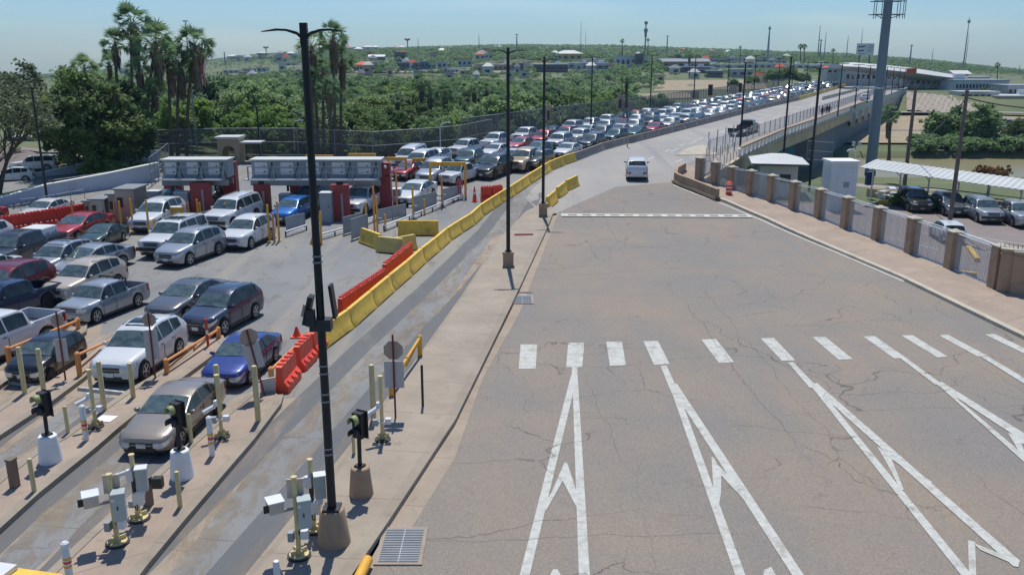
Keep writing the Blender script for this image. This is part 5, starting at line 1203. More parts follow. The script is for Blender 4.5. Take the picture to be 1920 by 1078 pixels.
def car_geo(k):
    c = CT[k]; L, W = c['L'], c['W']; wx = (c['fo'], c['fo']+c['wb']); wr = c['wr']
    xs = set([round(a, 3) for a, _ in c['top']]+[round(a, 3) for a, _ in c['belt']])
    for w_ in wx:
        for d_ in (-1.18, -1.0, -.75, -.4, 0, .4, .75, 1.0, 1.18): xs.add(round(w_+d_*wr*1.08, 3))
    for i in range(int(L/.3)): xs.add(round(i*.3+.1, 3))
    bed = c.get('bed')
    if bed: xs |= {bed[0], bed[0]+.02, bed[1], bed[1]-.02}
    xs = sorted(x for x in xs if 0 <= x <= L)
    xx = [xs[0]]
    for x in xs[1:]:
        if x-xx[-1] > .018: xx.append(x)
    xs = xx
    def hw(x): return W/2*interp(x, [(0, .74), (.06, .84), (.18, .91), (.5, .97), (1.0, 1.0), (L-.7, 1.0), (L-.25, .97), (L-.08, .92), (L, .84)] if not bed else [(0, .82), (.06, .9), (.2, .95), (.6, 1), (L-.1, 1), (L, .97)])
    def ring(x):
        w_ = hw(x); zt = interp(x, c['top']); zb = min(interp(x, c['belt']), zt-.05); z0 = .24 + .1*max(0, 1-x/.3) + .1*max(0, 1-(L-x)/.3)
        for q in wx:
            d_ = abs(x-q); R1 = wr*1.17
            if d_ < R1: z0 = max(z0, wr+math.sqrt(R1*R1-d_*d_)*.98-.02)
        z1 = max((z0+zb)*.5, z0+.03); z1 = min(z1, zb-.02)
        z3 = zt-.045; y3 = max(w_-.05-(z3-zb)*.36, .2); inb = bed and bed[0]+.01 < x < bed[1]-.01
        bul = 0
        for q in wx: bul = max(bul, 1-abs(x-q)/(wr*1.6))
        y1 = w_+.02*max(0, bul)
        if inb: return [(w_-.05, z0), (y1, z1), (w_-.02, zb), (w_-.03, zt), (w_-.11, zt), (w_-.12, bed[2]), (0, bed[2])]
        if bed and x >= bed[0]: return [(w_-.05, z0), (y1, z1), (w_-.02, zb), (w_-.03, zt), (w_-.11, zt), (w_-.12, zt), (0, zt)]
        return [(w_-.06, z0), (y1, z1), (w_-.02, zb), (y3, z3), (y3*.82, zt-.012), (y3*.45, zt), (0, zt+.004)]
    return c, xs, hw, ring
def car_parts(k):
    c, xs, hw, ring = car_geo(k); L, W = c['L'], c['W']; cx = c['fo']+c['wb']/2
    X = lambda x: cx - x    # +X is forward
    out = {}
    body = MB(); vs = []; n = 13
    for x in xs:
        r = ring(x); row = [(X(x), -y, z) for y, z in r] + [(X(x), y, z) for y, z in reversed(r[:-1])]; vs += row
    fs = [(i*n+j, i*n+j+1, (i+1)*n+j+1, (i+1)*n+j) for i in range(len(xs)-1) for j in range(n-1)]
    fs += [tuple(range(n)), tuple(range((len(xs)-1)*n, len(xs)*n))]
    body.add(vs, fs, 'car_paint_white', True)
    # dark floor and inner arches
    ub = MB().bx(X(L-.12), X(.12), -W/2+.22, W/2-.22, .2, .55, 'trim_black')
    for q in (c['fo'], c['fo']+c['wb']): ub.bx(X(q+c['wr']*1.1), X(q-c['wr']*1.1), -W/2+.16, W/2-.16, .35, .74, 'trim_black')
    if c.get('bed'):
        b_ = c['bed']; ub.bx(X(b_[1]-.06), X(b_[0]+.04), -W/2+.16, W/2-.16, b_[2]-.02, b_[2]+.012, 'trim_black')
    # sills & bumpers dark
    sl = MB()
    for s_ in (-1, 1): sl.bx(X(c['fo']+c['wb']-c['wr']*1.2), X(c['fo']+c['wr']*1.2), s_*(W/2-.05)-.03, s_*(W/2-.05)+.03, .2, .31, 'trim_black')
    ft = MB()
    zg = interp(.03, c['top'])
    ft.box((X(-.005), 0, zg-.17), (.06, hw(.0)*1.15, .17), 'trim_black'); ft.box((X(-.008), 0, zg-.17), (.075, hw(.0)*1.1, .025), 'rim')
    ft.box((X(.0), 0, .34), (.08, hw(.0)*1.35, .13), 'trim_black')
    if k in ('pickup', 'boxy'): ft.box((X(-.03), 0, zg-.42), (.16, W*.9, .17), 'trim_black' if k == 'boxy' else 'rim')
    out['trim'] = sl
    for (vv, ff, mm_, smo) in ((ft.v, ft.f, ft.m, 0),):
        for f, m_ in zip(ff, mm_): pass
    kk = len(sl.v); sl.v += ft.v; sl.f += [tuple(j+kk for j in f) for f in ft.f]; sl.m += [sl.mi(ft.mats[m_]) for m_ in ft.m]; sl.sm += ft.sm
    kk = len(sl.v); sl.v += ub.v; sl.f += [tuple(j+kk for j in f) for f in ub.f]; sl.m += [sl.mi(ub.mats[m_]) for m_ in ub.m]; sl.sm += ub.sm
    # door seams + handles
    zb_ = interp(2.4, c['belt'])
    for s_ in (-1, 1):
        for xq in [c['ws'][0]+.12]+[p for p in c['pil']]:
            sl.box((X(xq), s_*(hw(xq)+.003), .62), (.014, .012, .6), 'trim_black')
        for p in c['pil']: sl.box((X(p-.16), s_*(hw(p)+.005), zb_-.13), (.17, .03, .03), 'trim_black')
    def sidepatch(mb, x0, x1, t0, t1, m, push=.010, lv=(2, 3), nst=7, slant=(0, 0)):
        for s_ in (-1, 1):
            v_ = []
            for i in range(nst+1):
                u = i/nst
                for t_ in (t0, t1):
                    x = x0+(x1-x0)*u + (slant[0] if t_ == t0 else slant[1])*(1-u)
                    r = ring(x); a, b_ = r[lv[0]], r[lv[1]]; y = a[0]+(b_[0]-a[0])*t_+push; z = a[1]+(b_[1]-a[1])*t_
                    v_.append((X(x), s_*y, z))
            mb.add(v_, [(2*i, 2*i+2, 2*i+3, 2*i+1) for i in range(nst)], m, True)
    gls = []; ends = [c['sg'][0]]+c['pil']+[c['sg'][1]]
    for i in range(len(ends)-1):
        x0, x1 = ends[i]+(.035 if i else 0), ends[i+1]-(.035 if i < len(ends)-2 else 0)
        gl = MB(); sidepatch(gl, x0, x1, .06, .90, 'glass'); nh = len(gl.v)//2
        for q in (0, 1): g2 = MB(); g2.add(gl.v[q*nh:(q+1)*nh], gl.f[:len(gl.f)//2], 'glass', True); gls.append(g2)
    out['side_window'] = gls
    def toppatch(x0, x1, m, inset, nst=4):
        mb = MB(); v_ = []
        for i in range(nst+1):
            x = x0+(x1-x0)*i/nst; r = ring(x); y3 = r[3][0]-inset; zt = r[6][1]; z3 = r[3][1]
            for f_ in (-1, -.8, -.4, 0, .4, .8, 1): v_.append((X(x)+(.012 if x1 < L*.6 else -.012), f_*y3, lerp(zt, z3, abs(f_)**3)+.016))
        mb.add(v_, [(i*7+j, i*7+j+1, i*7+8+j, i*7+7+j) for i in range(nst) for j in range(6)], m, True); return mb
    out['windscreen'] = toppatch(c['ws'][0], c['ws'][1], 'glass_front', .04)
    out['rear_window'] = toppatch(c['rw'][0], c['rw'][1], 'glass', .07)
    if k in ('suv', 'boxy'):
        r_ = MB()
        for s_ in (-1, 1): y = ring(2.8)[3][0]-.06; r_.tube((X(2.2), s_*y, ring(2.2)[3][1]+.07), (X(4.0), s_*y, ring(4.0)[3][1]+.07), .022, .022, 'rim', 6)
        out['roof_rails'] = r_
    hl = []
    for s_ in (-1, 1):
        mb = MB(); h0 = hw(0.0); v_ = []
        cols = [(-.014, h0*.56, zg-.27, zg-.12), (-.014, h0*.80, zg-.28, zg-.10), (-.010, h0+.004, zg-.27, zg-.08)] + [(x, hw(x)+.014, lerp(zg-.25, interp(.42, c['belt'])-.10, x/.42), min(lerp(zg-.07, interp(.42, c['belt'])-.01, x/.42), interp(x, c['top'])-.02)) for x in (.06, .16, .28, .42)]
        for (x, y, za, zb2) in cols: v_ += [(X(x), s_*y, za), (X(x), s_*y, zb2)]
        mb.add(v_, [(2*i, 2*i+2, 2*i+3, 2*i+1) for i in range(len(cols)-1)], 'headlamp', True); hl.append(mb)
    out['headlight'] = hl
    tl = []
    for s_ in (0, 1):
        mb = MB(); sidepatch(mb, L-.26, L-.012, .1, .98, 'taillamp', .012, (1, 2), 4); nh = len(mb.v)//2
        h2 = MB(); h2.add(mb.v[s_*nh:(s_+1)*nh], mb.f[:len(mb.f)//2], 'taillamp', True)
        h2.box((X(L-.02), (-1 if s_ == 0 else 1)*hw(L)*.8, interp(L-.05, c['belt'])-.12), (.07, .22, .16), 'taillamp'); tl.append(h2)
    out['taillight'] = tl
    pl = [MB().box((X(-.03), 0, .47), (.02, .32, .16), 'plate'), MB().box((X(L+.01), 0, .62), (.02, .32, .16), 'plate')]
    out['number_plate'] = pl
    mr = []
    for s_ in (-1, 1): mr.append(MB().ball((X(c['ws'][0]+.28), s_*(W/2+.09), c['mz']), .1, 'car_paint_white', (.75, 1.15, .8), 6).box((X(c['ws'][0]+.33), s_*(W/2+.09), c['mz']), (.02, .17, .1), 'lens_dark').box((X(c['ws'][0]+.26), s_*(W/2-.0), c['mz']-.05), (.05, .14, .05), 'trim_black'))
    out['mirror'] = mr
    return out, body, c
def wheel_mb(wr, dark):
    ty = MB().lathe([(wr*.66, -.105), (wr*.92, -.11), (wr, -.07), (wr, .07), (wr*.92, .11), (wr*.66, .105)], 'tyre', 22)
    rm = MB().lathe([(wr*.68, .0), (wr*.68, .10), (wr*.62, .112), (wr*.58, .07)], 'trim_black', 18)
    m_ = 'rim_dark' if dark else 'rim'
    rm.lathe([(wr*.66, .09), (wr*.68, .118), (wr*.60, .118), (wr*.60, .09)], m_, 18)
    for i in range(5):
        a = i*2*PI/5; rm.box((math.cos(a)*wr*.33, math.sin(a)*wr*.33, .096), (wr*.62, wr*.17, .03), m_, rz=a)
    rm.lathe([(wr*.14, .1), (wr*.12, .12)], m_, 10)
    return ty, rm
CARM = {}
def car_meshes(k):
    if k in CARM: return CARM[k]
    out, body, c = car_parts(k)
    d_ = {'body': body.mesh('car_body', 38)}
    for n_, v in out.items():
        d_[n_] = [q.mesh(n_) for q in v] if isinstance(v, list) else v.mesh(n_)
    for dk in (0, 1):
        ty, rm = wheel_mb(c['wr'], dk); d_['tyre%d' % dk] = ty.mesh('tyre'); d_['rim%d' % dk] = rm.mesh('rim')
    # merged low detail version, paint in slot 0
    allm = MB(); 
    def app(mb, mt=None):
        kk = len(allm.v); allm.v += [tuple(mt @ Vector(v)) if mt else v for v in mb.v]; allm.f += [tuple(j+kk for j in f) for f in mb.f]
        allm.m += [allm.mi(mb.mats[q]) for q in mb.m]; allm.sm += mb.sm
    app(body)
    for n_, v in out.items():
        for q in (v if isinstance(v, list) else [v]): app(q)
    ty, rm = wheel_mb(c['wr'], 0)
    for sx in (-1, 1):
        for sy in (-1, 1):
            mt = Matrix.Translation((sx*c['wb']/2, sy*(c['W']/2-.12), c['wr'])) @ Matrix.Rotation(-sy*PI/2, 4, 'X'); app(ty, mt); app(rm, mt)
    d_['all'] = allm.mesh('car', 38); d_['c'] = c; CARM[k] = d_; return d_
def paintslots(o, p):
    for s_ in o.material_slots:
        if s_.material and s_.material.name.startswith('car_paint_'): s_.link = 'OBJECT'; s_.material = PAINT[p]
KINDN = {'sedan': 'parked_car', 'suv': 'parked_car'}
NAMES = {'sedan': 'sedan_car', 'suv': 'suv_car', 'boxy': 'suv_car', 'hatch': 'small_car', 'pickup': 'pickup_truck'}
CATS = {'sedan': 'car', 'suv': 'car', 'boxy': 'car', 'hatch': 'car', 'pickup': 'pickup truck'}
def make_car(k, p, label, group, detail=True, dark=0):
    d_ = car_meshes(k); c = d_['c']
    if not detail:
        o = obj(NAMES[k], d_['all']); paintslots(o, p); tag(o, label, CATS[k], group); return o
    t = thing(NAMES[k], label, CATS[k], (0, 0, 0), 0, group)
    b_ = obj('body', d_['body'], t); paintslots(b_, p)
    for n_ in ('trim', 'windscreen', 'rear_window', 'roof_rails'):
        if n_ in d_: obj(n_, d_[n_], t)
    for n_ in ('headlight', 'taillight', 'number_plate', 'mirror', 'side_window'):
        for me in d_[n_]: o = obj(n_, me, t); paintslots(o, p)
    for sx in (-1, 1):
        for sy in (-1, 1):
            w_ = obj('wheel', d_['tyre%d' % dark], t, (sx*c['wb']/2, sy*(c['W']/2-.12), c['wr'])); w_.rotation_euler = (-sy*PI/2, 0, 0)
            obj('rim', d_['rim%d' % dark], w_)
    return t
def car_at(k, p, fw, rw, label, group='cars waiting in the inspection lanes', detail=True, dark=0, sc=None, side=1, pts=None):
    A, B = pts if pts else (G(*fw), G(*rw)); c = CT[k]; d_ = (A-B); d_.z = 0; L = d_.length; f = d_.normalized(); left = Vector((-f.y, f.x, 0))
    s = sc or 1.0; q = (A+B)/2 - left*side*(c['W']/2-.1)*s; z = (A.z+B.z)/2
    o = make_car(k, p, label, group, detail, dark); o.location = (q.x, q.y, z+.005); o.rotation_euler = (0, -math.atan2(A.z-B.z, L), math.atan2(f.y, f.x))
    sx = max(.82, min(1.2, L/c['wb'])) if not sc else s
    o.scale = (sx, s*(.5+.5*sx) if not sc else s, s*(.5+.5*sx) if not sc else s); return o
D = True
NEAR = [
 ('suv', 'silver', (355, 498), (409, 478), 'silver crossover standing in front of the others in the empty middle of the plaza'),
 ('boxy', 'white', (322, 483), (382, 458), 'white boxy SUV with black sunroof right behind the silver crossover'),
 ('suv', 'white', (470, 467), (507, 450), 'white SUV with large square grille just left of the black lamp pole'),
 ('suv', 'white', (292, 437), (345, 413), 'white crossover beside the metal clad booths'),
 ('boxy', 'white', (433, 431), (482, 411), 'white SUV with grey sides beneath the first tall red pillar'),
 ('sedan', 'dark_green', (199, 465), (233, 452), 'dark green sedan right of the red sedan'),
 ('sedan', 'red', (144, 453), (200, 434), 'red sedan driving away from the long row of red barriers'),
 ('pickup', 'charcoal', (22, 510), (104, 480), 'dark grey crew cab pickup carrying white boxes'),
 ('suv', 'silver', (109, 524), (170, 503), 'pale blue silver crossover with dark roof beside the loaded dark pickup'),
 ('sedan', 'silver', (150, 524), (229, 500), 'silver sedan behind the beige crossover'),
 ('suv', 'beige', (155, 566), (222, 541), 'beige crossover directly behind the silver pickup'),
 ('pickup', 'silver', (185, 606), (261, 576), 'silver extended cab pickup with an empty bed'),
 ('sedan', 'grey', (350, 600), (412, 570), 'grey sedan left of the blue grey SUV'),
 ('suv', 'slate_blue', (421, 628), (479, 597), 'dark blue grey SUV behind the blue sedan'),
 ('suv', 'white', (272, 712), (336, 668), 'white SUV standing at the white wheel stop'),
 ('sedan', 'blue', (470, 720), (517, 678), 'bright blue sedan beside the orange plastic barriers'),
 ('sedan', 'pewter', (320, 845), (395, 775), 'bronze sedan nearest the camera at the lane end'),
 ('hatch', 'black', (98, 716), (156, 680), 'small black hatchback between the two left orange rails'),
 ('pickup', 'white', (-50, 702), (88, 646), 'white pickup cut by the left photo edge beside the orange rail'),
 ('pickup', 'dark_blue', (-12, 610), (92, 578), 'dark teal pickup behind the white pickup at the left edge'),
 ('suv', 'dark_red', (-2, 588), (88, 552), 'dark red SUV at the left edge behind the dark teal pickup'),
 ('sedan', 'white', (-45, 540), (25, 518), 'white car at the left edge above the dark red SUV'),
 ('suv', 'white', (-60, 490), (14, 466), 'white crossover at the left edge beneath the red barrier row'),
 ('sedan', 'white', (84, 417), (128, 403), 'white sedan beyond the long row of red barriers'),
 ('sedan', 'red', (-50, 425), (2, 414), 'red car tail at the left edge beyond the red barrier row'),
 ('hatch', 'bright_blue', (545, 424), (590, 400), 'bright blue car half hidden behind the black lamp pole'),
 ('boxy', 'grey', (585, 400), (618, 386), 'dark van under the long gantry between red panels'),
 ('boxy', 'white', (684, 405), (716, 388), 'white SUV leaving the lane left of the second tall red pillar'),
 ('sedan', 'white', (775, 388), (816, 366), 'white sedan behind the mesh panel right of the tall red pillar'),
 ('pickup', 'white', (860, 347), (897, 336), 'white pickup under the nearest yellow height bar'),
 ('suv', 'silver', (818, 346), (845, 331), 'silver crossover left of the white pickup'),
 ('suv', 'white', (785, 328), (822, 314), 'white crossover behind the silver crossover at the height bars'),
 ('boxy', 'white', (768, 322), (800, 306), 'white SUV at the far height bar by the mesh fence'),
 ('sedan', 'teal', (318, 397), (345, 384), 'teal car behind the white crossover at the left gantry'),
 ('sedan', 'charcoal', (400, 385), (430, 372), 'dark sedan under the left gantry beside its red panel'),
 ('suv', 'black', (927, 336), (955, 325), 'black SUV right behind the white pickup at the height bar'),
 ('pickup', 'tan', (986, 322), (1016, 308), 'tan pickup at the start of the queue beside the yellow barriers'),
]
cars = {}
for i, (k, p, fw, rw, lb) in enumerate(NEAR):
    cars[i] = car_at(k, p, fw, rw, lb, detail=True, dark=1 if p in ('black', 'dark_blue') else 0)
    if k in ('suv', 'boxy'): cars[i].scale = (cars[i].scale[0], cars[i].scale[1], cars[i].scale[2]*1.06)
    if p == 'pewter': cars[i].scale = tuple(v*.92 for v in cars[i].scale); cars[i].location += Vector((.25, .1, 0))
# load in the dark pickup and rack items
b_ = cars[7]; t = thing('box_load', 'pale printed boxes stacked in the bed of the dark pickup', 'boxes', b_.matrix_basis @ Vector((-1.7, 0, .75)), b_.rotation_euler.z)
MB().box((0, 0, .5), (1.5, 1.5, 1.0), 'paper_white').box((0, 0, 1.01), (1.5, 1.4, .04), 'metal_white').build('boxes', t); 
mb = MB()
for i in range(6): mb.box((-.6+i*.24, -.76, .5+.1*(i % 2)), (.12, .02, .5-.12*(i % 3)), 'metal_grey', ry=.3*(i % 2)); mb.box((-.6+i*.24, .76, .5), (.12, .02, .5-.12*(i % 3)), 'metal_grey', ry=.3*(i % 2))
mb.build('print', t)
b_ = cars[11]; t = thing('bed_rack', 'black bar rack in the bed of the silver pickup', 'rack', b_.matrix_basis @ Vector((-.98, 0, 1.15)), b_.rotation_euler.z)
MB().path([(0, -.75, 0), (0, -.75, .6), (0, .75, .6), (0, .75, 0)], .035, 'metal_black', 6).path([(0, -.3, 0), (0, -.3, .6)], .03, 'metal_black', 6).path([(0, .3, 0), (0, .3, .6)], .03, 'metal_black', 6).build('bars', t)
# sunroofs: dark roof glass on some
for i in (1, 14, 8):
    o = cars[i]; k = NEAR[i][0]; c, xs, hw, ring = car_geo(k); cx = c['fo']+c['wb']/2; mb = MB(); v_ = []
    x0, x1 = (2.15, 3.0) if i != 8 else (2.0, 3.9)
    for j in range(4):
        x = lerp(x0, x1, j/3); r = ring(x)
        for f_ in (-1, 0, 1): v_.append((cx-x, f_*r[3][0]*.72, r[6][1]+.012-.01*abs(f_)))
    mb.add(v_, [(a*3+b2, a*3+b2+1, a*3+b2+4, a*3+b2+3) for a in range(3) for b2 in range(2)], 'glass', True); mb.build('sunroof', o)
# the two vehicles on the open road, seen from behind
d1 = car_at('suv', 'white', (1199, 322), (1207, 339), 'white SUV driving away alone on the wide road', 'vehicles on the open road', side=-1, pts=(G(1213, 322), G(1214, 339)))
d1.scale = (1.08, 1.08, 1.1); d1.location = G(1193, 331); d1.rotation_euler.z = PI/2-.12; d1.rotation_euler.y = -.03
p_ = P(1402, 249, 2.02); d2 = make_car('pickup', 'black', 'dark pickup towing a flat trailer on the bridge', 'vehicles on the open road'); d2.location = p_; hd = math.atan2(45, 78); d2.rotation_euler.z = hd
d2.rotation_euler.z = math.atan2(INNER[3].y-INNER[1].y, INNER[3].x-INNER[1].x)
dv = Vector((math.cos(d2.rotation_euler.z), math.sin(d2.rotation_euler.z), 0)); q = p_ - dv*5.2
t = thing('flat_trailer', 'low flat trailer hitched behind the dark pickup on the bridge', 'trailer', q, d2.rotation_euler.z)
MB().bx(-2.2, 2.2, -1, 1, .5, .62, 'metal_galv').bx(2.2, 3.0, -.05, .05, .5, .58, 'metal_galv').bx(-2.2, -2.1, -1, 1, .62, 1.1, 'metal_dark').build('platform', t)
for sx in (-.5, .4):
    for sy in (-1, 1): w_ = obj('wheel', car_meshes('suv')['tyre0'], t, (sx, sy*1.1, .36)); w_.rotation_euler = (-sy*PI/2, 0, 0)
d3 = make_car('suv', 'white', 'white SUV far away on the bridge road behind the thick mast', 'vehicles on the open road', False); d3.location = P(1622, 190, 2.02); d3.rotation_euler.z = d2.rotation_euler.z
# queue on the bridge
QL = offs(BARR, 2.1)
def along(pl):
    ds = [0]
    for a, b_ in zip(pl[:-1], pl[1:]): ds.append(ds[-1]+(b_-a).length)
    def at(s_):
        for i in range(len(pl)-1):
            if s_ <= ds[i+1] or i == len(pl)-2:
                t_ = (s_-ds[i])/(ds[i+1]-ds[i]); return pl[i].lerp(pl[i+1], t_), (pl[i]-pl[i+1]).normalized()
    return at, ds[-1]
base_pl = [G(975, 356), G(1000, 341)] + BARR
LANES = [2.0, 5.3, 8.6, 11.9]
fixed = [['grey', 'white', 'charcoal', 'dark_green', 'dark_green', 'red', 'silver', 'silver', 'dark_blue', 'white'],
         ['dark_green', 'white', 'teal', 'white', 'white', 'grey', 'white', 'silver', 'charcoal', 'white'],
         ['charcoal', 'dark_green', 'white', 'pink_red', 'red', 'dark_red', 'white', 'silver', 'dark_red', 'silver'],
         ['red', 'white', 'white', 'white', 'white', 'dark_blue', 'white', 'silver', 'white', 'black']]
fk = [['suv', 'sedan', 'suv', 'suv', 'sedan', 'sedan', 'suv', 'boxy', 'sedan', 'suv'], ['suv', 'sedan', 'sedan', 'boxy', 'pickup', 'suv', 'sedan', 'suv', 'boxy', 'sedan'],
      ['sedan', 'suv', 'sedan', 'sedan', 'suv', 'suv', 'sedan', 'suv', 'sedan', 'suv'], ['sedan', 'suv', 'pickup', 'pickup', 'pickup', 'sedan', 'boxy', 'suv', 'pickup', 'suv']]
CN = {'white': 'white', 'silver': 'silver', 'grey': 'grey', 'charcoal': 'charcoal', 'dark_green': 'dark green', 'red': 'red', 'dark_red': 'dark red', 'pink_red': 'faded red', 'teal': 'teal', 'dark_blue': 'dark blue', 'black': 'black', 'beige': 'beige', 'slate_blue': 'blue grey', 'blue': 'blue'}
KN = {'sedan': 'sedan', 'suv': 'crossover', 'boxy': 'SUV', 'hatch': 'hatchback', 'pickup': 'pickup'}
starts = [11, 6, 3, 2]
for li, off_ in enumerate(LANES):
    pl = offs(base_pl, off_); at, tot = along(pl); s_ = starts[li]; j = 0
    lim = tot*(.88 if li == 0 else .93 if li == 1 else .97)-2
    while s_ < lim:
        p, h = at(s_)
        k = fk[li][j] if j < 10 else random.choice(['sedan', 'suv', 'suv', 'boxy', 'pickup', 'sedan'])
        c_ = fixed[li][j] if j < 10 else random.choice(['white', 'white', 'silver', 'grey', 'charcoal', 'red', 'dark_blue', 'beige', 'black', 'teal', 'slate_blue', 'dark_red', 'white'])
        if p.y > 240 and random.random() < .25: s_ += 8; continue
        o = make_car(k, c_, f'{CN[c_]} {KN[k]}, {ORD[min(j, 29)]} in the {["barrier side lane", "second lane", "third lane", "mesh fence lane"][li]} of the bridge queue', 'cars queuing on the bridge', detail=(p.y < 105))
        o.location = (p.x, p.y, zs(p.y)+.005); o.rotation_euler.z = math.atan2(h.y, h.x)+random.uniform(-.04, .04); o.rotation_euler.y = .02 if p.y < 105 else 0
        s_ += CT[k]['L'] + random.uniform(1.1, 2.4) + (1.2 if li == 0 else 0); j += 1
for i, (x, y) in enumerate(((1533, 163), (1541, 161))):
    o = make_car('suv', 'charcoal', f'dark crossover at the far end of the bridge queue, {"left" if i == 0 else "right"} of the last two', 'cars queuing on the bridge', False); o.location = P(x, y, 2.); o.rotation_euler.z = math.atan2(-1, -1.2)
# right hand parking
PZ = -1.2
park = [('boxy', 'black', (1728, 400), 'black SUV at the left end of the covered parking'), ('suv', 'grey', (1795, 408), 'dark grey car partly behind the wooden pole in the parking'), ('boxy', 'silver', (1860, 421), 'silver SUV with black grille in the covered parking'), ('pickup', 'silver', (1925, 428), 'silver blue truck cut by the right photo edge')]
for k, p, q, lb in park:
    o = make_car(k, p, lb, 'vehicles in the covered parking'); pp = P(q[0], q[1], PZ+.02); o.location = pp+Vector((.3, 2.2, 0)); o.rotation_euler.z = -PI/2-.15; o.scale = (1.05, 1.05, 1.05)
o = make_car('hatch', 'white', 'small white car below the wall, right beside the wooden pole', 'vehicles in the covered parking'); pp = P(1786, 455, PZ+.02); o.location = pp+Vector((0, 1, 0)); o.rotation_euler.z = PI/2-.15
for i, (x, y) in enumerate(((1850, 196), (1868, 198), (1884, 200), (1898, 203), (1912, 206), (1928, 208), (1904, 212))):
    o = make_car(['suv', 'sedan'][i % 2], ['white', 'silver', 'dark_blue', 'white', 'black', 'silver', 'charcoal'][i], f'{["white","silver","dark blue","white","black","silver","charcoal"][i]} car in the far parking lot beyond the river, {ORD[i]} from the left', 'cars in the far parking lot', False)
    pp = P(x, y, 1.0); o.location = (pp.x, pp.y, tz(pp.x, pp.y)+.25); o.rotation_euler.z = 2.2
pp = TG(66, 322, 1); o = make_car('boxy', 'white', 'white van like SUV parked behind the tall white wall at left', 'cars behind the white wall', True); o.location = (pp.x, pp.y, pp.z+.15); o.rotation_euler.z = PI+.35; o.scale = (.85,)*3
pp = TG(26, 343, 1); o = make_car('suv', 'white', 'white car whose roof shows over the white wall at far left', 'cars behind the white wall', True); o.location = (pp.x, pp.y, pp.z+.1); o.rotation_euler.z = PI+.4; o.scale = (.8,)*3
# ---------------------------------------------------------------- vegetation
def quads_mesh(name, cen, u, v, m, rng_=None):
    n = len(cen); P4 = np.stack([cen-u-v, cen+u-v, cen+u+v, cen-u+v], 1).reshape(-1, 3)
    me = bpy.data.meshes.new(name); me.vertices.add(4*n); me.vertices.foreach_set('co', P4.astype(np.float32).ravel())
    me.loops.add(4*n); me.loops.foreach_set('vertex_index', np.arange(4*n, dtype=np.int32))
    me.polygons.add(n); me.polygons.foreach_set('loop_start', np.arange(0, 4*n, 4, dtype=np.int32)); me.update(calc_edges=True)
    me.materials.append(M[m]); return me
def rand_frames(n, sz, upb=.4):
    a = rng.normal(size=(n, 3)); a[:, 2] = np.abs(a[:, 2])+upb; a /= np.linalg.norm(a, axis=1)[:, None]
    b_ = rng.normal(size=(n, 3)); u = np.cross(a, b_); u /= np.linalg.norm(u, axis=1)[:, None]; v = np.cross(a, u)
    s_ = sz*(.6+.8*rng.random((n, 1))); return u*s_, v*s_*.62
def crown(name, R3, nclump, nleaf, lsz, m, csz=.28, low=-.55, hollow=.35, seed=0):
    """leaf clumps spread through an uneven ellipsoid; R3 radii, centre at 0"""
    global rng
    rng = np.random.default_rng(seed+11)
    d_ = rng.normal(size=(nclump*3, 3)); d_ /= np.linalg.norm(d_, axis=1)[:, None]; d_ = d_[d_[:, 2] > low][:nclump]
    lump = 1+.22*np.sin(d_[:, 0]*5+seed)*np.cos(d_[:, 1]*4+seed*2)+.16*np.sin(d_[:, 2]*7+seed*3+d_[:, 0]*6)
    r = (hollow+(1-hollow)*rng.random(len(d_))**.45)*lump
    cc = d_*r[:, None]*np.array(R3)
    k = np.repeat(cc, nleaf, 0); cs = csz*np.mean(R3)*(.5+.8*rng.random((len(cc), 1))); cs = np.repeat(cs, nleaf, 0)
    g_ = rng.normal(size=k.shape); g_ /= np.linalg.norm(g_, axis=1)[:, None]; k = k+g_*cs*(rng.random((len(k), 1))**.5)*np.array([1, 1, .7])
    u, v = rand_frames(len(k), lsz); return quads_mesh(name, k, u, v, m)
def trunk_mesh(h, r, spread, nb, m='bark', seed=0, multi=1, lean=.0):
    rd = random.Random(seed); mb = MB()
    for q in range(multi):
        a0 = q*2*PI/max(1, multi)+rd.random(); x0 = .25*math.cos(a0)*(multi > 1); y0 = .25*math.sin(a0)*(multi > 1)
        top = Vector((x0+math.cos(a0)*spread*.35*(multi > 1)+lean, y0+math.sin(a0)*spread*.35*(multi > 1), h*.55)); mid = Vector((x0*2+lean*.3, y0*2, h*.25))
        mb.tube((x0, y0, -.4), mid, r, r*.8, m, 9, False); mb.tube(mid, top, r*.8, r*.6, m, 9, False)
        for i in range(nb):
            a = rd.random()*2*PI; e = top+Vector((math.cos(a)*spread*rd.uniform(.4, .9), math.sin(a)*spread*rd.uniform(.4, .9), h*rd.uniform(.15, .5)))
            m1 = top.lerp(e, .5)+Vector((rd.uniform(-.3, .3), rd.uniform(-.3, .3), .3)); mb.tube(top if i % 2 else mid.lerp(top, .6), m1, r*.42, r*.26, m, 7, False); mb.tube(m1, e, r*.26, r*.08, m, 6, False)
            for j in range(2): a2 = rd.random()*2*PI; mb.tube(m1, m1+Vector((math.cos(a2), math.sin(a2), .8))*spread*.4, r*.16, r*.04, m, 5, False)
    return mb.mesh('trunk', 60)
def tree_thing(name, label, loc, tm, cm, ch, sc=1, rz=0, group=None, cat='tree'):
    t = thing(name, label, cat, loc, rz, group); obj('trunk', tm, t); obj('crown', cm, t, (0, 0, ch))
    t.scale = sc if isinstance(sc, tuple) else (sc,)*3; return t
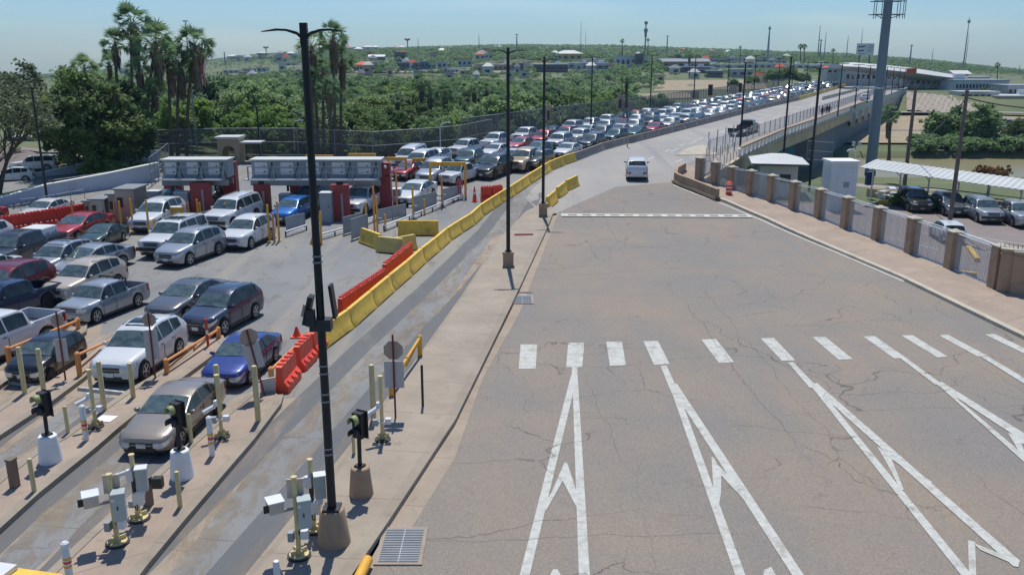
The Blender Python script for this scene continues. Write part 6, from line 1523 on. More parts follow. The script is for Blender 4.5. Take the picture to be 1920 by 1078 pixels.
# big dark tree by the white wall: several stems, wide crown
q = PD(174, 335, 84)
tree_thing('broadleaf_tree', 'big dense dark green tree with several stems in front of the white wall', q, trunk_mesh(9, .3, 4, 7, seed=3, multi=5), crown('crown', (4.5, 4.2, 4.4), 330, 60, .15, 'leaf_dark', .2, -.85, .3, 1), ztop(84, 226)-q.z)
q = PD(236, 318, 88)
tree_thing('broadleaf_tree', 'dark green bushy tree among the palm trunks right of the big tree', q, trunk_mesh(7, .22, 3, 6, seed=5), crown('crown', (2.9, 2.8, 3.9), 190, 50, .15, 'leaf_dark', .24, -.8, .3, 2), ztop(88, 240)-q.z)
q = PD(-10, 385, 74)   # sparse leaning tree at the left edge
mb = MB(); rd = random.Random(4)
def br(p, d_, L, r, dep):
    e = p+d_*L; mb.tube(p, e, r, r*.7, 'bark', 7 if r > .05 else 4, False)
    if dep == 0: return
    for i in range(3 if dep > 1 else 4):
        n_ = (d_+Vector((rd.uniform(-.55, .75), rd.uniform(-.6, .6), rd.uniform(-.25, .55)))).normalized(); br(p.lerp(e, rd.uniform(.6, 1)), n_, L*rd.uniform(.6, .85), r*.62, dep-1)
br(Vector((0, 0, -.5)), Vector((.35, 0, 1)).normalized(), 3.6, .26, 5)
t = thing('sparse_tree', 'sparse olive green tree with bare grey limbs leaning in from the left edge', 'tree', q); mb.build('trunk', t, None, 0, 60)
obj('crown', crown('crown', (4.6, 4.2, 3.6), 240, 26, .11, 'leaf_olive', .22, -.5, .3, 5), t, (.8, 0, ztop(74, 215)-q.z))
q = PD(24, 300, 118); tree_thing('sparse_tree', 'pale olive tree crown farther back at the left edge', q, trunk_mesh(8, .22, 4, 6, seed=8), crown('crown', (6, 5, 4.2), 200, 40, .2, 'leaf_olive', .2, -.6, .3, 6), 7.5)
o = obj('shrub', crown('shrub', (2.4, 1.0, .8), 60, 40, .12, 'leaf_bright', .3, -.3, .3, 7), None, PD(205, 325, 82)+Vector((0, 0, .3))); tag(o, 'low bright yellow green shrub beneath the dark tree by the white wall', 'shrub')
# palms
def palm_protos(seed, R_=1.7, skirt=3.2, nf=38, dark=False):
    rd = random.Random(seed); mb = MB()
    for i in range(nf):
        a = i*2.399+rd.uniform(-.3, .3); el = rd.uniform(-.8, 1.45)
        d_ = Vector((math.cos(a)*math.cos(el), math.sin(a)*math.cos(el), math.sin(el))); Lp = R_*rd.uniform(.55, .85)
        c_ = d_*Lp; mb.tube((0, 0, 0), c_, .03, .02, 'leaf_palm', 3, False)
        side = d_.cross(Vector((0, 0, 1))).normalized() if abs(d_.z) < .98 else Vector((1, 0, 0)); upv = side.cross(d_); ro_ = rd.uniform(-1.1, 1.1); side, upv = side*math.cos(ro_)+upv*math.sin(ro_), upv*math.cos(ro_)-side*math.sin(ro_)
        nb = 9; fl_ = R_*rd.uniform(.42, .56)
        for j in range(nb):
            b_ = (j-(nb-1)/2)/((nb-1)/2)*1.25; dj = (d_*math.cos(b_)+side*math.sin(b_)+upv*rd.uniform(-.08, .1)).normalized()
            m_ = c_+dj*fl_*.62; e = m_+(dj*.8+Vector((0, 0, -.42))).normalized()*fl_*.55
            wv = dj.cross(upv).normalized()*R_*.042
            mb.add([c_-wv*.4, c_+wv*.4, m_+wv, m_-wv], [(0, 1, 2, 3)], 'leaf_palm'); mb.add([m_-wv, m_+wv, e], [(0, 1, 2)], 'leaf_palm')
    cr = mb.mesh('crown', 180)
    sk = MB()
    for i in range(int(75*skirt)):
        a = rd.random()*2*PI; z = -rd.random()**.8*skirt; rr = .18+.34*R_*(.35+.65*rd.random())*(1+z/skirt*.62); L_ = rd.uniform(.5, 1.7)*R_*.42
        p0 = Vector((math.cos(a)*rr*.5, math.sin(a)*rr*.5, z+.1)); p1 = Vector((math.cos(a)*rr, math.sin(a)*rr, z-L_*.6)); p2 = Vector((math.cos(a)*rr*.92, math.sin(a)*rr*.92, z-L_*1.2))
        wv = Vector((-math.sin(a), math.cos(a), 0))*R_*.05
        sk.add([p0-wv*.3, p0+wv*.3, p1+wv, p1-wv], [(0, 1, 2, 3)], 'leaf_dead'); sk.add([p1-wv, p1+wv, p2+wv*.2], [(0, 1, 2)], 'leaf_dead')
    return cr, sk.mesh('skirt', 180)
PP = [palm_protos(i, 1.75, sk) for i, sk in enumerate((3.4, 2.2, 1.2))]
TRK = {}
def palm(cx_, cy_, bx_, by_, Y, rpx, si, label, group, hid=None):
    b_ = PD(bx_, by_, Y); zt = ztop(Y, cy_); h = zt-b_.z; k = ppm(Vector((b_.x, Y, zt))); r = rpx/k/1.8
    dx = XA(cx_, Y, zt)-b_.x
    t = thing('palm_tree', label, 'palm tree', b_, 0, group); mb = MB(); n = 7
    pts = [Vector((dx*(i/n)**1.5, .15*math.sin(i*.7), h*i/n)) for i in range(n+1)]; pts[0].z = -1.2
    for i in range(n): mb.tube(pts[i], pts[i+1], .21-.09*i/n+(.1 if i == 0 else 0), .21-.09*(i+1)/n, 'bark_palm', 8, False)
    mb.build('trunk', t, None, 0, 70)
    rz = (cx_*37 % 628)/100
    c_ = obj('crown', PP[si][0], t, pts[-1], rz); c_.scale = (r,)*3; s_ = obj('dead_frond_skirt', PP[si][1], t, pts[-1], rz); s_.scale = (r,)*3
    return t
PL = [(217, 84, 230, 322, 92, 27, 1, 'leftmost tall palm standing clear of the cluster at left'), (249, 46, 252, 320, 92, 34, 0, 'tallest palm of the left cluster with the long brown skirt'), (262, 132, 261, 317, 90, 24, 1, 'palm of middle height under the tallest palm'),
      (293, 82, 273, 314, 91, 36, 0, 'broad palm with wide brown skirt right of the tallest palm'), (318, 108, 322, 298, 94, 30, 0, 'palm with thick skirt left of the flagpole'), (366, 88, 350, 292, 95, 34, 0, 'palm right behind the flagpole'),
      (338, 122, 333, 294, 95, 27, 0, 'palm between the skirted palm and the flagpole'), (290, 168, 283, 312, 90, 21, 1, 'low palm in front of the left palm cluster'), (160, 130, 178, 322, 100, 24, 2, 'palm crown rising behind the big dark tree'), (178, 150, 190, 322, 104, 17, 2, 'smaller palm crown right behind the big dark tree'), (205, 120, 215, 320, 98, 16, 1, 'half hidden palm left of the tallest one'),
      (585, 88, 598, 296, 96, 26, 0, 'palm left of the nearest lamp head in the middle cluster'), (625, 72, 630, 296, 97, 28, 0, 'tallest palm of the middle cluster behind the lamp head'), (641, 112, 640, 298, 99, 24, 0, 'palm at the right of the middle cluster'), (617, 172, 622, 297, 93, 24, 1, 'short palm below the middle cluster'), (583, 150, 590, 296, 95, 22, 1, 'palm hidden behind the black lamp pole'), (606, 130, 608, 296, 98, 20, 0, 'narrow palm inside the middle cluster')]
for a in PL: palm(*a, 'palms behind the booths')
ML = [(745, 178, 745, 232, 15), (790, 152, 790, 228, 18), (806, 168, 806, 235, 17), (835, 170, 838, 232, 18), (862, 188, 860, 230, 13), (876, 165, 878, 236, 17), (889, 160, 890, 234, 14), (912, 164, 914, 232, 15), (938, 182, 934, 240, 19), (972, 176, 972, 236, 15), (441, 218, 441, 256, 18), (432, 205, 430, 256, 14), (1175, 142, 1175, 182, 12)]
for i, (cx_, cy_, bx_, by_, r_) in enumerate(ML):
    palm(cx_, cy_+6, bx_, by_+6, 135+(i*7 % 20), r_, 0, f'palm in the row along the riverside wood, {ORD[i]} of thirteen listed from the booths', 'smaller palms along the riverside wood')
palm(1668, 216, 1667, 300, 108, 18, 0, 'palm with a full brown skirt in front of the dark bridge underside', 'right side palms')
# wood beyond the fence: individual trees
CR = [crown('crown', (4.4, 4.2, 3.6), 110, 90, .17, m_, .27, -.5, .3, 20+i) for i, m_ in enumerate(('leaf_mid', 'leaf_dark', 'leaf_mid', 'leaf_bright', 'leaf_far'))]
TR = [trunk_mesh(5.5, .2, 2.6, 5, seed=30+i) for i in range(2)]
KL = ['mid green', 'dark green', 'mid green', 'bright green', 'grey green']
def forest_tree(x, y, sc, k, z=None):
    z = tz(x, y) if z is None else z; t = tree_thing('woodland_tree', '', (x, y, z-.3), TR[k % 2], CR[k], 4.9, (sc*random.uniform(.85, 1.2), sc*random.uniform(.85, 1.2), sc), random.random()*6.3, 'trees of the riverside wood'); return t
rw = random.Random(12); cnt = 0; spots = []
for i in range(4000):
    if cnt >= 235: break
    u = rw.random(); Y = 104+190*u**1.25; x0 = XA(180, Y, -4); x1 = min(XA(1240, Y, -4), interp(Y, [(p.y, p.x) for p in DECK_L])-7) if Y < 240 else XA(1050 if Y > 210 else 1240, Y, -4)
    if Y < 118: x1 = min(x1, XA(980, Y))
    x = rw.uniform(x0, x1); px = 960+F*x/(Y*cT+16*sT)
    if Y < 112 and px < 330: continue
    if Y < 122 and 330 < px < 660 and rw.random() < .0: continue
    if any((x-a)**2+(Y-b_)**2 < (4.2+Y*.012)**2 for a, b_ in spots): continue
    spots.append((x, Y)); cnt += 1
    sc = rw.uniform(.8, 1.25)*(.72 if Y < 125 else 1)
    if 640 < px < 800 and Y < 125: sc *= 1.15
    k = 1 if (620 < px < 800 and Y < 135) else 3 if (Y < 120 and rw.random() < .6) else rw.choice([0, 1, 2, 0, 4, 3])
    t = forest_tree(x, Y, sc, k); t['label'] = f'{KL[k]} woodland tree of the dense riverside wood beyond the fence'; t['group'] = f'{KL[k]} trees of the riverside wood'
# woodland masses covering the hills, far too many trees to count
FL = lambda m='roof_pale': ('flat', m, .3, .35)
BL = [(663, 708, 122, 134, 470, 'wallb_pink', 'orange tiled low building with a row of dark arches', ('hip', 'roof_tile', .8, 1.9), 8), (692, 720, 106, 113, 640, 'roof_grey', 'low dark building with a pale pitched roof left of the tall grey block', ('gable', 'roof_pale', .8, 1.4), 3),
 (740, 760, 103, 119, 600, 'roof_dark', 'tall dark grey block near the teal building', FL('roof_grey'), 2), (745, 785, 118, 130, 500, 'roof_dark', 'long low building with bright pale roof beside the teal one', FL(), 5), (784, 803, 116, 131, 500, 'mural_blue', 'small teal building in the town', FL(), 3),
 (803, 816, 120, 130, 520, 'wallb_white', 'small white building right of the teal one', FL(), 2), (820, 846, 115, 128, 520, 'wallb_blue', 'pale blue low block in the middle of the town', FL(), 3), (858, 884, 115, 128, 540, 'wallb_blue', 'blue grey block with brown roof line', FL('roof_tile'), 3), (890, 910, 103, 112, 640, 'wallb_white', 'small white house with reddish roof far up the slope', ('hip', 'roof_tile', .6, 1.2), 2), (908, 924, 101, 110, 650, 'wallb_white', 'white cube house far up the slope', FL(), 2),
 (862, 885, 133, 140, 430, 'wallb_cream', 'cream shed at the edge of the wood', FL('roof_pale'), 2), (830, 860, 130, 137, 440, 'wallb_white', 'long white low building behind the wood', FL(), 4), (900, 960, 122, 134, 500, 'wallb_tan', 'low brown shop row with pale wall', FL(), 7), (960, 990, 120, 134, 500, 'roof_dark', 'dark red fronted shop by the first far lamp', FL('roof_dark'), 3),
 (1000, 1065, 122, 136, 440, 'roof_dark', 'long dark fronted building with a bright flat roof', ('flat', 'roof_pale', .8, .5), 8), (1065, 1145, 119, 130, 450, 'wallb_grey', 'long grey warehouse with pale roof behind the wood', FL(), 6), (1042, 1092, 99, 112, 620, 'wallb_yellow', 'large yellow house with a pale hipped roof on the slope', ('hip', 'roof_pale', 1, 2.2), 4), (1088, 1140, 106, 116, 560, 'wallb_white', 'white building with blue band behind the yellow house', FL('wallb_blue'), 5),
 (1154, 1191, 97, 118, 540, 'wallb_blue', 'pale blue office block on the hill', FL(), 4), (1191, 1206, 98, 123, 538, 'roof_dark', 'tall black portal of the pale blue office block', FL('roof_dark'), 1), (1206, 1216, 99, 118, 540, 'wallb_white', 'narrow white wing beside the black portal', FL(), 1),
 (1240, 1330, 116, 128, 430, 'wallb_tan', 'long low tan building with grey roof left of the far palm', ('gable', 'roof_grey', .8, 1.8), 6), (1255, 1345, 127, 137, 380, 'roof_dark', 'long dark shed in front of the tan building', FL('roof_grey'), 4), (1332, 1400, 122, 128, 420, 'wallb_white', 'flat white roofed pavilion', FL(), 3), (1326, 1355, 134, 146, 330, 'roof_dark', 'dark windowed kiosk building beyond the bridge', FL(), 3), (1370, 1412, 131, 146, 330, 'wallb_grey', 'grey and white checkpoint building beyond the bridge', FL(), 3),
 (1255, 1440, 110, 117, 560, 'wallb_grey', 'very long grey warehouse roof line across the hill', FL('roof_grey'), 14), (1400, 1470, 120, 129, 400, 'wallb_white', 'white long roof with parked cars look behind the bridge queue', FL('roof_pale'), 6), (1440, 1475, 114, 119, 500, 'wallb_white', 'thin bright roof above the far trees', FL(), 3), (1480, 1560, 122, 129, 380, 'wallb_white', 'long white roof left of the curved canopy', FL(), 6), (1550, 1572, 128, 140, 330, 'wallb_white', 'small white villa left of the curved canopy', ('hip', 'roof_tile', .4, 1), 2),
 (1584, 1700, 133, 156, 320, 'wallb_grey', 'grey border station building under the left part of the curved canopy', FL('roof_grey'), 12), (1705, 1790, 146, 163, 300, 'wallb_grey', 'pale building under the right part of the curved canopy', FL('roof_pale'), 8), (1790, 1890, 152, 172, 285, 'wallb_blue', 'long grey ribbed hall right of the curved canopy', FL('metal_panel'), 16), (1888, 1990, 162, 182, 270, 'wallb_grey', 'grey ribbed hall cut by the right photo edge', FL('metal_panel'), 10), (1800, 1872, 174, 186, 262, 'wallb_white', 'pale low wall building in front of the ribbed hall', FL(), 6), (1868, 1990, 182, 194, 258, 'wallb_cream', 'cream building row behind the far parking lot', FL(), 8),
 (1790, 1815, 139, 147, 330, 'wallb_pink', 'reddish pavilion with slanted pale roof', ('gable', 'roof_pale', 1, 1.2), 2), (1815, 1855, 146, 154, 320, 'wallb_white', 'white rooftop block above the ribbed hall', FL(), 4), (1601, 1632, 104, 110, 460, 'wallb_pink', 'terracotta roofed house under the billboard', ('hip', 'roof_tile', .5, 1.2), 3), (1725, 1760, 112, 117, 520, 'wallb_grey', 'distant grey roof right of the mast', FL('roof_grey'), 3),
 (20, 60, 262, 300, 120, 'wallb_white', 'pale building behind the tree at the left edge', FL('roof_pale'), 2), (105, 121, 156, 165, 420, 'roof_dark', 'small dark block on the far left hillside', FL('roof_dark'), 1), (418, 448, 132, 138, 520, 'wallb_white', 'white roof among trees right of the flagpole', FL(), 3), (455, 475, 130, 137, 540, 'wallb_grey', 'grey roof among trees right of the white one', FL('roof_grey'), 2), (526, 556, 118, 125, 560, 'wallb_white', 'pale building left of the middle palms', FL(), 3), (482, 500, 128, 135, 500, 'wallb_blue', 'blue grey house left of the black lamp pole', FL('roof_grey'), 2), (225, 236, 132, 139, 600, 'wallb_blue', 'blue grey tower block between the left palms', FL('roof_grey'), 2), (1370, 1388, 97, 101, 640, 'wallb_white', 'white house high on the hill right of centre', FL(), 2), (1330, 1350, 96, 101, 700, 'wallb_tan', 'brown roofed house high on the hill', FL('roof_tile'), 2), (470, 520, 98, 102, 900, 'wallb_white', 'tiny pale row of houses near the left skyline', FL(), 6)]
SKY = [(-200, 165), (75, 150), (185, 139), (300, 128), (475, 109), (600, 98), (730, 89), (960, 83), (1150, 84), (1340, 91), (1590, 100), (1750, 112), (1915, 130), (2200, 160)]
MIDL = [(-200, 178), (200, 172), (400, 158), (480, 142), (700, 138), (850, 141), (960, 148), (1040, 146), (1095, 132), (1150, 126), (1230, 142), (1300, 160), (2200, 160)]
def mass(name, n, fn, label, m='leaf_far', nl=16, seed=1, q=.12):
    """leaf clumps; a tree that would stand above the crest of its belt is cut to size"""
    global rng
    rng = np.random.default_rng(seed); cen = []; sz = []
    while len(cen) < n:
        x, y, s_ = fn()
        if x is None: continue
        z = tz(x, y); px = pxof(x, y, z); lim = interp(px, SKY) + rm.uniform(-2, 4) if y > 800 else (interp(px, SKY) + 26*(1-(y-430)/400) + rm.uniform(-3, 5)) if y > 430 else interp(px, MIDL) + rm.uniform(-2, 5)
        for _ in range(8):
            if pyof(x, y, z+s_*1.15) < lim: s_ *= .82
        if 380 < y < 1200:
            bp = pyof(x, y, z)
            for bb in BL:
                if bb[0]-2 < px < bb[1]+2 and bb[3]-1.5 < bp and pyof(x, y, z+s_*1.15) < bb[3]-1:
                    while s_ > 1 and pyof(x, y, z+s_*1.15) < bb[3]-1.5: s_ *= .8
        if s_ < 1.2: continue
        cen.append((x, y, z+s_*.62)); sz.append(s_)
    cen = np.array(cen); sz = np.array(sz)[:, None]
    k = np.repeat(cen, nl, 0); s_ = np.repeat(sz, nl, 0); g_ = rng.normal(size=k.shape); g_ /= np.linalg.norm(g_, axis=1)[:, None]; g_[:, 2] = np.abs(g_[:, 2])*1.1-.35
    k = k+g_*s_*np.array([.62, .62, .55])*(.75+.25*rng.random((len(k), 1))); u, v = rand_frames(len(k), 1.0, .7); o = obj(name, quads_mesh(name, k, u*s_*q, v*s_*q*1.2, m)); tag(o, label, 'woodland', None, 'stuff'); return o
rm = random.Random(3)
TOWN = lambda px, py: False
def fn1():
    Y = 560*(2700/560)**(rm.random()**.75); x = XA(rm.uniform(-160, 2080), Y, 5); return x, Y, rm.uniform(5, 9)*(.8+Y/2600*1.2)
mass('distant_woodland', 12000, fn1, 'green woodland covering the distant town slopes up to the horizon', 'leaf_far', 46, 2, .1)
def fn1b():
    Y = rm.uniform(390, 900); px = rm.uniform(-100, 2080); x = XA(px, Y, 3)
    if 440 < px < 1500 and Y < 640 and math.sin(x*.035+1)*math.cos(Y*.03) < -.2: return None, 0, 0
    return x, Y, rm.uniform(3.5, 6)
mass('town_trees', 3000, fn1b, 'tree masses between the houses of the near town', 'leaf_mid', 70, 12, .1)
def fn2():
    Y = rm.uniform(250, 410); x = XA(rm.uniform(-80, 1120), Y, -4); return x, Y, rm.uniform(5, 9)
mass('far_riverside_wood', 620, fn2, 'dense far part of the riverside wood before the town', 'leaf_mid', 220, 5, .065)
def fn3():
    Y = rm.uniform(106, 330); x = XA(rm.uniform(200, 1230), Y, -4)
    if Y < 240 and x > interp(Y, [(p.y, p.x) for p in DECK_L])-5: return None, 0, 0
    return x, Y, rm.uniform(1.6, 3.6)
mass('undergrowth', 1500, fn3, 'low undergrowth filling the floor of the riverside wood', 'leaf_mid', 60, 7, .08)
def fn4():
    Y = rm.uniform(155, 164); x = XA(rm.uniform(1712, 1990), Y, -4.5); return x, Y, rm.uniform(1.5, 2.5)
mass('riverbank_bushes', 130, fn4, 'thick green bushes along the far bank of the river', 'leaf_mid', 130, 9)
for i, (x, y, w_, h_, lb) in enumerate(((1757, 272, 2.9, 2.9, 'left rounded tree on the far river bank'), (1786, 268, 2.6, 3.0, 'small middle tree between the two on the far river bank'), (1834, 276, 3.9, 3.7, 'largest rounded tree on the far river bank'))):
    q = P(x, y, -4.2); q.z = tz(q.x, q.y); tree_thing('riverbank_tree', lb, q, trunk_mesh(4.2, .18, 1.8, 6, seed=50+i), crown('crown', (w_, w_*.8, h_), 190, 42, .19, 'leaf_mid', .24, -.8, .25, 60+i), h_*1.15)
q = P(1850, 372, PZ); tree_thing('flame_tree', 'small tree with reddish orange leaves behind the covered parking', q, trunk_mesh(2.4, .08, 1.0, 6, seed=70), crown('crown', (1.7, 1.5, .8), 90, 34, .07, 'leaf_reddish', .25, -.4, .2, 71), 2.3)
for i, (x, y) in enumerate(((1700, 378), (1768, 388), (1830, 394), (1888, 400))):
    o = obj('shrub', CR[3], None, P(x, y, PZ+.4)); o.scale = (.34, .2, .22); tag(o, f'bright green shrub behind the yellow kerb of the parking, {ORD[i]} from the left', 'shrub', 'shrubs behind the parking')
for i, (x, y, s_) in enumerate(((1912, 262, .6), (1560, 158, .6), (1845, 184, .5), (1860, 192, .45), (1830, 180, .3), (1410, 160, .6), (1375, 164, .5), (1450, 158, .8), (1480, 156, .8), (1505, 156, .6))):
    Y = 175 if i == 0 else 275 if i in (2, 3, 4) else 345; q = PD(x, y, Y); t = forest_tree(q.x, Y, s_, 0 if i % 2 else 1, q.z-1); t['label'] = f'small round tree beyond the bridge and river, {ORD[i]} of the scattered ones'; t['group'] = 'scattered trees by the far border station'
for i, (x, y, r_) in enumerate(((1501, 89, 5), (1508, 89, 5), (1562, 96, 4), (1870, 123, 5), (1293, 104, 8), (1388, 90, 3), (1215, 76, 3), (1167, 78, 4))):
    palm(x, y, x, y+(34 if i == 4 else 22), 420, r_, 0 if i == 4 else 2, f'tiny far palm on the skyline, {ORD[i]} of the scattered far palms', 'far palms on the skyline')
# ---------------------------------------------------------------- right hand lot, canopy, sheds
sheet('parking_lot', [[(p.x+.9, p.y-.2) for p in WALL[1:]] + [(46, 30), (120, 60), (110, 82), (P(1560, 383, PZ).x, P(1560, 383, PZ).y), (WALL[0].x+2.5, WALL[0].y+1)]], PZ+.03, 'asphalt_lot', zf=None, lot=True)
for a, b_ in (((1640, 440), (1760, 470)), ((1700, 430), (1830, 462)), ((1830, 470), (1990, 500)), ((1790, 440), (1990, 470))):
    ribbon('lot_marking', [P(*a, PZ), P(*b_, PZ)], .14, .05, 0, 'paint_white', z=PZ)
def kerbthing(a, b_, label):
    A, B = P(*a, PZ), P(*b_, PZ); o = ribbon('yellow_kerb', [A, B], .3, .02, .28, 'yellow_conc', z=PZ, nokind=1); tag(o, label, 'kerb')
kerbthing((1648, 381), (1705, 386), 'yellow painted kerb at the left end of the parking'); kerbthing((1750, 392), (1775, 395), 'yellow kerb between the black and grey parked cars'); kerbthing((1815, 400), (1838, 402), 'yellow kerb left of the silver parked SUV'); kerbthing((1880, 408), (1902, 411), 'yellow kerb right of the silver parked SUV'); kerbthing((1728, 508), (1830, 520), 'long yellow kerb seen through the clear wall panels'); kerbthing((1815, 468), (1832, 492), 'short yellow kerb behind the nearest clear panel')
o = ribbon('far_retaining_wall', [P(1625, 368, PZ), P(1780, 384, PZ), P(1990, 405, PZ)], .3, 0, .8, 'bridge_conc', z=PZ, nokind=1); tag(o, 'low tan retaining wall behind the parked vehicles', 'wall')
ribbon('riverside_path', [P(1600, 345, PZ), P(1760, 356, PZ), P(1990, 386, PZ)], 2.6, .06, .1, 'grey_conc', z=PZ-.25)
sheet('riverbank_grass', [[(P(x, y, PZ).x, P(x, y, PZ).y) for x, y in ((1600, 342), (1760, 353), (1990, 382))] + [(105, 118), (62, 118), (48, 112)]], .0, 'grass', zf=lambda Y: float(np.interp(Y, YR, ZR))+.12, lot=True)
# canopy: long ribbed pale roof on thin posts
A, B = P(1612, 400, PZ), P(1975, 460, PZ); A = PD(1615, 312, 80); B = PD(1990, 364, 70)
t = thing('parking_canopy', 'long pale corrugated canopy roof on thin white posts over the parking', 'canopy', (A.x, A.y, PZ)); d_ = B-A; L = math.hypot(d_.x, d_.y); rz = math.atan2(d_.y, d_.x); t.rotation_euler.z = rz
sl = (d_.z)/L; mb = MB(); n = 64; z0 = A.z-PZ; vs = []
for i in range(n+1):
    x = L*i/n; zz = z0+sl*x+(.07 if i % 2 else 0); vs += [(x, -.6, zz-.05), (x, 4.2, zz+.25), (x, 4.2, zz+.19), (x, -.6, zz-.11)]
mb.add(vs, [(i*4+j, i*4+(j+1) % 4, i*4+4+(j+1) % 4, i*4+4+j) for i in range(n) for j in range(4)], 'roof_pale'); mb.build('roof', t, None, 0, 5)
for i in range(7): x = .6+i*(L-1.2)/6; MB().tube((x, 1.8, 0), (x, 1.8, z0+sl*x), .07, .07, 'metal_white', 8).tube((x, 1.8, z0+sl*x-.7), (x, .1, z0+sl*x-.1), .04, .04, 'metal_white', 6).build('post', t)
# white shed and guard shelter
def pbox(name, x0, x1, yt, Y, zb, dep, m, label, cat, rz=0, roof=None, extra=None):
    xl, xr = XA(x0, Y, zb), XA(x1, Y, zb); h = ztop(Y, yt)-zb; t = thing(name, label, cat, ((xl+xr)/2, Y+dep/2, zb), rz); W = xr-xl
    MB().box((0, 0, h/2), (W, dep, h), m).build('wall', t)
    if roof:
        kind, rm_, ov, rh = roof
        if kind == 'flat': MB().box((0, 0, h+rh/2), (W+ov*2, dep+ov*2, rh), rm_).build('roof', t)
        elif kind == 'hip': MB().add([(-W/2-ov, -dep/2-ov, h), (W/2+ov, -dep/2-ov, h), (W/2+ov, dep/2+ov, h), (-W/2-ov, dep/2+ov, h), (-W*.2, 0, h+rh), (W*.2, 0, h+rh)], [(0, 1, 5, 4), (1, 2, 5), (2, 3, 4, 5), (3, 0, 4), (3, 2, 1, 0)], rm_).build('roof', t)
        elif kind == 'gable': MB().add([(-W/2-ov, -dep/2-ov, h), (W/2+ov, -dep/2-ov, h), (W/2+ov, dep/2+ov, h), (-W/2-ov, dep/2+ov, h), (-W/2-ov, 0, h+rh), (W/2+ov, 0, h+rh)], [(0, 1, 5, 4), (2, 3, 4, 5), (3, 0, 4), (1, 2, 5), (3, 2, 1, 0)], rm_).build('roof', t)
    return t, W, h
t, W, h = pbox('storage_shed', 1552, 1601, 306, 76, PZ, 2.2, 'metal_white', 'white metal shed with a curved roof at the left end of the parking canopy', 'shed', 0, ('flat', 'paper_white', .12, .18))
MB().box((0, -1.12, h*.5), (W*.5, .03, h*.8), 'metal_white').box((W*.1, -1.14, h*.55), (.5, .02, .5), 'metal_grey').build('door', t)
t, W, h = pbox('guard_shelter', 1432, 1500, 306, 84, PZ, 4.5, 'wallb_white', 'small pale guard shelter with a wide hipped roof beyond the panelled wall', 'guard house', R(-12), ('hip', 'roof_pale', .9, .7))
MB().box((W*.18, -2.27, h*.55), (1.0, .05, .8), 'window_dark').build('window', t); MB().box((0, 0, h-.1), (W+1.6, 6.1, .22), 'roof_dark').build('fascia', t)
o = MB().box((0, 0, .6), (.6, .6, 1.2), 'blue_bin').box((0, 0, 1.22), (.66, .66, .08), 'blue_bin').build('blue_bin', None, PD(1629, 347, 83)); tag(o, 'dark blue bin at the foot of the thick mast', 'bin')
for i, (x, y) in enumerate(((1660, 372), (1672, 366), (1683, 376))):
    p = P(x, y, PZ); t = thing('picnic_bench', f'small white outdoor bench by the white shed, {ORD[i]} from the left', 'bench', p, .3+i, 'white benches by the shed'); MB().box((0, 0, .7), (1.5, .6, .06), 'metal_white').build('table_top', t); MB().box((0, .55, .42), (1.5, .25, .05), 'metal_white').box((0, -.55, .42), (1.5, .25, .05), 'metal_white').build('seat', t); MB().box((-.5, 0, .35), (.06, 1.2, .7), 'metal_white').box((.5, 0, .35), (.06, 1.2, .7), 'metal_white').build('leg', t)
for i, (bx_, by_, ty) in enumerate(((1518, 345, 128), (1386, 300, 118), (1471, 268, 108))):
    b_ = PD(bx_, by_, 88 if i == 0 else 100); h = ztop(b_.y, ty)-b_.z; t = thing('street_lamp', ('black double lamp behind the guard shelter', 'slim black lamp pole at the start of the bridge railing', 'slim black lamp pole in front of the dark pickup on the bridge')[i], 'street lamp', b_, 0, 'lamps along the bridge')
    MB().tube((0, 0, -1), (0, 0, h), .13, .09, 'metal_black', 8).build('pole', t)
    if i == 0:
        hd = [MB(), MB()]; lamp_head(None, hd, h, .6)
        for x in hd: x.build('lamp_head', t)
    else: MB().box((0, 0, h), (.5, .2, .1), 'metal_black').build('lamp_head', t)
# cluster of white floodlights on a short mast, hooked pipe
t = thing('floodlight_mast', 'short mast with four white floodlights in front of the bridge piers', 'floodlight', P(1600, 320, PZ)); h = ztop(t.location.y, 270)-PZ
MB().tube((0, 0, 0), (0, 0, h), .06, .05, 'metal_galv', 8).box((.1, 0, h), (1.0, .08, .08), 'metal_galv').build('pole', t)
for x, z in ((-.35, .15), (.35, .15), (-.35, -.15), (.4, -.15)): MB().box((x, -.15, h+z), (.34, .16, .22), 'metal_white').build('floodlight', t)
t = thing('hooked_pipe', 'white hooked pipe standing by the white shed', 'pipe', PD(1602, 308, 82)); MB().path([(0, 0, -2.5), (0, 0, 1.0), (-.1, 0, 1.3), (-.5, 0, 1.4), (-.8, 0, 1.2)], .07, 'metal_white', 8).build('pipe', t)
# far river bank: road, dirt, rock slope
sheet('far_bank_dirt', [[(60, 168), (150, 164), (210, 200), (220, 236), (80, 236)]], 0, 'dirt', zf=lambda Y: float(np.interp(Y, YR, ZR))+.35, lot=False)
ribbon('river_road', [Vector((70, 196, -3.6)), Vector((120, 192, -3.6)), Vector((220, 186, -3.6))], 7, .3, .12, 'asphalt_lot', z=-3.9)
ribbon('upper_road', [Vector((95, 238, -2)), Vector((130, 236, -2)), Vector((175, 212, -2)), Vector((230, 190, -2))], 6, .3, .15, 'grey_conc', z=-2.6)
vs = [P(1703, 186, 1)]
a = [PD(1700, 207, 238), PD(1800, 212, 236), PD(1850, 215, 230)]; b_ = [PD(1700, 172, 262), PD(1790, 181, 262), PD(1845, 190, 258)]
me = bpy.data.meshes.new('rock_slope'); V_ = []; n = 30
for j in range(9):
    for i in range(n+1):
        u = i/n*2; k = min(int(u), 1); p = a[k].lerp(a[k+1], u-k).lerp(b_[k].lerp(b_[k+1], u-k), j/8); V_.append((p.x, p.y, p.z+.25*math.sin(i*2.3+j*1.7)))
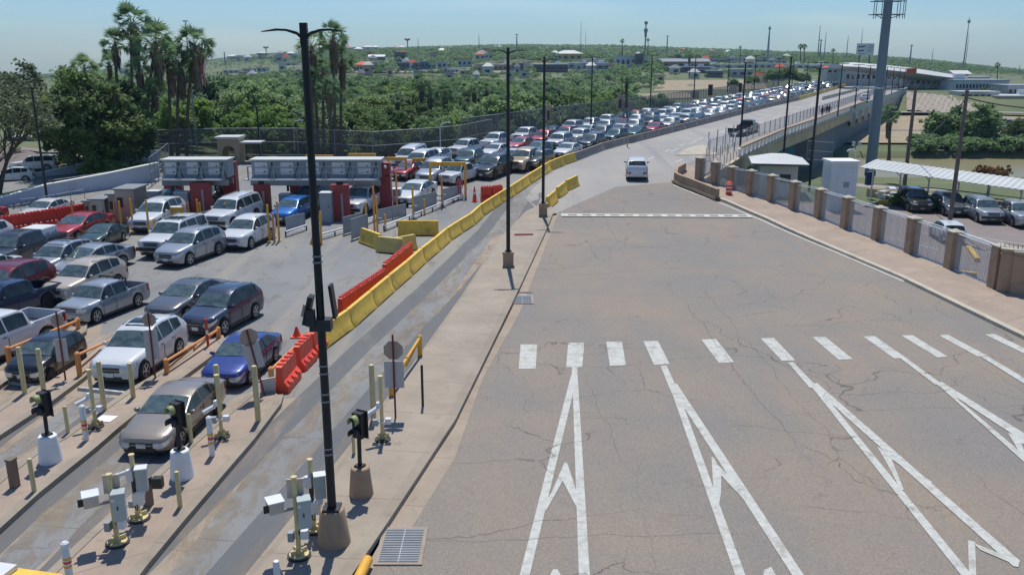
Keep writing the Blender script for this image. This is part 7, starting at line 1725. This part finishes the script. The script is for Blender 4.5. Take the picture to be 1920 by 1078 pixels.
me.from_pydata(V_, [], [(j*(n+1)+i, j*(n+1)+i+1, (j+1)*(n+1)+i+1, (j+1)*(n+1)+i) for j in range(8) for i in range(n)]); me.materials.append(M['rock_slope']); me.update(); o = obj('rock_slope', me); o['kind'] = 'structure'
p = P(1889, 255, -4); o = MB().ball((0, 0, 0), 1.4, 'box_beige', (2.2, 1.2, .7)).build('pale_mound', None, (p.x, p.y, tz(p.x, p.y)+.3)); tag(o, 'pale yellow rounded mound on the far river bank', 'mound')
def patch(name, pl, m, off=.2, nu=14, nv=5):
    # four pixel corners (near left, near right, far right, far left) laid on the terrain
    V_ = []
    for j in range(nv+1):
        for i in range(nu+1):
            u, v = i/nu, j/nv; a = [lerp(pl[0][k], pl[1][k], u) for k in (0, 1)]; b_ = [lerp(pl[3][k], pl[2][k], u) for k in (0, 1)]
            p = TG(lerp(a[0], b_[0], v), lerp(a[1], b_[1], v), 0); V_.append((p.x, p.y, p.z+off))
    me = bpy.data.meshes.new(name); me.from_pydata(V_, [], [(j*(nu+1)+i, j*(nu+1)+i+1, (j+1)*(nu+1)+i+1, (j+1)*(nu+1)+i) for j in range(nv) for i in range(nu)]); me.materials.append(M[m]); me.update(); o = obj(name, me); o['kind'] = 'structure'
patch('left_lot', [(-60, 350), (200, 318), (240, 285), (-60, 292)], 'asphalt_lot', .12); patch('bare_field', [(1225, 172), (1440, 168), (1430, 150), (1240, 152)], 'dirt'); patch('town_street', [(600, 137), (1000, 139), (1000, 133), (600, 132)], 'grey_conc', .4); patch('bare_slope', [(1170, 190), (1300, 185), (1290, 176), (1190, 178)], 'dirt', .3)
# ---------------------------------------------------------------- far border station and town
def arcroof(pts, label):
    t = thing('curved_canopy', label, 'canopy roof', pts[0][0]); mb = MB(); vs = []
    for (p, w_, th) in pts:
        q = p-pts[0][0]
        for dy, dz in ((-w_/2, -th*.45), (-w_*.25, .0), (0, .25), (w_*.25, .0), (w_/2, -th*.45), (w_*.3, -th), (-w_*.3, -th)): vs.append((q.x, q.y+dy, q.z+dz))
    n = len(pts); mb.add(vs, [(i*7+j, i*7+(j+1) % 7, i*7+7+(j+1) % 7, i*7+7+j) for i in range(n-1) for j in range(7)] + [tuple(range(7)), tuple(range(7*n-1, 7*n-8, -1))], 'roof_pale', True); mb.build('roof', t)
    return t
pts = [(PD(x, y, 300), 16, th) for x, y, th in ((1566, 121, 1.2), (1600, 119, 2.6), (1650, 123, 3.2), (1700, 128, 3.4), (1740, 134, 3.2), (1770, 139, 2.6), (1792, 142, 1.2))]
t = arcroof(pts, 'long white curved canopy of the border station at the far end of the bridge'); o_ = pts[0][0]
for i, x in enumerate((1612, 1645, 1678, 1702, 1722, 1742, 1762)):
    q = PD(x, 140, 300)-o_; zb = 1.6-o_.z; MB().tube((q.x, q.y, zb), (q.x-2.2, q.y, q.z), .22, .22, 'metal_white', 6).tube((q.x, q.y, zb), (q.x+2.2, q.y, q.z), .22, .22, 'metal_white', 6).build('v_support', t)
MB().box((PD(1709, 133, 291)-o_), (3.2, .5, 1.5), 'roof_tile').build('sign_panel', t)
def bld(x0, x1, yt, yb, Y, m, label, roof=('flat', 'roof_pale', .4, .35), dep=None, nwin=0, rz=0):
    zb_px = ztop(Y, yb)
    if yb < 150 and x1 < 1565 or Y > 450:
        q_ = TG((x0+x1)/2, yb, 0); Y2 = max(330, min(900, q_.y)); x2_ = XA((x0+x1)/2, Y2)
        if q_.y > 0 and abs(tz(x2_, Y2)-ztop(Y2, yb)) < 1.5: Y = Y2; zb_px = ztop(Y, yb)
        else: zb_px = tz(XA((x0+x1)/2, Y), Y); yt = pyof(0, Y, zb_px+(yb-yt)/F*Y)
    if 0: pass
    t, W, h = pbox('town_building', x0, x1, yt, Y, zb_px, dep or max(6, (x1-x0)/F*Y*.6), m, label, 'building', rz, roof)
    d_ = dep or max(6, (x1-x0)/F*Y*.6)
    MB().box((0, 0, -1.5), (W*.99, d_*.99, 3), m).build('foundation', t)
    if W > 12:
        ru = random.Random(int(x0)); 
        for q in range(1+int(W/25)): MB().box((ru.uniform(-.38, .38)*W, ru.uniform(-.2, .2)*d_, h+1.0), (ru.uniform(1.5, 3.5), 1.8, 1.6), 'metal_white').build('roof_unit', t)
    if W > 25: MB().box((W*.18, -d_/2-1.2, h*.62), (W*.5, 2.6, .3), 'roof_pale').build('awning', t)
    for i in range(nwin):
        o = MB().box((-W/2+W*(i+.5)/nwin, -d_/2-.06, h*.5), (W/nwin*.5, .12, h*.38), 'window_dark').build('window', t)
        MB().box((-W/2+W*(i+.5)/nwin, -d_/2-.12, h*.5-h*.21), (W/nwin*.56, .1, h*.05), 'wallb_white').build('sill', o)
    return t
for a in BL:
    x0, x1, yt, yb, Y, m_, lb, rf, nw = a; bld(x0, x1, yt, yb, Y, m_, lb, rf, None, nw)
# scattered small houses
rh = random.Random(21); nh = 0; used = []
while nh < 150:
    px = rh.uniform(430, 1480); Y = 430+1000*rh.random()**1.5
    x = XA(px, Y); z = tz(x, Y)
    if any(abs(px-a) < 10 and abs(Y-b_) < 40 for a, b_ in used): continue
    used.append((px, Y)); nh += 1; wpx = rh.uniform(5, 12)/F*Y*(1.4 if Y < 800 else 1.8); h_ = rh.uniform(3, 5.5)
    t = thing('town_house', '', 'house', (x, Y, z), rh.uniform(-.4, .4), 'small houses scattered over the town'); wm = rh.choice(['wallb_white', 'wallb_cream', 'wallb_blue', 'wallb_grey', 'wallb_pink', 'wallb_white']); rm_ = rh.choice(['roof_pale', 'roof_grey', 'roof_pale', 'roof_tile'])
    t['label'] = f'small distant {dict(wallb_white="white", wallb_cream="cream", wallb_blue="blue grey", wallb_grey="grey", wallb_pink="pinkish")[wm]} house with {dict(roof_pale="pale", roof_grey="grey", roof_tile="tiled")[rm_]} roof among the town trees'; t['group'] = t['label'][:]+' group'
    MB().box((0, 0, h_/2-1), (wpx, wpx*.7, h_+2), wm).build('wall', t)
    if rh.random() < .5: MB().box((0, 0, h_+.2), (wpx+1, wpx*.7+1, .4), rm_).build('roof', t)
    else: MB().add([(-wpx/2-.5, -wpx*.35-.5, h_), (wpx/2+.5, -wpx*.35-.5, h_), (wpx/2+.5, wpx*.35+.5, h_), (-wpx/2-.5, wpx*.35+.5, h_), (-wpx*.2, 0, h_+1.8), (wpx*.2, 0, h_+1.8)], [(0, 1, 5, 4), (1, 2, 5), (2, 3, 4, 5), (3, 0, 4), (3, 2, 1, 0)], rm_).build('roof', t)
    MB().box((0, -wpx*.35-.06, h_*.5), (wpx*.5, .1, 1.3), 'window_dark').build('window', t)
# billboard
p = PD(1620, 115, 430); t = thing('billboard', 'large grey billboard with dark script and pale lines on posts behind the bridge end', 'billboard', (p.x, p.y, p.z)); W = 31/F*430; zb = ztop(430, 104)-p.z; zt = ztop(430, 82)-p.z
MB().box((0, 0, (zb+zt)/2), (W, .5, zt-zb), 'metal_white').build('panel', t); f = MB()
for i, (x, z, w_) in enumerate(((-.22, .72, .42), (-.25, .38, .36), (.28, .8, .3), (.28, .64, .34), (.28, .48, .3), (.28, .32, .26), (-.2, .12, .4))): f.box((x*W, -.28, zb+z*(zt-zb)), (w_*W, .06, .55 if i < 2 else .16), 'metal_dark', ry=(-.12 if i < 2 else 0))
f.build('print', t); MB().box((-W*.3, 0, zb/2-3), (.4, .4, zb+6), 'metal_dark').box((W*.3, 0, zb/2-3), (.4, .4, zb+6), 'metal_dark').build('posts', t)
# radio masts and water towers on the skyline
for i, (x, yt, yb, r_, k) in enumerate(((1089, 40, 78, .12, 0), (1098, 57, 82, .1, 0), (1440, 49, 98, .5, 1), (1534, 48, 96, .25, 0), (1538, 74, 96, .35, 1), (1546, 60, 97, .2, 0), (1588, 68, 96, .2, 0), (1615, 55, 83, .15, 0), (1663, 88, 104, .12, 0), (1707, 84, 107, .35, 0), (1748, 92, 108, .15, 0), (1808, 33, 110, .3, 0), (1811, 62, 112, .15, 0), (1251, 67, 83, .3, 0), (969, 64, 80, .3, 0), (898, 65, 80, .15, 0), (784, 72, 84, .15, 0), (1911, 122, 132, .2, 0), (168, 120, 132, .2, 0), (421, 98, 106, .3, 0))):
    Y = 700; p = PD(x, yb, Y); h = ztop(Y, yt)-p.z; t = thing('radio_mast', f'thin radio mast on the skyline, {ORD[sorted([1089,1098,1440,1534,1538,1546,1588,1615,1663,1707,1748,1808,1811,1251,969,898,784,1911,168,421]).index(x)]} from the left', 'mast', p, 0, 'radio masts on the skyline')
    mb = MB().tube((0, 0, -8), (0, 0, h*.6), r_*2, r_*1.4, 'metal_galv', 6).tube((0, 0, h*.6), (0, 0, h), r_*1.2, r_*.7, 'metal_galv', 6); mb.build('mast', t)
    if k or r_ >= .3: MB().lathe([(1.1, h*.86), (1.1, h*.93)], 'metal_galv', 8).build('antenna', t)
p = PD(1210, 82, 600); h = ztop(600, 42)-p.z; t = thing('cell_tower', 'stout grey cell tower with antenna rings standing on the skyline in the middle', 'mast', p); MB().tube((0, 0, -10), (0, 0, h), .55, .4, 'metal_galv', 8).build('mast', t)
for z, rr in ((h-.5, 1.1), (h*.62, 1.3), (h*.5, .9), (h*.36, .8)): MB().lathe([(rr, z-1), (rr, z+.9)], 'roof_grey', 9).build('antenna_ring', t)
for i, (x, yt, yb, w_) in enumerate(((764, 73, 82, 3.2), (499, 88, 97, 3))):
    p = PD(x, yb, 900); h = ztop(900, yt)-p.z; t = thing('water_tower', ('distant water tower on the skyline right of the middle palms', 'distant water tower on the left skyline')[i], 'water tower', p, 0, 'water towers'); MB().lathe([(.5, -4), (.5, h*.5), (w_*.9, h*.75), (w_, h), (w_*.3, h+.8)], 'metal_galv', 12).build('tank', t)
# lamps on both sides of the bridge
def bl(px, py, ty, Y, label, T=True):
    b_ = PD(px, py, Y); h = ztop(Y, ty)-b_.z; t = thing('street_lamp', label, 'street lamp', b_, 0, 'lamps along the bridge'); MB().tube((0, 0, -.5), (0, 0, h), .12, .08, 'metal_black', 6).build('pole', t)
    if T: MB().box((0, 0, h), (2.0, .25, .1), 'metal_black').build('lamp_head', t)
LP = [(1108, 232, 108, 118), (1219, 205, 104, 150), (1301, 180, 106, 175), (1364, 170, 112, 195), (1414, 165, 105, 215), (1459, 160, 110, 240), (1485, 158, 113, 262), (1512, 156, 112, 290)]
for i, a in enumerate(LP): bl(*a, f'slim lamp pole along the mesh fence side of the bridge, {ORD[i]} from the booths')
LP = [(1571, 212, 120, 140), (1603, 199, 122, 160), (1626, 189, 124, 180), (1659, 176, 126, 200), (1672, 172, 127, 220), (1684, 168, 128, 238), (1694, 164, 129, 255), (1530, 228, 118, 125)]
for i, a in enumerate(LP): bl(*a, f'slim lamp pole on the river side of the bridge, {ORD[i]} of the far set')
# white and brown signs on posts along the queue
for i, (x, yt, yb, x2, ys_, m_) in enumerate(((1028, 197, 236, 9, 0, 'booth_beige'), (1162, 178, 212, 10, 0, 'booth_beige'), (1177, 190, 215, 17, 268, 'sign_back'), (1331, 159, 186, 8, 0, 'metal_dark'), (1387, 156, 178, 6, 0, 'metal_dark'), (1303, 170, 190, 14, 0, 'sign_back'), (1374, 160, 180, 13, 0, 'sign_back'))):
    Y = 112 if i < 1 else 140 if i < 3 else 185; p = PD(x, yb, Y); h = ztop(Y, yt)-p.z; t = thing('bridge_sign', f'{"brown" if m_ == "sign_back" else "dark" if m_ == "metal_dark" else "beige"} board on a post along the bridge queue, {ORD[i]} of seven listed', 'sign', p, 0, 'boards along the bridge queue')
    MB().box((0, 0, h*.62), (x2/F*Y, .2, h*.76), m_).build('board', t); MB().tube((0, 0, -1.2), (0, 0, h*.4), .08, .08, 'metal_galv', 6).build('post', t)
    if i in (0, 1): MB().box((0, -.13, h*.5), (x2/F*Y*.5, .05, h*.45), 'window_dark').build('slot', t)
p = G(1176, 276); t = thing('barrier_post', 'thin orange based post standing on the grey barrier of the bridge', 'post', p); h = ztop(p.y, 200)-p.z; MB().tube((0, 0, 0), (0, 0, h), .05, .04, 'metal_galv', 6).tube((0, 0, 0), (0, 0, 1.3), .07, .07, 'paint_orange', 6).build('post', t)
# ---------------------------------------------------------------- people
def person(loc, rz, top, bottom, label, sc=1.0, stride=.18, bag=False, group=None):
    t = thing('person', label, 'person', loc, rz, group)
    me = bpy.data.meshes.new('body')
    V_ = [(0, 0, .96), (0, 0, 1.2), (0, .01, 1.42), (0, 0, 1.53), (0, -.02, 1.66),
          (.1, 0, .9), (.11, -stride, .5), (.11, -stride+.02, .08), (.11, -stride-.14, .04), (-.1, 0, .9), (-.11, stride, .5), (-.11, stride+.1, .1), (-.11, stride-.05, .04),
          (.19, 0, 1.4), (.24, .06, 1.12), (.24, -.06, .88), (.24, -.09, .79), (-.19, 0, 1.4), (-.24, -.06, 1.12), (-.24, -.14, .9), (-.24, -.17, .81)]
    E_ = [(0, 1), (1, 2), (2, 3), (3, 4), (0, 5), (5, 6), (6, 7), (7, 8), (0, 9), (9, 10), (10, 11), (11, 12), (2, 13), (13, 14), (14, 15), (15, 16), (2, 17), (17, 18), (18, 19), (19, 20)]
    RD = [.13, .135, .14, .06, .10, .095, .065, .045, .04, .095, .065, .045, .04, .065, .048, .036, .04, .065, .048, .036, .04]
    me.from_pydata(V_, E_, []); o = obj('body', me, t); md = o.modifiers.new('s', 'SKIN'); 
    for v, r_ in zip(me.skin_vertices[0].data, RD): v.radius = (r_, r_*.85)
    me.skin_vertices[0].data[0].use_root = True
    o.modifiers.new('sub', 'SUBSURF').levels = 1; me.materials.append(M['skin'])
    dg = bpy.context.evaluated_depsgraph_get(); me2 = bpy.data.meshes.new_from_object(o.evaluated_get(dg)); o.modifiers.clear(); o.data = me2
    me2.materials.clear(); [me2.materials.append(M[x]) for x in ('skin', top, bottom, 'trim_black')]
    for p in me2.polygons: z = p.center.z; p.material_index = 3 if z < .09 else 2 if z < .95 else 1 if z < 1.47 and not (abs(p.center.x) > .2 and z < .9) else 0; p.use_smooth = True
    MB().ball((0, .02, 1.70), .112, 'hair_dark', (.95, 1.05, .95), 8).build('hair', t)
    MB().ball((-.035, -.115, 1.68), .012, 'lens_dark', (1, 1, 1), 4).ball((.035, -.115, 1.68), .012, 'lens_dark', (1, 1, 1), 4).ball((0, -.128, 1.645), .016, 'skin', (.8, 1, 1.3), 4).box((0, -.118, 1.605), (.04, .01, .01), 'paint_red_dark').build('face', t)
    if bag: MB().box((0, .17, 1.2), (.3, .16, .42), 'cloth_dark').build('backpack', t)
    t.scale = (sc,)*3; return t
for i, (x, y, a, b2, lb) in enumerate(((1541, 219, 'cloth_dark', 'cloth_dark', 'person in dark clothes walking ahead on the bridge sidewalk, leftmost of the three'), (1549, 216, 'cloth_dark', 'cloth_grey', 'person in dark top walking on the bridge sidewalk, middle of the three'), (1554, 215, 'cloth_dark', 'cloth_dark', 'person in dark clothes walking on the bridge sidewalk, rightmost of the three'))):
    p = P(x, y+3, 2.17); person(p, 2.6, a, b2, lb, 1.12, bag=(i == 0), group='three walkers on the bridge')
person(G(862, 372), 0, 'cloth_pink', 'cloth_grey', 'person in a pink top standing at the nearest yellow height bar', 1.05, .02)

# ---------------------------------------------------------------- haze
m = bpy.data.materials.new('haze'); m.use_nodes = True; t_ = m.node_tree; t_.nodes.remove(t_.nodes['Principled BSDF'])
pv_ = t_.nodes.new('ShaderNodeVolumePrincipled'); pv_.inputs['Color'].default_value = (.50, .76, 1, 1); pv_.inputs['Density'].default_value = .00013; pv_.inputs['Anisotropy'].default_value = .1
t_.links.new(pv_.outputs[0], t_.nodes['Material Output'].inputs['Volume'])
hz = MB().bx(-3400, 3400, -60, 2900, -60, 90, 'bark').build('haze'); hz.data.materials.clear(); hz.data.materials.append(m); hz['kind'] = 'stuff'; hz['label'] = 'thin summer haze over the river and town'; hz['category'] = 'haze'
